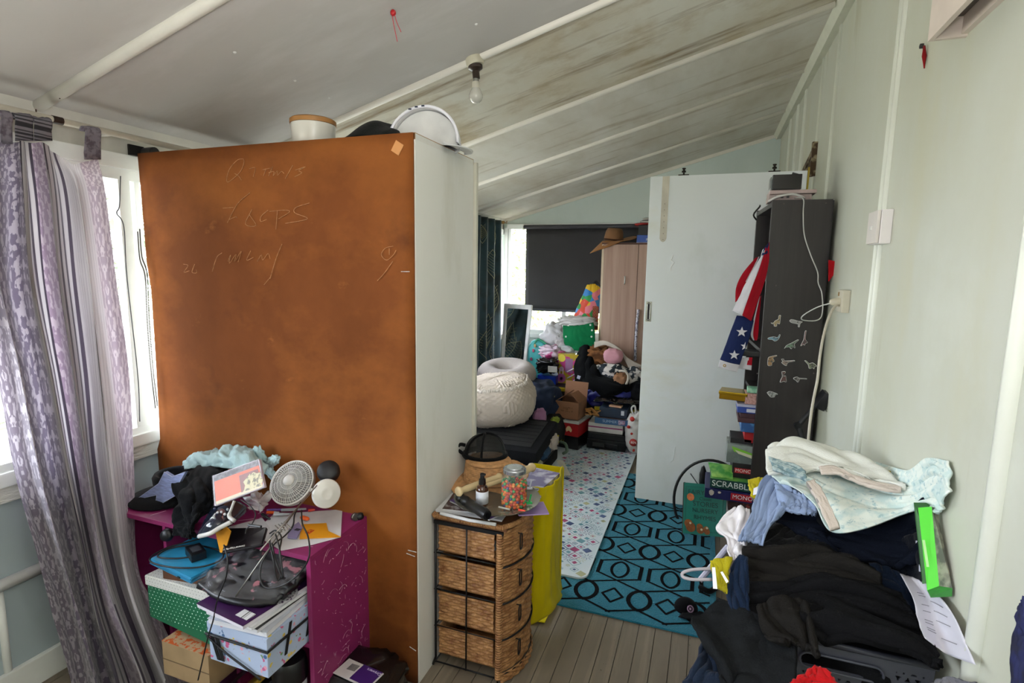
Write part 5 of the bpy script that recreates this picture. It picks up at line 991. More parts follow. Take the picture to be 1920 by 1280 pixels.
# cushion ring, blankets around
b = B(); P = [Vector((-1.62+.17*math.cos(a), 4.38+.13*math.sin(a), .555+.03*math.sin(a))) for a in [2*PI*k/40 for k in range(40)]]; b.tube(P, .095, 16, closed=True); one('grey_ring_pillow', b, fabric('a89f9a', var=.1), 'grey plush ring pillow behind the crocheted pouf', 'pillow', smooth=True)
soft('pale_bolster', 'white bedding bulge under the grey ring pillow', 'bedding', (-1.72, 4.35, .40), (.30, .25, .14), 'b5aeb0'); soft('red_cloth', 'dark red cloth just past the wardrobe edge', 'cloth', (-2.0, 4.1, .52), (.12, .12, .28), '6e1520', amp=.3)
soft('pink_toy', 'small pink toy at the left of the grey ring pillow', 'toy', at(917, 706, Y=4.3), (.05, .04, .03), 'b9807c', amp=.4)
soft('navy_blanket', 'navy blanket with pale feather print beside the pouf', 'blanket', (-1.30, 4.28, .36), (.18, .22, .17), '16233c', amp=.25, mt=mat('17253f', .9, c2='b9ae6a', sc=9, stretch=(1, 1, 3), mask=(.66, .70)), seed=5)
soft('patterned_bundle', 'black bundle with yellow and red shapes below the navy blanket', 'bundle', (-1.14, 4.20, .17), (.11, .14, .13), '151312', mt=mat('131212', .7, c2='c9b830', sc=14, mask=(.62, .66)), seed=2); soft('pink_cushion', 'small mauve pink cushion beside the pouf', 'cushion', (-1.19, 3.98, .31), (.05, .07, .075), 'a5779b')
soft('lime_cloth', 'lime green cloth scrap beneath the patterned bundle', 'cloth', (-1.10, 4.12, .27), (.035, .04, .02), '8fa040', amp=.4)
# cardboard box stack
cxb, cyb = -1.02, 4.27
t = thing('cardboard_box', 'open brown cardboard box on the red shoe box', 'box'); Rb = rotz(-.12); m_cb = mat('8a5f44', .75, var=.08, sc=8); c0 = Vector((-1.015, 4.30, .335)); X_, Y_ = Rb@Vector((1, 0, 0)), Rb@Vector((0, 1, 0)); hw, hd, hh = .10, .10, .07
def bp(x, y, z): return c0+X_*x+Y_*y+Vector((0, 0, z))
for P, n_ in (([bp(-hw, -hd, -hh), bp(hw, -hd, -hh), bp(hw, -hd, hh), bp(-hw, -hd, hh)], Y_), ([bp(-hw, hd, -hh), bp(hw, hd, -hh), bp(hw, hd, hh), bp(-hw, hd, hh)], -Y_), ([bp(-hw, -hd, -hh), bp(-hw, hd, -hh), bp(-hw, hd, hh), bp(-hw, -hd, hh)], X_), ([bp(hw, -hd, -hh), bp(hw, hd, -hh), bp(hw, hd, hh), bp(hw, -hd, hh)], -X_), ([bp(-hw, -hd, -hh), bp(hw, -hd, -hh), bp(hw, hd, -hh), bp(-hw, hd, -hh)], Vector((0, 0, 1)))):
    b = B(); b.slab(P, n_, .004); part('side', b, m_cb, t)
for P in ([bp(-hw, hd, hh), bp(hw, hd, hh), bp(hw, hd+.03, hh+.13), bp(-hw, hd+.03, hh+.13)], [bp(-hw, -hd, hh), bp(-hw, hd, hh), bp(-hw+.09, hd-.02, hh+.065), bp(-hw+.09, -hd+.02, hh+.065)], [bp(hw, -hd, hh), bp(hw, hd, hh), bp(hw-.075, hd-.02, hh+.065), bp(hw-.075, -hd+.02, hh+.065)], [bp(-hw, -hd, hh), bp(hw, -hd, hh), bp(hw, -hd+.06, hh-.02), bp(-hw, -hd+.06, hh-.02)]):
    b = B(); b.slab(P, (P[1]-P[0]).cross(P[3]-P[0]), .0035); part('flap', b, m_cb, t)
b = B(); b.slab([bp(-.05, -hd-.0012, -.01), bp(.05, -hd-.0012, -.01), bp(.05, -hd-.0012, .03), bp(-.05, -hd-.0012, .03)], Y_, .0008); part('faded_print', b, mat('6d4a34', .8, c2='8a5f44', sc=60, mask=(.45, .5)), t)
t = thing('red_shoe_box', 'red box with white lid and gold emblem under the cardboard box', 'box'); Rr = rotz(-.15); b = B(); b.box((-1.0, 4.31, .185), (.20, .26, .105), Rr, bev=.002); part('body', b, mat('a3161c', .45), t); b = B(); b.box((-1.0, 4.31, .250), (.215, .275, .02), Rr, bev=.002); part('lid', b, mat('b5b3b0', .5), t)
fO = Vector((-1.0, 4.31, .19))+Rr@Vector((0, -.1312, 0)); fx = Rr@Vector((1, 0, 0)); text('MINI', fO-fx*.055, (0, 0, 1), -fx, .034, mat('d9a9a4', .5), t)
b = B(); b.prism([(-.02, -.025), (.0, -.012), (.02, -.025), (.028, -.005), (.014, .02), (0, .026), (-.014, .02), (-.028, -.005)], fO+fx*.02, fx, (0, 0, 1), .001); part('emblem', b, mat('c9b489', .4), t)
boxy('black_carton', 'black and red carton standing on the mat under the red box', -1.10, 4.19, .022, -.90, 4.45, .130, '100f11', rz=-.15, rough=.4)
# printer stack
t = thing('printer', 'black flat printer on the mat beneath the board game boxes', 'printer'); b = B(); b.span((-.87, 4.27, .022), (-.555, 4.58, .105), bev=.006); part('body', b, mat('0d0e10', .2), t); b = B(); b.span((-.865, 4.272, .107), (-.56, 4.575, .155), bev=.005); part('scanner_lid', b, mat('121316', .25), t); b = B(); b.span((-.82, 4.262, .045), (-.62, 4.272, .075), bev=.002); part('tray', b, mat('15171a', .3), t)
for dx in (0, .0): b = B(); b.box((-.715, 4.262, .062+.0*dx), (.010, .004, .010)); part('button', b, mat('a9abb0', .3), t)
t = boxy('white_box', 'flat white box with magenta stripe on the black printer', -.865, 4.29, .158, -.585, 4.56, .235, 'c2bfba'); b = B(); b.span((-.866, 4.2888, .196), (-.584, 4.2896, .206)); part('stripe', b, mat('8a2060', .5), t)
t = boxy('summer_game_box', 'blue spined game box with picture top on the white box', -.81, 4.27, .237, -.54, 4.52, .285, '2d5680'); b = B(); b.span((-.81, 4.27, .2852), (-.54, 4.52, .2862)); part('picture_top', b, mat('4d3630', .4, c2='6c7d94', sc=12), t); text('SUMMER OF', (-.665, 4.2682, .262), (1, 0, 0), (0, 0, 1), .030, mat('a9bcd6', .5), t)
b = B(); b.span((-.62, 4.2684, .245), (-.565, 4.2692, .28)); part('logo_patch', b, mat('8a6a86', .5, c2='c9a9b4', sc=60), t)
t = boxy('dark_blue_game_box', 'dark blue game box with white sticker near the top of the stack', -.78, 4.30, .288, -.555, 4.52, .362, '1a2a40'); b = B(); b.span((-.605, 4.2988, .315), (-.58, 4.2996, .352)); part('sticker', b, mat('c9cdd6', .5), t)
t = thing('tumbling_blocks', 'heap of thin wooden blocks on the corner of the game stack', 'blocks'); random.seed(6)
for k in range(14):
    b = B(); b.box((-.835+random.uniform(-.035, .05), 4.275+random.uniform(-.01, .03), .295+k*.004), (.05, .011, .010), Matrix.Rotation(random.uniform(-.9, .9), 3, 'Y') @ rotz(random.uniform(-.7, .7))); part('block', b, mat('a8763c', .6), t)
b = B(); b.box((-.66, 4.38, .370), (.10, .06, .014), rotz(-.1), bev=.002); one('peach_packet', b, mat('c79a7a', .6), 'peach coloured packet on top of the dark blue game box', 'packet')
b = B()
rows = [[(-.84, 4.36, .385), (-.72, 4.34, .40), (-.58, 4.35, .395), (-.48, 4.40, .39)], [(-.84, 4.45, .40), (-.72, 4.45, .415), (-.58, 4.45, .41), (-.48, 4.45, .40)], [(-.84, 4.56, .39), (-.72, 4.58, .40), (-.58, 4.58, .40), (-.48, 4.58, .395)]]
b = sheet(rows, 30, 20, amp=.02, fu=4, fv=4); one('black_plastic', b, mat('0c0d0f', .15, coat=.5), 'shiny black plastic bag over the game stack', 'plastic bag', smooth=True, solid=.004)
# white bag with red dots
t = thing('dotted_bag', 'white plastic bag with red dots half behind the sliding door', 'bag'); bc_ = Vector((-.48, 4.33, .18)); b = B(); b.blob(bc_, (.085, .10, .165), None, 40, 30, .22, 3, 3, .8); part('bag_body', b, mat('c6c3c0', .35, var=.06), t, smooth=True)
b = B(); b.tube(crv([bc_+Vector((-.03, -.02, .15)), bc_+Vector((-.045, -.02, .20)), bc_+Vector((-.02, -.02, .22)), bc_+Vector((-.01, -.02, .16))], 14), .008, 6); part('handle', b, mat('c6c3c0', .35), t, smooth=True)
for px_, py_, r_ in ((1185, 785, .018), (1184, 813, .009), (1187, 830, .030), (1188, 845, .009), (1178, 800, .012)):
    c0 = at(px_, py_, Y=4.222); nrm = (c0-bc_); nrm.z *= .5; nrm.normalize(); b = B(); b.lathe([(0, .004), (r_, .002), (r_, -.012)], c0, nrm, 20); part('red_dot', b, mat('b8261c', .4), t, smooth=True)
text('80%', at(1188, 830, Y=4.214), (1, 0, 0), (0, 0, 1), .028, mat('e2d2cc', .5), t)
b = B(); b.span((-.56, 4.43, .03), (-.53, 4.60, .22)); one('red_box_edge', b, mat('a81c1a', .5), 'red box edge between the printer and the dotted bag', 'box')
# upper clutter on the tubs
soft('blue_tarp', 'royal blue nylon sheet hanging under the black jacket', 'sheet', (-.76, 4.62, .40), (.20, .13, .085), '1a1f66', amp=.3, pw=.7, mt=mat('1b2070', .5, var=.2))
soft('black_bundle', 'black bundle right of the blue sheet partly behind the door', 'bundle', (-.50, 4.68, .42), (.12, .14, .12), '0c0c10')
t = thing('black_jacket', 'black jacket slumped over the tubs with white badges', 'jacket')
rows = [[at(x, y, Y=Y) for x, y, Y in r] for r in (
 [(1088, 652, 4.9), (1098, 648, 4.85), (1110, 655, 4.85), (1118, 668, 4.88)], [(1084, 675, 4.82), (1098, 672, 4.74), (1112, 680, 4.74), (1122, 690, 4.8)],
 [(1080, 700, 4.76), (1098, 700, 4.64), (1120, 702, 4.62), (1140, 708, 4.7)], [(1082, 722, 4.72), (1105, 722, 4.58), (1135, 718, 4.55), (1168, 718, 4.6)], [(1100, 735, 4.66), (1122, 742, 4.52), (1150, 735, 4.5), (1178, 726, 4.56)], [(1115, 742, 4.62), (1130, 748, 4.55), (1155, 742, 4.55), (1182, 728, 4.62)])]
b = sheet(rows, 44, 44, amp=.03, fu=3, fv=4, seed=7); o = part('body', b, fabric('07080a', sheen=.02), t, smooth=True); solidify(o, .05)
for x, y in ((1085, 707), (1107, 713)):
    b = B(); b.box(at(x, y, Y=4.58), (.028, .004, .030), Matrix.Rotation(.3, 3, 'Y')); part('badge', b, mat('aeb0c4', .5), t)
soft('fur_rug', 'tan furry bundle heaped above the black jacket', 'fur', at(1125, 668, Y=4.85), (.13, .12, .085), '85552c', amp=.5, fr=4, mt=mat('8a5a30', .95, c2='5d3718', sc=14, bump=.8, bsc=120))
b = B(); rm = at(1148, 655, Y=4.8)
for k in range(12):
    a = k*.25; o_ = .004*k; b.tube(crv([rm+Vector((-.16, 0, .01+o_)), rm+Vector((-.05, -.06, .05+o_*.6)), rm+Vector((.07, -.07, .0+o_*.5)), rm+Vector((.14, -.06, -.10+o_)), rm+Vector((.17+.01*k, -.05, -.17+o_))], 20), .006, 5)
one('white_fringe_scarf', b, fabric('b9afa4'), 'cream fringed scarf draped over the tan fur', 'scarf', smooth=True)['kind'] = 'thing'
soft('pink_ball', 'pale pink round cushion beneath the fringed scarf', 'cushion', at(1150, 667, Y=4.72), (.085, .07, .065), 'c58f9a', amp=.12)
soft('floral_cloth', 'black cloth with white and pink flowers below the pink cushion', 'cloth', at(1148, 695, Y=4.72), (.14, .10, .065), '151a22', amp=.35, seed=4, mt=mat('15202a', .8, c2='c9c2be', sc=16, mask=(.50, .54)))
soft('floral_cloth', 'black flowered cloth bundle close to the sliding door edge', 'cloth', at(1188, 705, Y=4.72), (.07, .08, .08), '151a22', amp=.35, seed=9, mt=mat('15202a', .8, c2='c9c2be', sc=18, mask=(.50, .54)))
soft('paper_bag', 'crumpled brown paper bag with white trim on the floral cloth', 'bag', at(1163, 712, Y=4.60), (.055, .05, .055), '9a6e4c', amp=.3, pw=.6, mt=mat('8f6546', .8, bump=.4, bsc=20))
b = B(); b.tube(crv([at(x, y, Y=4.56) for x, y in ((1160, 695), (1172, 696), (1178, 705), (1175, 718), (1168, 724), (1162, 720))], 24), .010, 6); one('white_trim', b, fabric('c9c0b4'), 'cream braided trim edging the brown paper bag', 'trim', smooth=True)
boxy('brown_carton', 'brown carton side between the jacket and the floral cloth', -.93, 4.72, .43, -.72, 4.9, .60, '6a4a30', rough=.8)
# left upper group
t = boxy('bunny_gift_bag', 'yellow and pink gift bag with a drawn bunny', -1.27, 4.80, .425, -1.05, 4.90, .70, 'b09a2a', 'gift bag', rough=.25, c2='b8407e', sc=9, mask=(.50, .53))
fb = lambda x, z, r, c, nm='printed_shape', s=1: part(nm, B().lathe([(0, .001), (r, .001), (r, 0)], (x, 4.7985, z), (0, -1, 0), 18), mat(c, .4), t)
fb(-1.235, .475, .042, 'b05a9c', 'bunny_face'); fb(-1.235, .47, .016, '5b5f9c'); fb(-1.235, .66, .034, 'c9b93a', 'drawn_flower'); fb(-1.10, .62, .032, 'c2367c'); fb(-1.235, .56, .022, 'c9a9c4')
for x in (-1.25, -1.22):
    b = B(); b.box((x, 4.797, .535), (.010, .002, .045)); part('bunny_ear', b, mat('d9c3d4', .4), t)
b = B(); b.span((-1.20, 4.797, .53), (-1.13, 4.7985, .66)); part('printed_panel', b, mat('8a5f86', .4), t)
for k in range(3):
    b = B(); b.tube(crv([at(1063, 703+k*12-6, Y=4.79), at(1080, 694+k*11-6, Y=4.78), at(1092, 680+k*8-4, Y=4.79)], 10), .005, 5); part('foil_strip', b, mat('d9d2e0', .2), t, smooth=True)
boxy('blue_bin', 'royal blue plastic bin below the black carrier', -1.44, 4.72, .387, -1.265, 4.9, .50, '14349c', 'bin', rough=.35)
soft('black_carrier', 'crumpled black carrier bag on the blue bin', 'bag', (-1.36, 4.78, .585), (.095, .09, .065), '0d0d10', amp=.4, fr=4, pw=.6, mt=mat('101013', .25)); b = B(); b.box(at(1036, 692, Y=4.68), (.085, .006, .055)); one('paper_label', b, mat('aba8a6', .6), 'grey white label card on the black carrier', 'card')
soft('pink_petal_cloth', 'pink and white shiny cloth poking up behind the black carrier', 'cloth', at(1034, 660, Y=4.9), (.11, .07, .06), 'c98aa8', amp=.5, fr=4, mt=mat('c2407e', .4, c2='c9b3c2', sc=9, mask=(.44, .48)))
t = thing('turquoise_bag', 'turquoise bag with small prints beside the leaning mirror', 'bag'); tb = at(1012, 672, Y=5.12); b = B(); b.blob(tb, (.115, .08, .19), None, 36, 24, .12, 3, 1, .6); part('body', b, mat('3fa3a5', .5, var=.08), t, smooth=True)
for x, y, c in ((1000, 657, 'c25a78'), (996, 673, '8a3a5c'), (1003, 648, 'c9b07a')):
    b = B(); b.blob(at(x, y, Y=5.03), (.012, .004, .018), amp=0, nu=10, nv=8); part('printed_motif', b, mat(c, .5), t)
b = B(); b.tube(crv([at(1002, 646, Y=5.06), at(1008, 636, Y=5.06), at(1020, 642, Y=5.06), at(1028, 650, Y=5.06)], 14), .010, 6); part('green_handle', b, mat('2f8f6c', .5), t, smooth=True)
soft('side_table_box', 'plain dark box carrying the bags beneath the end window', 'box', (-1.30, 5.30, .26), (.42, .22, .26), '1c1d22', amp=.02, pw=.2)
soft('white_carrier', 'white printed carrier bag bulging below the end window', 'bag', at(1040, 630, Y=5.15), (.125, .09, .125), 'bcb9bd', Matrix.Rotation(.5, 3, 'Y'), .35, 3, 2, .8, mat('c2bfc2', .35, c2='8a8890', sc=8, mask=(.62, .66)))
soft('white_carrier', 'crumpled clear white bag just left of the green bag', 'bag', at(1056, 645, Y=5.1), (.08, .08, .10), 'aaa5a6', amp=.5, fr=4, mt=mat('b5b0b0', .3, alpha=.9, var=.3)); soft('white_bundle', 'white round bundle on the bunny gift bag', 'bundle', at(1062, 655, Y=4.95), (.085, .06, .04), 'b5b9bd', amp=.2)
t = thing('green_bag', 'emerald green fabric bag with white studs below the end window', 'bag'); A, Bq, C, D = at(1057, 612, Y=5.02), at(1113, 606, Y=5.02), at(1116, 650, Y=4.96), at(1064, 652, Y=4.96)
b = sheet([[A, (A+Bq)/2+Vector((0, -.02, -.015)), Bq], [(A+D)/2+Vector((-.005, -.03, 0)), (A+C)/2+Vector((0, -.06, 0)), (Bq+C)/2+Vector((.01, -.03, 0))], [D, (C+D)/2+Vector((0, -.03, -.02)), C]], 24, 24, amp=.008); o = part('body', b, fabric('0f6b40'), t, smooth=True); solidify(o, .05)
for x, y in ((1061, 631), (1110, 619), (1109, 631), (1107, 609)):
    b = B(); b.blob(at(x, y, Y=4.925), (.009, .005, .009), amp=0, nu=10, nv=8); part('stud', b, mat('d2d8d2', .4), t, smooth=True)
soft('white_plastic_wrap', 'white plastic spilling from the top of the green bag', 'plastic bag', at(1083, 602, Y=5.08), (.17, .06, .045), 'b9b5b2', amp=.6, fr=4, seed=3, mt=mat('bab6b4', .35))
t = thing('colourful_bag', 'bright patchwork print bag propped against the blind', 'bag'); A, Bq, C, D = [at(x, y, Y=Y) for x, y, Y in ((1103, 536, 5.35), (1126, 538, 5.38), (1120, 600, 5.2), (1076, 600, 5.2))]
mcol = bpy.data.materials.new('procedural'); mcol.use_nodes = True; n, bb = nodes_of(mcol); tc = n.nodes.new('ShaderNodeTexCoord'); vo = n.nodes.new('ShaderNodeTexVoronoi'); vo.inputs['Scale'].default_value = 15; n.links.new(tc.outputs['Object'], vo.inputs['Vector']); hr = n.nodes.new('ShaderNodeValToRGB'); sp = n.nodes.new('ShaderNodeSeparateXYZ'); n.links.new(vo.outputs['Color'], sp.inputs[0]); n.links.new(sp.outputs[0], hr.inputs[0]); cr_ = hr.color_ramp; cr_.interpolation = 'CONSTANT'; cr_.elements[0].color = lin('2f7dc2'); cr_.elements[1].position = .85; cr_.elements[1].color = lin('c9452f')
for p_, c_ in ((.25, '2f8f4c'), (.42, 'd9b02a'), (.58, '4d9ad2'), (.7, 'd97a8a')): e = cr_.elements.new(p_); e.color = lin(c_)
n.links.new(mixc(n, M_(n, 'LESS_THAN', vo.outputs['Distance'], .08), hr.outputs[0], 'e08a3a'), bb.inputs['Base Color']); bb.inputs['Roughness'].default_value = .5
b = sheet([[A, (A+Bq)/2+Vector((0, -.02, .01)), Bq], [(A+D)/2, (A+C)/2+Vector((0, -.05, 0)), (Bq+C)/2], [D, (C+D)/2+Vector((0, -.05, 0)), C]], 20, 24, amp=.008); o = part('body', b, mcol, t, smooth=True); solidify(o, .06)
b = B(); b.tube(crv([at(1110, 535, Y=5.33), at(1118, 528, Y=5.34), at(1127, 540, Y=5.35)], 12), .012, 6); part('black_handle', b, mat('0d0d10', .6), t, smooth=True)
b = B(); weave(b, lambda u, v: (-1.035+.055*u, 5.15, 1.12-.22*v), 5, 16, .004); one('wicker_basket', b, mat('6e3f20', .7, c2='8a2f1c', sc=30), 'narrow reddish wicker basket strip beside the wardrobe edge', 'basket', smooth=True, solid=.01)
soft('green_plastic', 'green and dark wrapping between the bags and the pale wardrobe', 'wrapping', (-1.03, 5.08, .72), (.035, .08, .20), '3b4a2c', amp=.5, mt=mat('3b4a2c', .5, c2='a9a59c', sc=14))
# ================================================================ dark bookcase at the right wall
t = thing('tall_bookcase', 'tall dark brown bookcase with dinosaur stickers on its side', 'bookcase'); sh = t
m_dk = stained('2a2625', [('373130', (40, 40, 1.5), .4, .8, 3), ('1f1a1a', (8, 8, 1), .5, .85, 7)], .38)
SO = Vector((.254, 2.87, 0)); SR = rotz(.064); SW, SD, SHh = .50, .265, 1.811
def sp_(x, y, z): return SO+SR@Vector((x, y, 0))+Vector((0, 0, z))
def sbox(nm, a, c, m=m_dk, par=None, bev=.001, label=None):
    b = B(); ctr = sp_((a[0]+c[0])/2, (a[1]+c[1])/2, (a[2]+c[2])/2); b.box(ctr, (abs(c[0]-a[0]), abs(c[1]-a[1]), abs(c[2]-a[2])), SR, bev=bev); return part(nm, b, m, par or sh, label)
sbox('side_panel', (0, 0, 0), (SD-.012, .022, SHh)); sbox('side_panel', (0, SW-.022, 0), (SD-.012, SW, SHh)); sbox('top_panel', (0, .0225, SHh-.03), (SD-.012, SW-.0225, SHh-.008)); sbox('back_panel', (SD-.012, .0, .0), (SD-.007, SW, SHh-.005), mat('1b1716', .6))
zS = [.03, .262, .545, .86, 1.10, 1.45]
for z in zS: sbox('shelf', (.004, .0225, z-.018), (SD-.0125, SW-.0225, z))
for (x, y) in ((1470, 382), (1549, 381), (1455, 535), (1538, 536), (1420, 700), (1526, 700)):
    b = B(); b.lathe([(.004, 0), (.003, .0008), (0, .0008)], at(x, y, Y=2.868+(x-1440)*.00004), (0, -1, 0), 10); part('screw_cover', b, mat('4a4240', .4), sh, smooth=True)
# dinosaur stickers: white outline under a coloured body
def blobpoly(P, n=44): 
    P = [Vector((p[0], p[1], 0)) for p in P]; return [(q_.x, q_.y) for q_ in crv(P+[P[0]], n)[:-1]]
random.seed(12)
def sticker(pts, c):
    "closed outline given in photograph pixels, on the side panel"
    yy = lambda x: 2.8695+(x-1440)*.00006
    Q = [(1420+x*.1406, 580+y*.1406) for x, y in pts]; cx = sum(q_[0] for q_ in Q)/len(Q); cy = sum(q_[1] for q_ in Q)/len(Q)
    P0 = crv([at(x, y, Y=yy(x)) for x, y in Q+[Q[0]]], len(Q)*3)[:-1]; cen = sum(P0, Vector())/len(P0)
    s = bpy.data.objects.new('dinosaur_sticker', None); COL.objects.link(s); s.parent = sh
    b = B(); b.slab(P0, (0, -1, 0), .0005); b.tube([p+Vector((0, -.0005, 0)) for p in P0], .0017, 4, closed=True); part('white_outline', b, mat('e2e2de', .4), s)
    b = B(); b.slab([cen+(p-cen)*.96+Vector((0, -.0026, 0)) for p in P0], (0, -1, 0), .0006); part('dinosaur', b, mat(c, .45, c2='4c4a44', sc=90, mask=(.5, .62)), s)
for pts, c in (
    ([(180, 178), (215, 178), (240, 150), (280, 130), (288, 85), (310, 80), (305, 110), (295, 190), (275, 180), (258, 195), (255, 220), (225, 220), (225, 195), (200, 188)], '9a8a66'),
    ([(430, 150), (450, 135), (490, 140), (540, 155), (600, 165), (570, 185), (560, 230), (545, 225), (545, 195), (480, 180), (450, 170)], '9a9a96'),
    ([(140, 385), (160, 375), (220, 365), (270, 375), (295, 335), (300, 350), (275, 400), (235, 420), (200, 400), (150, 395)], '6f95a6'),
    ([(360, 520), (390, 480), (440, 455), (480, 435), (535, 405), (545, 412), (495, 455), (500, 515), (480, 495), (450, 525), (430, 500), (380, 505)], '6f8a72'),
    ([(640, 285), (652, 285), (645, 330), (640, 400), (668, 440), (640, 450), (630, 475), (610, 465), (580, 485), (600, 440), (620, 400), (630, 330)], '7a5a5c'),
    ([(140, 680), (150, 640), (190, 625), (250, 612), (255, 620), (205, 640), (215, 665), (225, 690), (195, 705), (190, 745), (160, 750), (140, 740)], '9a7a55'),
    ([(320, 660), (350, 662), (360, 685), (420, 685), (490, 680), (490, 688), (420, 700), (395, 720), (385, 748), (350, 730), (325, 705), (345, 695)], '8a7a70'),
    ([(630, 680), (650, 685), (690, 720), (740, 712), (790, 755), (760, 760), (755, 790), (735, 775), (710, 785), (690, 780), (680, 735)], '7f8a6a'),
    ([(325, 830), (370, 828), (365, 850), (345, 870), (350, 890), (375, 885), (380, 920), (385, 965), (350, 955), (305, 970), (320, 925), (335, 890)], '5a3a36'),
    ([(485, 910), (530, 900), (560, 915), (650, 920), (650, 928), (570, 925), (555, 945), (540, 968), (510, 940), (485, 925)], '8f8a86'),
    ([(130, 1108), (160, 1092), (200, 1100), (240, 1115), (270, 1130), (235, 1140), (225, 1165), (180, 1165), (155, 1140)], '9a9c96')): sticker(pts, c)
# things in the bookcase, jutting past its open front (photo: left of the side panel)
def inshelf(nm, lab, cat, x0, y0, x1, y1, c, dep=.17, yn=2.925, extra=None, xr=.36, bev=.002, rz=0, **k):
    a = at(x0, y0, Y=yn); e = at(x0, y1, Y=yn); t = thing(nm, lab, cat); b = B(); b.box(((a.x+xr)/2, yn+dep/2, (a.z+e.z)/2), (xr-a.x, dep, a.z-e.z), rotz(rz), bev=bev); part('body', b, mat(c, **k), t)
    if extra: extra(t, a, e, yn)
    return t
def spine(s, c, size, dx=.03, xc=None):
    def f(t, a, e, yn): text(s, ((a.x+dx), yn-.0012, (a.z+e.z)/2), (1, 0, 0), (0, 0, 1), size, mat(c, .5), t, align='LEFT')
    return f
inshelf('green_packet', 'small mint green wrapped packet on top of the pink box', 'packet', 1402, 727, 1430, 736, '6fae8c', .06, c2='9fc9ac', sc=40); inshelf('pink_box', 'glittery dusty pink box beside the gold tin', 'box', 1398, 737, 1430, 757, 'a87a70', .10, c2='c9a097', sc=90, mask=(.4, .6))
t = thing('gold_tin', 'shiny gold gift box sticking out of the dark bookcase', 'box'); A = at(1352, 733, Y=2.93); C = at(1395, 755, Y=2.93)
b = B(); b.box(((A.x+C.x)/2+.01, 2.99, (A.z+C.z)/2), (C.x-A.x+.02, .11, A.z-C.z-.012), rotz(-.15), bev=.004); part('body', b, mat('b08a2a', .22, 1, var=.05), t); b = B(); b.box(((A.x+C.x)/2+.01, 2.99, A.z-.010), (C.x-A.x+.026, .116, .016), rotz(-.15), bev=.004); part('lid', b, mat('b8962f', .2, 1, var=.05), t)
inshelf('papers', 'loose lilac white papers beneath the pink box', 'papers', 1382, 757, 1430, 762, 'a9aac0', .2, 2.91); inshelf('blue_folder_box', 'blue box with white label beneath the lilac papers', 'box', 1383, 762, 1430, 773, '233f8c', .16, 2.905, extra=lambda t, a, e, yn: part('white_label', B().box((a.x+.07, yn-.001, (a.z+e.z)/2), (.055, .002, .017)), mat('c6c8d4', .5), t))
inshelf('maroon_book', 'upper dark maroon book in the bookcase stack', 'book', 1388, 774, 1430, 782, '3a1d26', .2, 2.905); inshelf('maroon_book', 'lower wider maroon book beneath its twin', 'book', 1384, 782, 1430, 791, '4a2a30', .2, 2.905)
inshelf('blue_book', 'glossy blue book with white letter on its spine', 'book', 1390, 792, 1430, 809, '27538c', .2, 2.905, extra=spine('R', 'd0d8e6', .04, .06), c2='4f86b8', sc=20)
inshelf('red_box', 'small red box under the glossy blue book', 'box', 1396, 810, 1430, 829, 'a5161a', .14, 2.93); inshelf('black_case', 'black case jutting left beneath the small red box', 'case', 1370, 820, 1394, 832, '1c1b1e', .14, 2.93, xr=.25)
t = inshelf('clear_case', 'clear plastic case with green booklet in the bookcase', 'case', 1364, 832, 1430, 866, '6a7370', .14, 2.90, rough=.2, c2='8a9490'); A = at(1372, 836, Y=2.895); C = at(1412, 858, Y=2.895)
b = B(); b.slab([A, at(1410, 850, Y=2.895), at(1410, 856, Y=2.895), at(1376, 846, Y=2.895)], (0, -1, 0), .001); part('green_booklet', b, mat('7ab83a', .4), t); b = B(); b.slab([at(1378, 843, Y=2.893), at(1410, 854, Y=2.893), at(1410, 860, Y=2.893), at(1384, 850, Y=2.893)], (0, -1, 0), .001); part('white_card', b, mat('c4c2a8', .4), t)
def mono(t, a, e, yn):
    w = at(1376, 880, Y=yn).x; b = B(); b.box((w+.045, yn-.001, (a.z+e.z)/2+.002), (.085, .0015, .026)); part('title_bar', b, mat('a81c24', .4), t); text('MONOPOLY', (w+.006, yn-.0025, (a.z+e.z)/2+.002), (1, 0, 0), (0, 0, 1), .024, mat('d9d4d4', .5), t, align='LEFT')
inshelf('property_game_box', 'black board game box with red title bar in the bookcase', 'board game', 1374, 866, 1430, 896, '120f11', .24, 2.90, extra=mono)
t = thing('word_game_box', 'green and dark teal word game box jutting from the bookcase', 'board game'); yn = 2.845; a = at(1332, 896, Y=yn); e = at(1332, 913, Y=yn); xr = .40
b = B(); b.box(((a.x+xr)/2, yn+.12, (a.z+e.z)/2), (xr-a.x, .24, a.z-e.z), bev=.002); part('body', b, mat('123c38', .35), t)
b = B(); P = [Vector((a.x, yn, a.z+.0005)), Vector((xr, yn, a.z+.0005)), Vector((xr, yn+.24, a.z+.0005)), Vector((a.x, yn+.24, a.z+.0005))]; b.slab(P, (0, 0, 1), .001); part('printed_top', b, mat('2f7a3c', .35, c2='6fb04a', sc=14, mask=(.45, .6)), t)
text('SCRABBLE', (a.x+.008, yn-.0012, (a.z+e.z)/2), (1, 0, 0), (0, 0, 1), .042, mat('d9e0dc', .5), t, align='LEFT')
c2_ = at(1328, 868, Y=2.93); c3_ = at(1373, 868, Y=2.93); b = B(); b.slab([at(1328, 866, Y=2.97), at(1374, 872, Y=2.95), at(1374, 897, Y=2.86), at(1336, 893, Y=2.86)], (.0, .4, -1), .010); o = one('green_leaflet_box', b, mat('3c8a3c', .3, c2='93bf62', sc=12, mask=(.45, .58)), 'bright green patterned box lid tilted against the black game box', 'box')
t = thing('blue_game_box', 'navy blue board game box with red title beneath the word game', 'board game'); yn = 2.84; a = at(1322, 914, Y=yn); e = at(1322, 932, Y=yn)
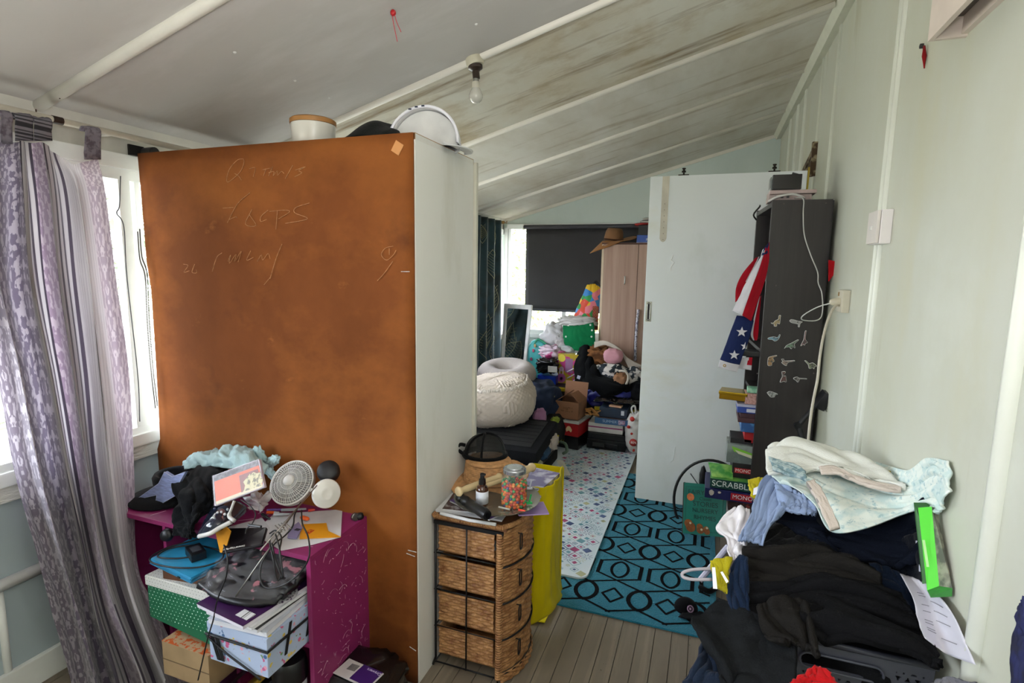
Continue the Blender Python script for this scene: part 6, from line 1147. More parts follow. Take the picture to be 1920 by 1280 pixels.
b = B(); b.box(((a.x+.40)/2, yn+.12, (a.z+e.z)/2), (.40-a.x, .24, a.z-e.z), bev=.002); part('body', b, mat('1c2152', .35), t); w = at(1370, 924, Y=yn).x; b = B(); b.box((w+.05, yn-.001, (a.z+e.z)/2), (.098, .0015, .036)); part('title_bar', b, mat('a01c28', .4), t)
text('MONOPOLY', (w+.008, yn-.0025, (a.z+e.z)/2), (1, 0, 0), (0, 0, 1), .030, mat('d9d4d8', .5), t, align='LEFT')
for x in (1334, 1349):
    b = B(); b.blob(at(x, 923, Y=yn-.003), (.012 if x < 1340 else .008, .002, .015 if x < 1340 else .006), nu=12, nv=8, amp=.2); part('printed_figure', b, mat('b9b0a8', .5), t)
inshelf('dark_game_box', 'dark red and brown game box lowest in the games pile', 'board game', 1366, 934, 1430, 956, '2a1412', .2, 2.86, c2='7a2f28', sc=30, mask=(.6, .66))
# fairy tale book
t = thing('picture_book', 'large teal fairy tale picture book standing on the rug', 'book'); A, Bq, C, D = at(1283, 905, Y=3.04), at(1363, 912, Y=2.99), at(1357, 1006, Y=2.93), at(1280, 998, Y=2.98)
D.z = max(D.z, .012); nn = (Bq-A).cross(D-A).normalized(); nn = nn if nn.y < 0 else -nn
def bl4(u, v, off=0): return (A*(1-u)+Bq*u)*(1-v)+(D*(1-u)+C*u)*v+nn*off
b = B(); b.slab([bl4(0, 0), bl4(1, 0), bl4(1, 1), bl4(0, 1)], -nn, .022, bev=.001); part('pages', b, mat('a8a294', .6), t); b = B(); b.slab([bl4(-.01, -.01, .002), bl4(1.01, -.01, .002), bl4(1.01, 1.01, .002), bl4(-.01, 1.01, .002)], -nn, .002); part('cover', b, mat('0f7268', .4, var=.06), t)
b = B(); b.slab([bl4(-.02, -.01, .002), bl4(-.0, -.01, .003), bl4(-.0, 1.01, .003), bl4(-.02, 1.01, .002)], -nn, .024); part('spine', b, mat('3c2a26', .5), t)
UU, VV = (Bq-A), (A-D); mt_ = mat('123c3a', .5)
for s, v, z in (('FAIRY TALES', .17, .034), ('Classic', .29, .024), ('STORIES', .40, .036), ('NURSERY', .53, .032), ('RHYMES', .67, .032)): text(s, bl4(.53, v, .0035), UU, VV, z, mt_, t)
b = B(); b.tube([bl4(.06, .06, .003), bl4(.94, .06, .003), bl4(.94, .94, .003), bl4(.06, .94, .003)], .001, 4, closed=True); part('border_line', b, mt_, t)
for u, v, r, c in ((.17, .27, .020, 'c26a3c'), (.92, .22, .014, 'a8502c'), (.14, .80, .022, '8a4f20'), (.20, .87, .026, '7d4519'), (.42, .85, .017, '8a4f20'), (.44, .91, .020, '7d4519'), (.58, .88, .014, '8a5a28'), (.60, .93, .016, '7d4519')):
    b = B(); b.lathe([(0, .001), (r, .001), (r, 0)], bl4(u, v, .0032), nn, 20); part('printed_bear' if v > .7 else 'printed_shape', b, mat(c, .5, var=.25, sc=80), t)
for u, v in ((.19, .79), (.47, .90), (.60, .86)):
    b = B(); b.lathe([(0, .001), (.006, .001), (.006, 0)], bl4(u, v, .0046), nn, 12); part('printed_muzzle', b, mat('c2b49a', .5), t)
# black hoop bag behind the book
t = thing('black_hoop', 'thin black hoop with handle standing behind the picture book', 'hoop'); hc4 = at(1332, 942, Y=3.25); b = B(); b.tube([hc4+Vector((math.cos(a)*.205, .02*math.sin(a), math.sin(a)*.25)) for a in [2*PI*k/48 for k in range(48)]], .008, 8, closed=True); part('ring', b, mat('151317', .6), t, smooth=True)
b = B(); b.blob(at(1318, 895, Y=3.24), (.02, .02, .07), amp=.2); part('grip', b, mat('111114', .5), t, smooth=True)
for dx, dz in ((-.12, .16), (.1, .2)): b = B(); b.tube([hc4, hc4+Vector((dx, 0, dz))], .003, 6); part('spoke', b, mat('3a383c', .5), t)
# flag hanging from the bookcase
t = thing('draped_flag', 'folded red white and blue flag hanging off the dark bookcase', 'flag'); F4 = lambda x, y, Y: at(1340+x*.2186, 440+y*.2188, Y=Y)
wr = [fabric('a01424', bump=.1), fabric('c2bfc4', bump=.1), fabric('1d2750', bump=.1)]
rows = [[F4(410, 130, 2.85), F4(440, 95, 2.85), F4(470, 60, 2.86)], [F4(380, 210, 2.85), F4(420, 165, 2.83), F4(470, 150, 2.845)], [F4(300, 350, 2.85), F4(380, 290, 2.82), F4(465, 240, 2.845)], [F4(225, 500, 2.85), F4(320, 450, 2.81), F4(430, 400, 2.84)], [F4(150, 650, 2.85), F4(235, 690, 2.81), F4(315, 740, 2.83)]]
b = sheet(rows, 30, 40, amp=.004, mfn=lambda u, v: (2 if v < .28 and .15 < u < .9 and noise.noise(Vector((u*6, v*9, 2))) > -.1 else (1 if u < .50 else 0)) if v < .3 else (1 if u < .50 else 0)); o = finish('striped_fold', b, wr, t, True); solidify(o, .002)
rows = [[F4(350, 200, 2.88), F4(385, 185, 2.89)], [F4(240, 330, 2.87), F4(340, 300, 2.87)], [F4(185, 450, 2.87), F4(270, 430, 2.865)], [F4(175, 580, 2.87), F4(215, 540, 2.86)]]
b = sheet(rows, 12, 24, amp=.004, mfn=lambda u, v: 1 if u > .72 and v < .6 else 0); o = finish('rear_red_fold', b, wr, t, True); solidify(o, .002)
rows = [[F4(190, 690, 2.852), F4(260, 700, 2.84), F4(335, 735, 2.845)], [F4(135, 830, 2.85), F4(220, 850, 2.83), F4(300, 880, 2.84)], [F4(85, 970, 2.85), F4(165, 990, 2.83), F4(250, 1010, 2.84)], [F4(45, 1070, 2.85), F4(120, 1095, 2.835), F4(215, 1115, 2.84)]]
b = sheet(rows, 16, 24, amp=.002, fine=.1); o = finish('canton', b, wr[2], t, True); solidify(o, .002)
b = sheet([[F4(45, 1070, 2.849), F4(120, 1095, 2.834), F4(215, 1115, 2.839)], [F4(30, 1130, 2.849), F4(105, 1155, 2.834), F4(190, 1178, 2.839)]], 16, 6, amp=.001); o = finish('header_band', b, wr[1], t, True); solidify(o, .003)
b = B(); b.lathe([(.004, 0), (.0075, .001), (.0075, .002), (.004, .003)], F4(85, 1120, 2.834), (0, -1, 0), 20); part('grommet', b, mat('a8842f', .3, .9), t, smooth=True)
for x, y, R_, rot in ((232, 833, .026, .2), (168, 1030, .025, .15), (262, 955, .022, .3)):
    c0 = F4(x, y, 2.822); P = [(math.cos(PI/2+rot*0+k*PI/5)*(R_ if k % 2 == 0 else R_*.4), math.sin(PI/2+k*PI/5)*(R_ if k % 2 == 0 else R_*.4)) for k in range(10)]
    if x == 262: P = [p for p in P if p[0] < .004]
    b = B(); b.slab([c0+Vector((p[0], 0, p[1])) for p in P], (0, -1, 0), .0012); part('star', b, mat('cfcdd2', .6), t)
rows = [[F4(385, 530, 2.89), F4(400, 520, 2.89)], [F4(335, 720, 2.89), F4(385, 680, 2.89)], [F4(310, 850, 2.885), F4(375, 840, 2.885)], [F4(330, 905, 2.885), F4(365, 905, 2.885)]]
b = sheet(rows, 10, 20, amp=.003, mfn=lambda u, v: 1 if u < .35 else 0); o = finish('hanging_stripe_fold', b, wr, t, True); solidify(o, .002)
rows = [[F4(235, 1050, 2.88), F4(325, 1050, 2.88)], [F4(205, 1145, 2.87), F4(315, 1160, 2.87)]]
b = sheet(rows, 12, 8, amp=.002, mfn=lambda u, v: 0 if u > .45+.25*(1-v) and v < .6 else 1); o = finish('lower_stripe_fold', b, wr, t, True); solidify(o, .002)
b = B(); b.slab([at(1553, 487, Y=2.862), at(1572, 491, Y=2.862), at(1565, 512, Y=2.862), at(1553, 528, Y=2.862)], (0, -1, 0), .006); one('red_pennant', b, fabric('a8141c'), 'red cloth corner peeking out between bookcase and wall', 'cloth')
b = B(); c0 = at(1405, 662, Y=2.93); b.span((c0.x-.04, 2.90, c0.z-.012), (.36, 3.0, c0.z+.012), bev=.003); one('black_tray', b, mat('131215', .4), 'flat black tray jutting out beneath the flag', 'tray')
b = B(); b.tube(crv([at(1418, 412, Y=2.95), at(1413, 402, Y=2.9), at(1424, 388, Y=2.9), at(1425, 385, Y=2.95)], 10), .004, 6); one('black_clip', b, mat('121214', .5), 'small black clip at the top front corner of the bookcase', 'clip', smooth=True)
# on top of the bookcase
zt2 = SHh
t = thing('digital_clock', 'black box shaped digital clock on top of the dark bookcase', 'clock'); A = at(1448, 348, Y=2.98); C = at(1503, 348, Y=2.98)
b = B(); b.box(((A.x+C.x)/2, 3.03, zt2+.062+.035), (C.x-A.x, .10, .07), bev=.003); part('body', b, mat('0a0a0b', .2), t); b = B(); b.box((A.x-.0065, 3.03, zt2+.062+.035), (.002, .08, .05)); part('display', b, mat('4a4a50', .2), t)
t = thing('pink_router', 'pale pink flat box with grey slots beneath the black clock', 'box'); b = B(); b.box((.345, 3.02, zt2+.045), (.20, .16, .018), bev=.004); part('upper_tray', b, mat('b5a09c', .4), t); b = B(); b.box((.335, 3.02, zt2+.019), (.185, .15, .030), bev=.006); part('lower_tray', b, mat('a89490', .4), t)
for k in range(3): b = B(); b.box((.275+k*.025, 2.943, zt2+.022), (.012, .002, .012)); part('slot', b, mat('4a4648', .5), t)
b = B(); b.tube(crv([(.245, 2.95, zt2+.004), (.28, 2.91, zt2+.02), (.34, 2.90, zt2+.028), (.39, 2.92, zt2+.012), (.385, 3.0, zt2+.012)], 20), .006, 8); one('white_adapter', b, mat('c6c2c0', .4), 'white lead bundle in front of the pink box', 'adapter', smooth=True)
b = B(); b.box(at(1488, 330, Y=3.1)+Vector((0, 0, -.01)), (.028, .01, .05), Matrix.Rotation(.3, 3, 'Y')); one('black_tag', b, mat('17171a', .5), 'small black tag standing behind the clock', 'tag')
# cables and plug
def wire(name, lab, P, r, c, n=70): b = B(); b.tube(crv([at(x, y, Y=Y) for x, y, Y in P], n), r, 8); return one(name, b, mat(c, .4), lab, 'cable', smooth=True)
wire('thin_white_cable', 'thin white cable looping down the bookcase side to the socket', [(1490, 371, 2.95), (1506, 373, 2.86), (1506, 400, 2.855), (1508, 440, 2.855), (1520, 478, 2.855), (1533, 510, 2.85), (1534, 530, 2.85), (1541, 550, 2.84), (1542, 585, 2.82), (1533, 600, 2.80), (1506, 600, 2.78), (1505, 592, 2.76), (1530, 577, 2.70), (1555, 569, 2.62), (1578, 567, 2.56)], .0025, 'c9c9c4')
wire('thick_white_cable', 'thicker cream cable falling from the socket behind the bedding', [(1582, 568, 2.53), (1568, 572, 2.52), (1556, 590, 2.50), (1545, 625, 2.47), (1537, 670, 2.44), (1533, 710, 2.42), (1525, 750, 2.40), (1519, 790, 2.38), (1514, 840, 2.36)], .0052, 'b9b2a0')
t = thing('wall_socket', 'white power socket on the right wall beside the bookcase', 'socket'); c0 = at(1590, 565, X=XR); b = B(); b.span((XR-.028, c0.y-.035, c0.z-.045), (XR, c0.y+.06, c0.z+.045), bev=.004); part('plate', b, mat('c9c2ae', .4), t)
b = B(); b.lathe([(0, 0), (.018, 0), (.016, .02), (.010, .035), (0, .04)], (XR-.028, c0.y+.005, c0.z-.004), (-1, -.2, .0), 16); part('plug', b, mat('c6bea8', .4), t, smooth=True, angle=50); b = B(); b.box((XR-.029, c0.y+.03, c0.z+.028), (.004, .012, .016)); part('rocker', b, mat('8a6a3a', .5), t)
t = thing('light_switch', 'white surface mounted light switch on the right wall', 'switch'); n0 = at(1673, 425, X=XR); b = B(); b.span((XR-.032, n0.y, n0.z-.052), (XR, n0.y+.115, n0.z+.055), bev=.003); part('mounting_block', b, mat('e8e2e0', .35, var=.02), t)
b = B(); b.span((XR-.042, n0.y+.002, n0.z-.050), (XR-.033, n0.y+.113, n0.z+.053), bev=.002); part('plate', b, mat('ddd5ce', .35, var=.02), t); b = B(); b.box((XR-.044, n0.y+.06, n0.z), (.006, .022, .012), bev=.002); part('rocker', b, mat('d9d6d2', .3), t)
t = thing('cream_pelmet', 'cream boxed pelmet high on the right wall at the frame corner', 'pelmet'); m_pel = mat('d6c8bc', .5, var=.05)
for a, c in (((.455, .45, 2.03), (.467, 1.64, 2.6)), ((.467, 1.628, 2.03), (.53, 1.64, 2.6)), ((.517, .45, 2.035), (.53, 1.628, 2.09)), ((.467, .45, 2.075), (.517, 1.628, 2.09))):
    b = B(); b.span(a, c, bev=.001); part('board', b, m_pel if a[2] != 2.075 else mat('6a6058', .7), t)
t = thing('red_ribbon', 'short red ribbon tied to a nail below the pelmet', 'ribbon'); P = [at(1733, y, X=XR-.006) for y in (86, 95, 105, 118, 128)]; b = B(); b.tube(P, .003, 6, rs=[.003, .004, .006, .003, .0015]); part('strip', b, fabric('8a1a1c'), t, smooth=True); b = B(); b.lathe([(0, 0), (.007, 0), (.007, .008), (0, .010)], at(1731, 86, X=XR), (-1, 0, 0), 10); part('nail', b, mat('2b2422', .5), t, smooth=True)
# desk lamp arm behind the bedding
t = thing('black_desk_lamp', 'black hinged desk lamp between the bookcase and the wall', 'lamp'); m_l = mat('0e0f12', .35)
L = [at(1512, 842, Y=2.72), at(1496, 798, Y=2.74), at(1540, 748, Y=2.76)]
for a, c, r in ((L[0], L[1], .014), (L[1], L[2], .011)): b = B(); b.tube([a, c], r, 10); part('arm', b, m_l, t, smooth=True, angle=40)
b = B(); b.lathe([(0, -.016), (.016, -.014), (.016, .014), (0, .016)], L[1], (0, 1, 0), 16); part('hinge', b, m_l, t, smooth=True, angle=40)
b = B(); hcn = at(1543, 750, Y=2.76); b.box(hcn, (.045, .09, .085), Matrix.Rotation(.45, 3, 'Y'), bev=.018); part('head', b, m_l, t, smooth=True, angle=40); b = B(); b.box(hcn+Vector((.024, -.02, -.02)), (.003, .05, .05), Matrix.Rotation(.45, 3, 'Y')); part('lens', b, mat('5a5c62', .15), t)
# ceiling bulb, hooks, red string
t = thing('bare_bulb', 'bare white bulb in a brown holder on the ceiling batten', 'light bulb'); zc = cz(-.949); bx = Vector((-.949, 2.14, zc-.012)); b = B(); b.lathe([(0, .02), (.036, .02), (.037, -.008), (.032, -.018), (0, -.018)], bx, (-.25, 0, 1), 32); part('ceiling_rose', b, mat('bdb7a2', .4), t, smooth=True, angle=40)
b = B(); b.lathe([(0, -.018), (.030, -.018), (.029, -.030), (.020, -.036), (.015, -.040), (.0145, -.068), (0, -.068)], bx, (-.12, 0, 1), 28); part('holder', b, mat('2a1c14', .3, coat=.3), t, smooth=True, angle=40)
bb2 = bx+Vector((.006, 0, -.068)); b = B(); b.lathe([(0, 0), (.012, 0), (.012, -.012), (0, -.012)], bb2, seg=24); part('metal_cap', b, mat('9a9a94', .3, .9), t, smooth=True, angle=40); b = B(); b.lathe([(.0, -.012), (.015, -.012), (.016, -.036), (0, -.036)], bb2, seg=24); part('collar', b, mat('c9c4b4', .4), t, smooth=True, angle=40)
b = B(); b.lathe([(.016, -.036), (.020, -.044), (.0275, -.060), (.0285, -.070), (.024, -.083), (.014, -.092), (0, -.0955)], bb2, seg=32); part('globe', b, mat('c6c4ba', .12, coat=.6, var=.02), t, smooth=True)
t = thing('red_string', 'red string hanging from a hook in the ceiling', 'string'); h0 = at(737, 20, X=-1.014); h0.z = cz(-1.014)-.002; b = B(); b.blob(h0+Vector((0, 0, -.008)), (.010, .008, .010), nu=12, nv=8); part('hook', b, mat('a8161c', .4), t, smooth=True)
for P in ([(735, 24), (738, 45), (745, 78)], [(739, 24), (744, 42), (752, 60)]):
    b = B(); b.tube(crv([at(x, y, Y=h0.y) for x, y in P], 10), .0012, 5); part('strand', b, mat('c23a48', .6), t, smooth=True)
for x, y, lab in ((112, 178, 'rusty hook at the wall end of the nearest ceiling batten'), (68, 212, 'tiny hook on the cornice above the curtain')):
    p = at(x, y, Y=1.24 if x > 100 else 1.2); b = B(); b.tube(crv([p+Vector((0, 0, .012)), p+Vector((0, 0, -.004)), p+Vector((.003, -.003, -.012)), p+Vector((.006, -.004, -.004))], 8), .002, 6); one('ceiling_hook', b, mat('4a2f22', .6, .5), lab, 'hook', smooth=True)
for x, y in ((440, 98), (553, 151), (617, 183), (893, 45)):
    d_ = at(x, y, Y=1); 
    o_, dv = CAM, d_-CAM; tt = (cz(0)-CAM.z)/(dv.z-.2774*dv.x); p = CAM+dv*tt; b = B(); b.lathe([(0, 0), (.006, 0), (.004, .003), (0, .004)], p, (.27, 0, -1), 10); struct('screw_head', b, mat('d6d4ce', .4), ceiling)
# ================================================================ heap of clothes on the right
def PY(py): 
    T = [(820, 2.0), (880, 1.86), (950, 1.70), (1030, 1.56), (1100, 1.49), (1200, 1.38), (1290, 1.28)]
    for (a, ya), (c, yc) in zip(T, T[1:]):
        if py <= c: return ya+(yc-ya)*(py-a)/(c-a)
    return 1.28
def PP(px, py, off=0):
    p = at(px, py, Y=PY(py)-off)
    if p.x > XR-.02: p = at(px, py, X=XR-.02)
    return p
def garment(name, label, rows, off, m, cat='clothing', amp=.014, fu=4, fv=3, seed=0, nu=60, nv=50, th=.010, fine=.18, part_of=None, pname='body', mfn=None):
    b = sheet([[PP(x, y, off) if isinstance(off, (int, float)) else PP(x, y, off[j]) for x, y in r] for j, r in enumerate(rows)], nu, nv, amp, fu, fv, seed, fine, mfn)
    if part_of: o = finish(pname, b, m, part_of, True)
    else: o = finish(name, b, m, None, True); tag(o, label, cat)
    solidify(o, th); return o
# what the heap rests on
b = B(); b.span((.16, 1.60, 0), (.515, 2.25, .50), bev=.01); one('storage_chest', b, mat('1a1a1e', .6), 'dark chest buried beneath the heap of clothes', 'chest')
b = B(); b.blob((.38, 1.86, .62), (.125, .32, .24), amp=.2, pw=.7); one('buried_clothes', b, fabric('0c0d10'), 'dark core of the clothes heap beneath the floral sheet', 'clothing', smooth=True)
blk = fabric('0f0f11', sheen=.0, bump=.3); blk2 = fabric('1d1b19', sheen=.0, bump=.3); nav = fabric('0c111d', sheen=.0)
# laundry basket
t = thing('laundry_basket', 'grey plastic laundry basket with triangular holes under the clothes', 'basket')
m_bk = mat('3c3e48', .4, var=.05); zr = at(1620, 1215, Y=1.27).z
A = at(1488, 1197, Y=1.295); C = at(1768, 1241, Y=1.295); C.x = min(C.x, .50); C.z = A.z = (A.z+C.z)/2-.005; bu = (C-A); bu.z = 0; W_b = bu.length; bu.normalize(); bn = Vector((bu.y, -bu.x, 0)); bn = bn if bn.y < 0 else -bn
# wall pierced by an oval grip and rows of triangles: built as a grid with the hole cells left out
def wallp(u, v): return A+bu*(W_b*u)+Vector((0, 0, -.58*v))-bn*(.05*v)
NU, NV = 150, 200
def hole(u, v):
    x = u*W_b; z = v*.58
    du = abs(x-W_b*.36); dz = abs(z-.047)
    if du < .075 and dz < .016 or (math.hypot(max(0, du-.062), dz) < .016): return True
    if z < .028 or (du < .105 and dz < .034): return False
    if x < .012 or x > W_b-.012: return False
    cs = .018; k = int(z/cs); xs = x+(.009 if k % 2 else 0); j = int(xs/cs); fx = xs/cs-j; fz = z/cs-k
    up = (j+k) % 2 == 0
    if fz < .18 or fz > .86: return False
    w = (fz-.1)*.42 if up else (.95-fz)*.42
    return abs(fx-.5) < w
b = B(); V = {}
def gv(i, j):
    if (i, j) not in V: V[(i, j)] = b._v(wallp(i/NU, j/NV*.55))
    return V[(i, j)]
for j in range(NV):
    for i in range(NU):
        if hole((i+.5)/NU, (j+.5)/NV*.55): continue
        b.f([gv(i, j), gv(i+1, j), gv(i+1, j+1), gv(i, j+1)])
o = part('pierced_front', b, m_bk, t); solidify(o, .003)
b = B(); b.slab([wallp(0, .5), wallp(1, .5), wallp(1, 1), wallp(0, 1)], -bn, .003); part('lower_front', b, m_bk, t)
back = -bn*.28
for P in ([wallp(0, 0), wallp(0, 0)+back, wallp(0, 1)+back, wallp(0, 1)], [wallp(1, 0), wallp(1, 0)+back, wallp(1, 1)+back, wallp(1, 1)], [wallp(0, 0)+back, wallp(1, 0)+back, wallp(1, 1)+back, wallp(0, 1)+back], [wallp(0, .99), wallp(1, .99), wallp(1, .99)+back, wallp(0, .99)+back]):
    b = B(); b.slab(P, (P[1]-P[0]).cross(P[3]-P[0]), .003); part('wall_panel', b, m_bk, t)
b = B(); b.tube([A, C, C+back, A+back], .008, 8, closed=True); part('rim', b, m_bk, t, smooth=True)
b = B(); b.tube([wallp(.36+.0, 0)+bu*(.064*(1 if math.cos(a) > 0 else -1)+.018*math.cos(a))+Vector((0, 0, -.047+.018*math.sin(a)))+bn*.002 for a in [2*PI*(k+.5)/28 for k in range(28)]], .003, 6, closed=True); part('grip_rim', b, m_bk, t, smooth=True)
b = B(); b.blob((A+C)/2+back*.5+Vector((0, 0, -.13)), (.14, .13, .13), rotz(-.4), pw=.5); one('basket_laundry', b, fabric('0d0e10'), 'dark washing filling the grey basket', 'clothing', smooth=True)
garment('black_knit_top', 'black ribbed knit top between the blue shirt and trousers', [[(1420, 1000), (1470, 978), (1520, 985), (1575, 1010)], [(1425, 1030), (1475, 1010), (1530, 1020), (1600, 1050)], [(1430, 1060), (1480, 1050), (1540, 1060), (1620, 1080)]], .02, fabric('0f0f10', bump=.6, bsc=90), seed=3, amp=.018)
garment('black_shirt', 'black shirt with small blue badge under the navy jumper', [[(1490, 985), (1560, 985), (1640, 1020), (1700, 1050)], [(1500, 1020), (1570, 1030), (1650, 1050), (1700, 1080)], [(1520, 1060), (1590, 1070), (1650, 1090), (1700, 1100)]], .0, blk2, seed=31, amp=.016)
t = thing('navy_jumper', 'navy jumper spread beneath the floral sheet', 'clothing')
garment('', '', [[(1445, 930), (1520, 935), (1620, 965), (1700, 945), (1725, 930)], [(1450, 965), (1520, 970), (1620, 990), (1700, 985), (1735, 975)], [(1480, 985), (1540, 1000), (1620, 1020), (1700, 1030), (1730, 1020)], [(1530, 1005), (1590, 1030), (1650, 1055), (1690, 1062), (1722, 1050)]], .035, nav, part_of=t, seed=5, amp=.024, fu=1.5, fv=2.5, th=.014)
t = thing('reflective_jacket', 'dark navy jacket with bright reflective flashes by the wall', 'clothing')
garment('', '', [[(1690, 1010), (1712, 1000), (1735, 995)], [(1685, 1050), (1715, 1045), (1742, 1040)], [(1680, 1085), (1710, 1090), (1740, 1095)]], .015, fabric('0a0e18'), part_of=t, seed=8, amp=.01, nu=24, nv=24)
for x, y, w, h in ((1722, 1019, .010, .014), (1707, 1042, .006, .006), (1728, 1062, .010, .024)):
    b = B(); b.box(PP(x, y, .045), (w, .003, h), Matrix.Rotation(-.1, 3, 'Y')); part('reflective_patch', b, mat('f0f0ff', .3, var=0), t)
garment('dark_jeans', 'dark navy jeans edge under the navy jumper', [[(1630, 1055), (1670, 1065), (1705, 1090)], [(1640, 1085), (1680, 1100), (1715, 1120)], [(1650, 1115), (1690, 1130), (1722, 1150)]], .03, fabric('101b2c'), seed=13, amp=.01, nu=24, nv=24)
garment('charcoal_trousers', 'charcoal trousers folded across the middle of the heap', [[(1392, 1020), (1440, 1018), (1520, 1020), (1590, 1040), (1640, 1062)], [(1392, 1045), (1440, 1045), (1520, 1050), (1600, 1062), (1652, 1085)], [(1394, 1072), (1440, 1072), (1520, 1075), (1600, 1085), (1655, 1100)], [(1396, 1100), (1440, 1102), (1520, 1095), (1600, 1098), (1652, 1112)]], .065, blk2, seed=15, amp=.030, fu=1.2, fv=3.2, th=.014)
garment('black_trousers', 'black trousers lying in long folds below the charcoal pair', [[(1392, 1085), (1450, 1085), (1530, 1075), (1600, 1085), (1690, 1105)], [(1395, 1110), (1450, 1108), (1540, 1100), (1620, 1110), (1710, 1135)], [(1400, 1140), (1460, 1130), (1550, 1130), (1640, 1145), (1722, 1170)], [(1420, 1175), (1480, 1165), (1560, 1160), (1650, 1175), (1725, 1195)]], [.07, .08, .075, .06], blk, seed=17, amp=.034, fu=1.1, fv=3.6, th=.014)
garment('black_trousers', 'black trouser leg stretched over the rim of the grey basket', [[(1475, 1120), (1530, 1118), (1600, 1140), (1680, 1170), (1740, 1195)], [(1490, 1140), (1545, 1140), (1610, 1165), (1690, 1195), (1760, 1225)], [(1505, 1165), (1555, 1168), (1620, 1178), (1700, 1205), (1768, 1238)], [(1520, 1190), (1550, 1200), (1610, 1196), (1690, 1218), (1752, 1246)]], [.085, .105, .115, .115], blk, seed=19, amp=.024, fu=1.2, fv=2.6, th=.016)
garment('black_trousers', 'black bunched trouser fold above the basket grip', [[(1420, 1130), (1450, 1120), (1490, 1115), (1515, 1125)], [(1425, 1165), (1460, 1150), (1500, 1150), (1525, 1165)], [(1440, 1190), (1475, 1185), (1510, 1190), (1530, 1215)], [(1470, 1205), (1490, 1200), (1518, 1215), (1535, 1228)]], .125, blk2, seed=21, amp=.034, fu=3.5, fv=1)
garment('charcoal_jeans', 'charcoal jeans spilling down the left side of the basket', [[(1345, 1115), (1385, 1128), (1430, 1150), (1480, 1165)], [(1318, 1145), (1365, 1155), (1420, 1180), (1490, 1185)], [(1296, 1168), (1350, 1190), (1410, 1210), (1492, 1220)], [(1318, 1205), (1350, 1225), (1400, 1245), (1490, 1255)], [(1345, 1240), (1365, 1260), (1400, 1280), (1488, 1290)], [(1350, 1275), (1370, 1290), (1400, 1300), (1485, 1310)]], [.09, .10, .11, .12, .12, .12], fabric('191b1d', sheen=.0, bump=.3), seed=23, amp=.028, fu=2.2, fv=2.4, th=.012, nu=70, nv=70)
garment('blue_jeans', 'faded navy jeans at the lower left below the charcoal pair', [[(1318, 1195), (1340, 1215), (1360, 1235)], [(1305, 1235), (1335, 1245), (1365, 1262)], [(1280, 1275), (1320, 1280), (1370, 1285)], [(1270, 1300), (1320, 1305), (1370, 1310)]], .08, fabric('1b2536'), seed=25, amp=.02)
t = thing('high_visibility_shirt', 'yellow and navy work shirt with reflective tape at the heap left', 'clothing')
garment('', '', [[(1388, 1040), (1400, 1045)], [(1375, 1060), (1400, 1065)], [(1362, 1095), (1402, 1100)], [(1372, 1140), (1405, 1155)], [(1392, 1165), (1410, 1175)]], .085, fabric('15233a'), part_of=t, pname='navy_sleeve', seed=27, amp=.012, nu=24, nv=30)
garment('', '', [[(1332, 1050), (1350, 1046), (1372, 1044)], [(1335, 1068), (1352, 1066), (1366, 1066)], [(1340, 1085), (1352, 1090), (1364, 1092)], [(1348, 1102), (1356, 1106), (1363, 1112)]], .095, fabric('a59a1c', bump=.3), part_of=t, pname='yellow_cuff', seed=28, amp=.008, nu=24, nv=24)
for P in ([(1335, 1064), (1341, 1064), (1345, 1104), (1337, 1103)], [(1351, 1073), (1355, 1072), (1366, 1090), (1362, 1093)]):
    b = B(); b.slab([PP(x, y, .112) for x, y in P], (0, 1, 0), .003); part('reflective_tape', b, mat('f4f4ff', .3, var=0), t)
t = thing('yellow_vest', 'yellow collar with reflective patch beside the blue shirt', 'clothing')
garment('', '', [[(1402, 900), (1420, 896), (1435, 896)], [(1405, 912), (1420, 912), (1430, 915)], [(1410, 930), (1416, 932), (1424, 934)]], .06, fabric('b0a21c'), part_of=t, seed=29, amp=.006, nu=20, nv=16)
b = B(); b.slab([PP(x, y, .075) for x, y in ((1413, 916), (1424, 911), (1420, 926), (1412, 928))], (0, 1, 0), .003); part('reflective_patch', b, mat('f4f4ff', .3, var=0), t)
garment('blue_shirt', 'pale blue shirt with its sleeve falling down the left of the heap', [[(1455, 880), (1480, 885), (1500, 905), (1525, 930)], [(1430, 895), (1460, 905), (1490, 930), (1520, 955)], [(1415, 930), (1440, 935), (1462, 945), (1490, 950)], [(1405, 965), (1425, 968), (1445, 970), (1460, 965)], [(1392, 990), (1410, 995), (1425, 998), (1440, 990)], [(1384, 1008), (1400, 1010), (1415, 1012), (1430, 1018)]], .085, fabric('8495b5'), seed=33, amp=.022, fu=5, fv=3, th=.006)
garment('blue_shirt_tail', 'pale blue shirt tail bunched under the sheet edge', [[(1450, 895), (1490, 915), (1530, 950)], [(1455, 915), (1500, 935), (1528, 958)], [(1463, 948), (1490, 955), (1522, 960)]], .10, fabric('899aba'), seed=34, amp=.020, fu=5, fv=4, nu=30, nv=24)
m_sheet = bpy.data.materials.new('procedural'); m_sheet.use_nodes = True; n, bb = nodes_of(m_sheet); tc = n.nodes.new('ShaderNodeTexCoord'); q1 = noi(n, tc.outputs['Object'], 26, 4, .6); q2 = noi(n, tc.outputs['Object'], 60, 3, .6)
def rng(n, x, lo, hi):
    r = n.nodes.new('ShaderNodeMapRange'); r.inputs[1].default_value = lo; r.inputs[2].default_value = hi; n.links.new(x, r.inputs[0]); return r.outputs[0]
c_ = mixc(n, rng(n, q1, .45, .6), 'dfe6de', 'c3d6d3'); c_ = mixc(n, rng(n, q2, .58, .66), c_, 'a8c2c4'); n.links.new(c_, bb.inputs['Base Color']); bb.inputs['Roughness'].default_value = .9
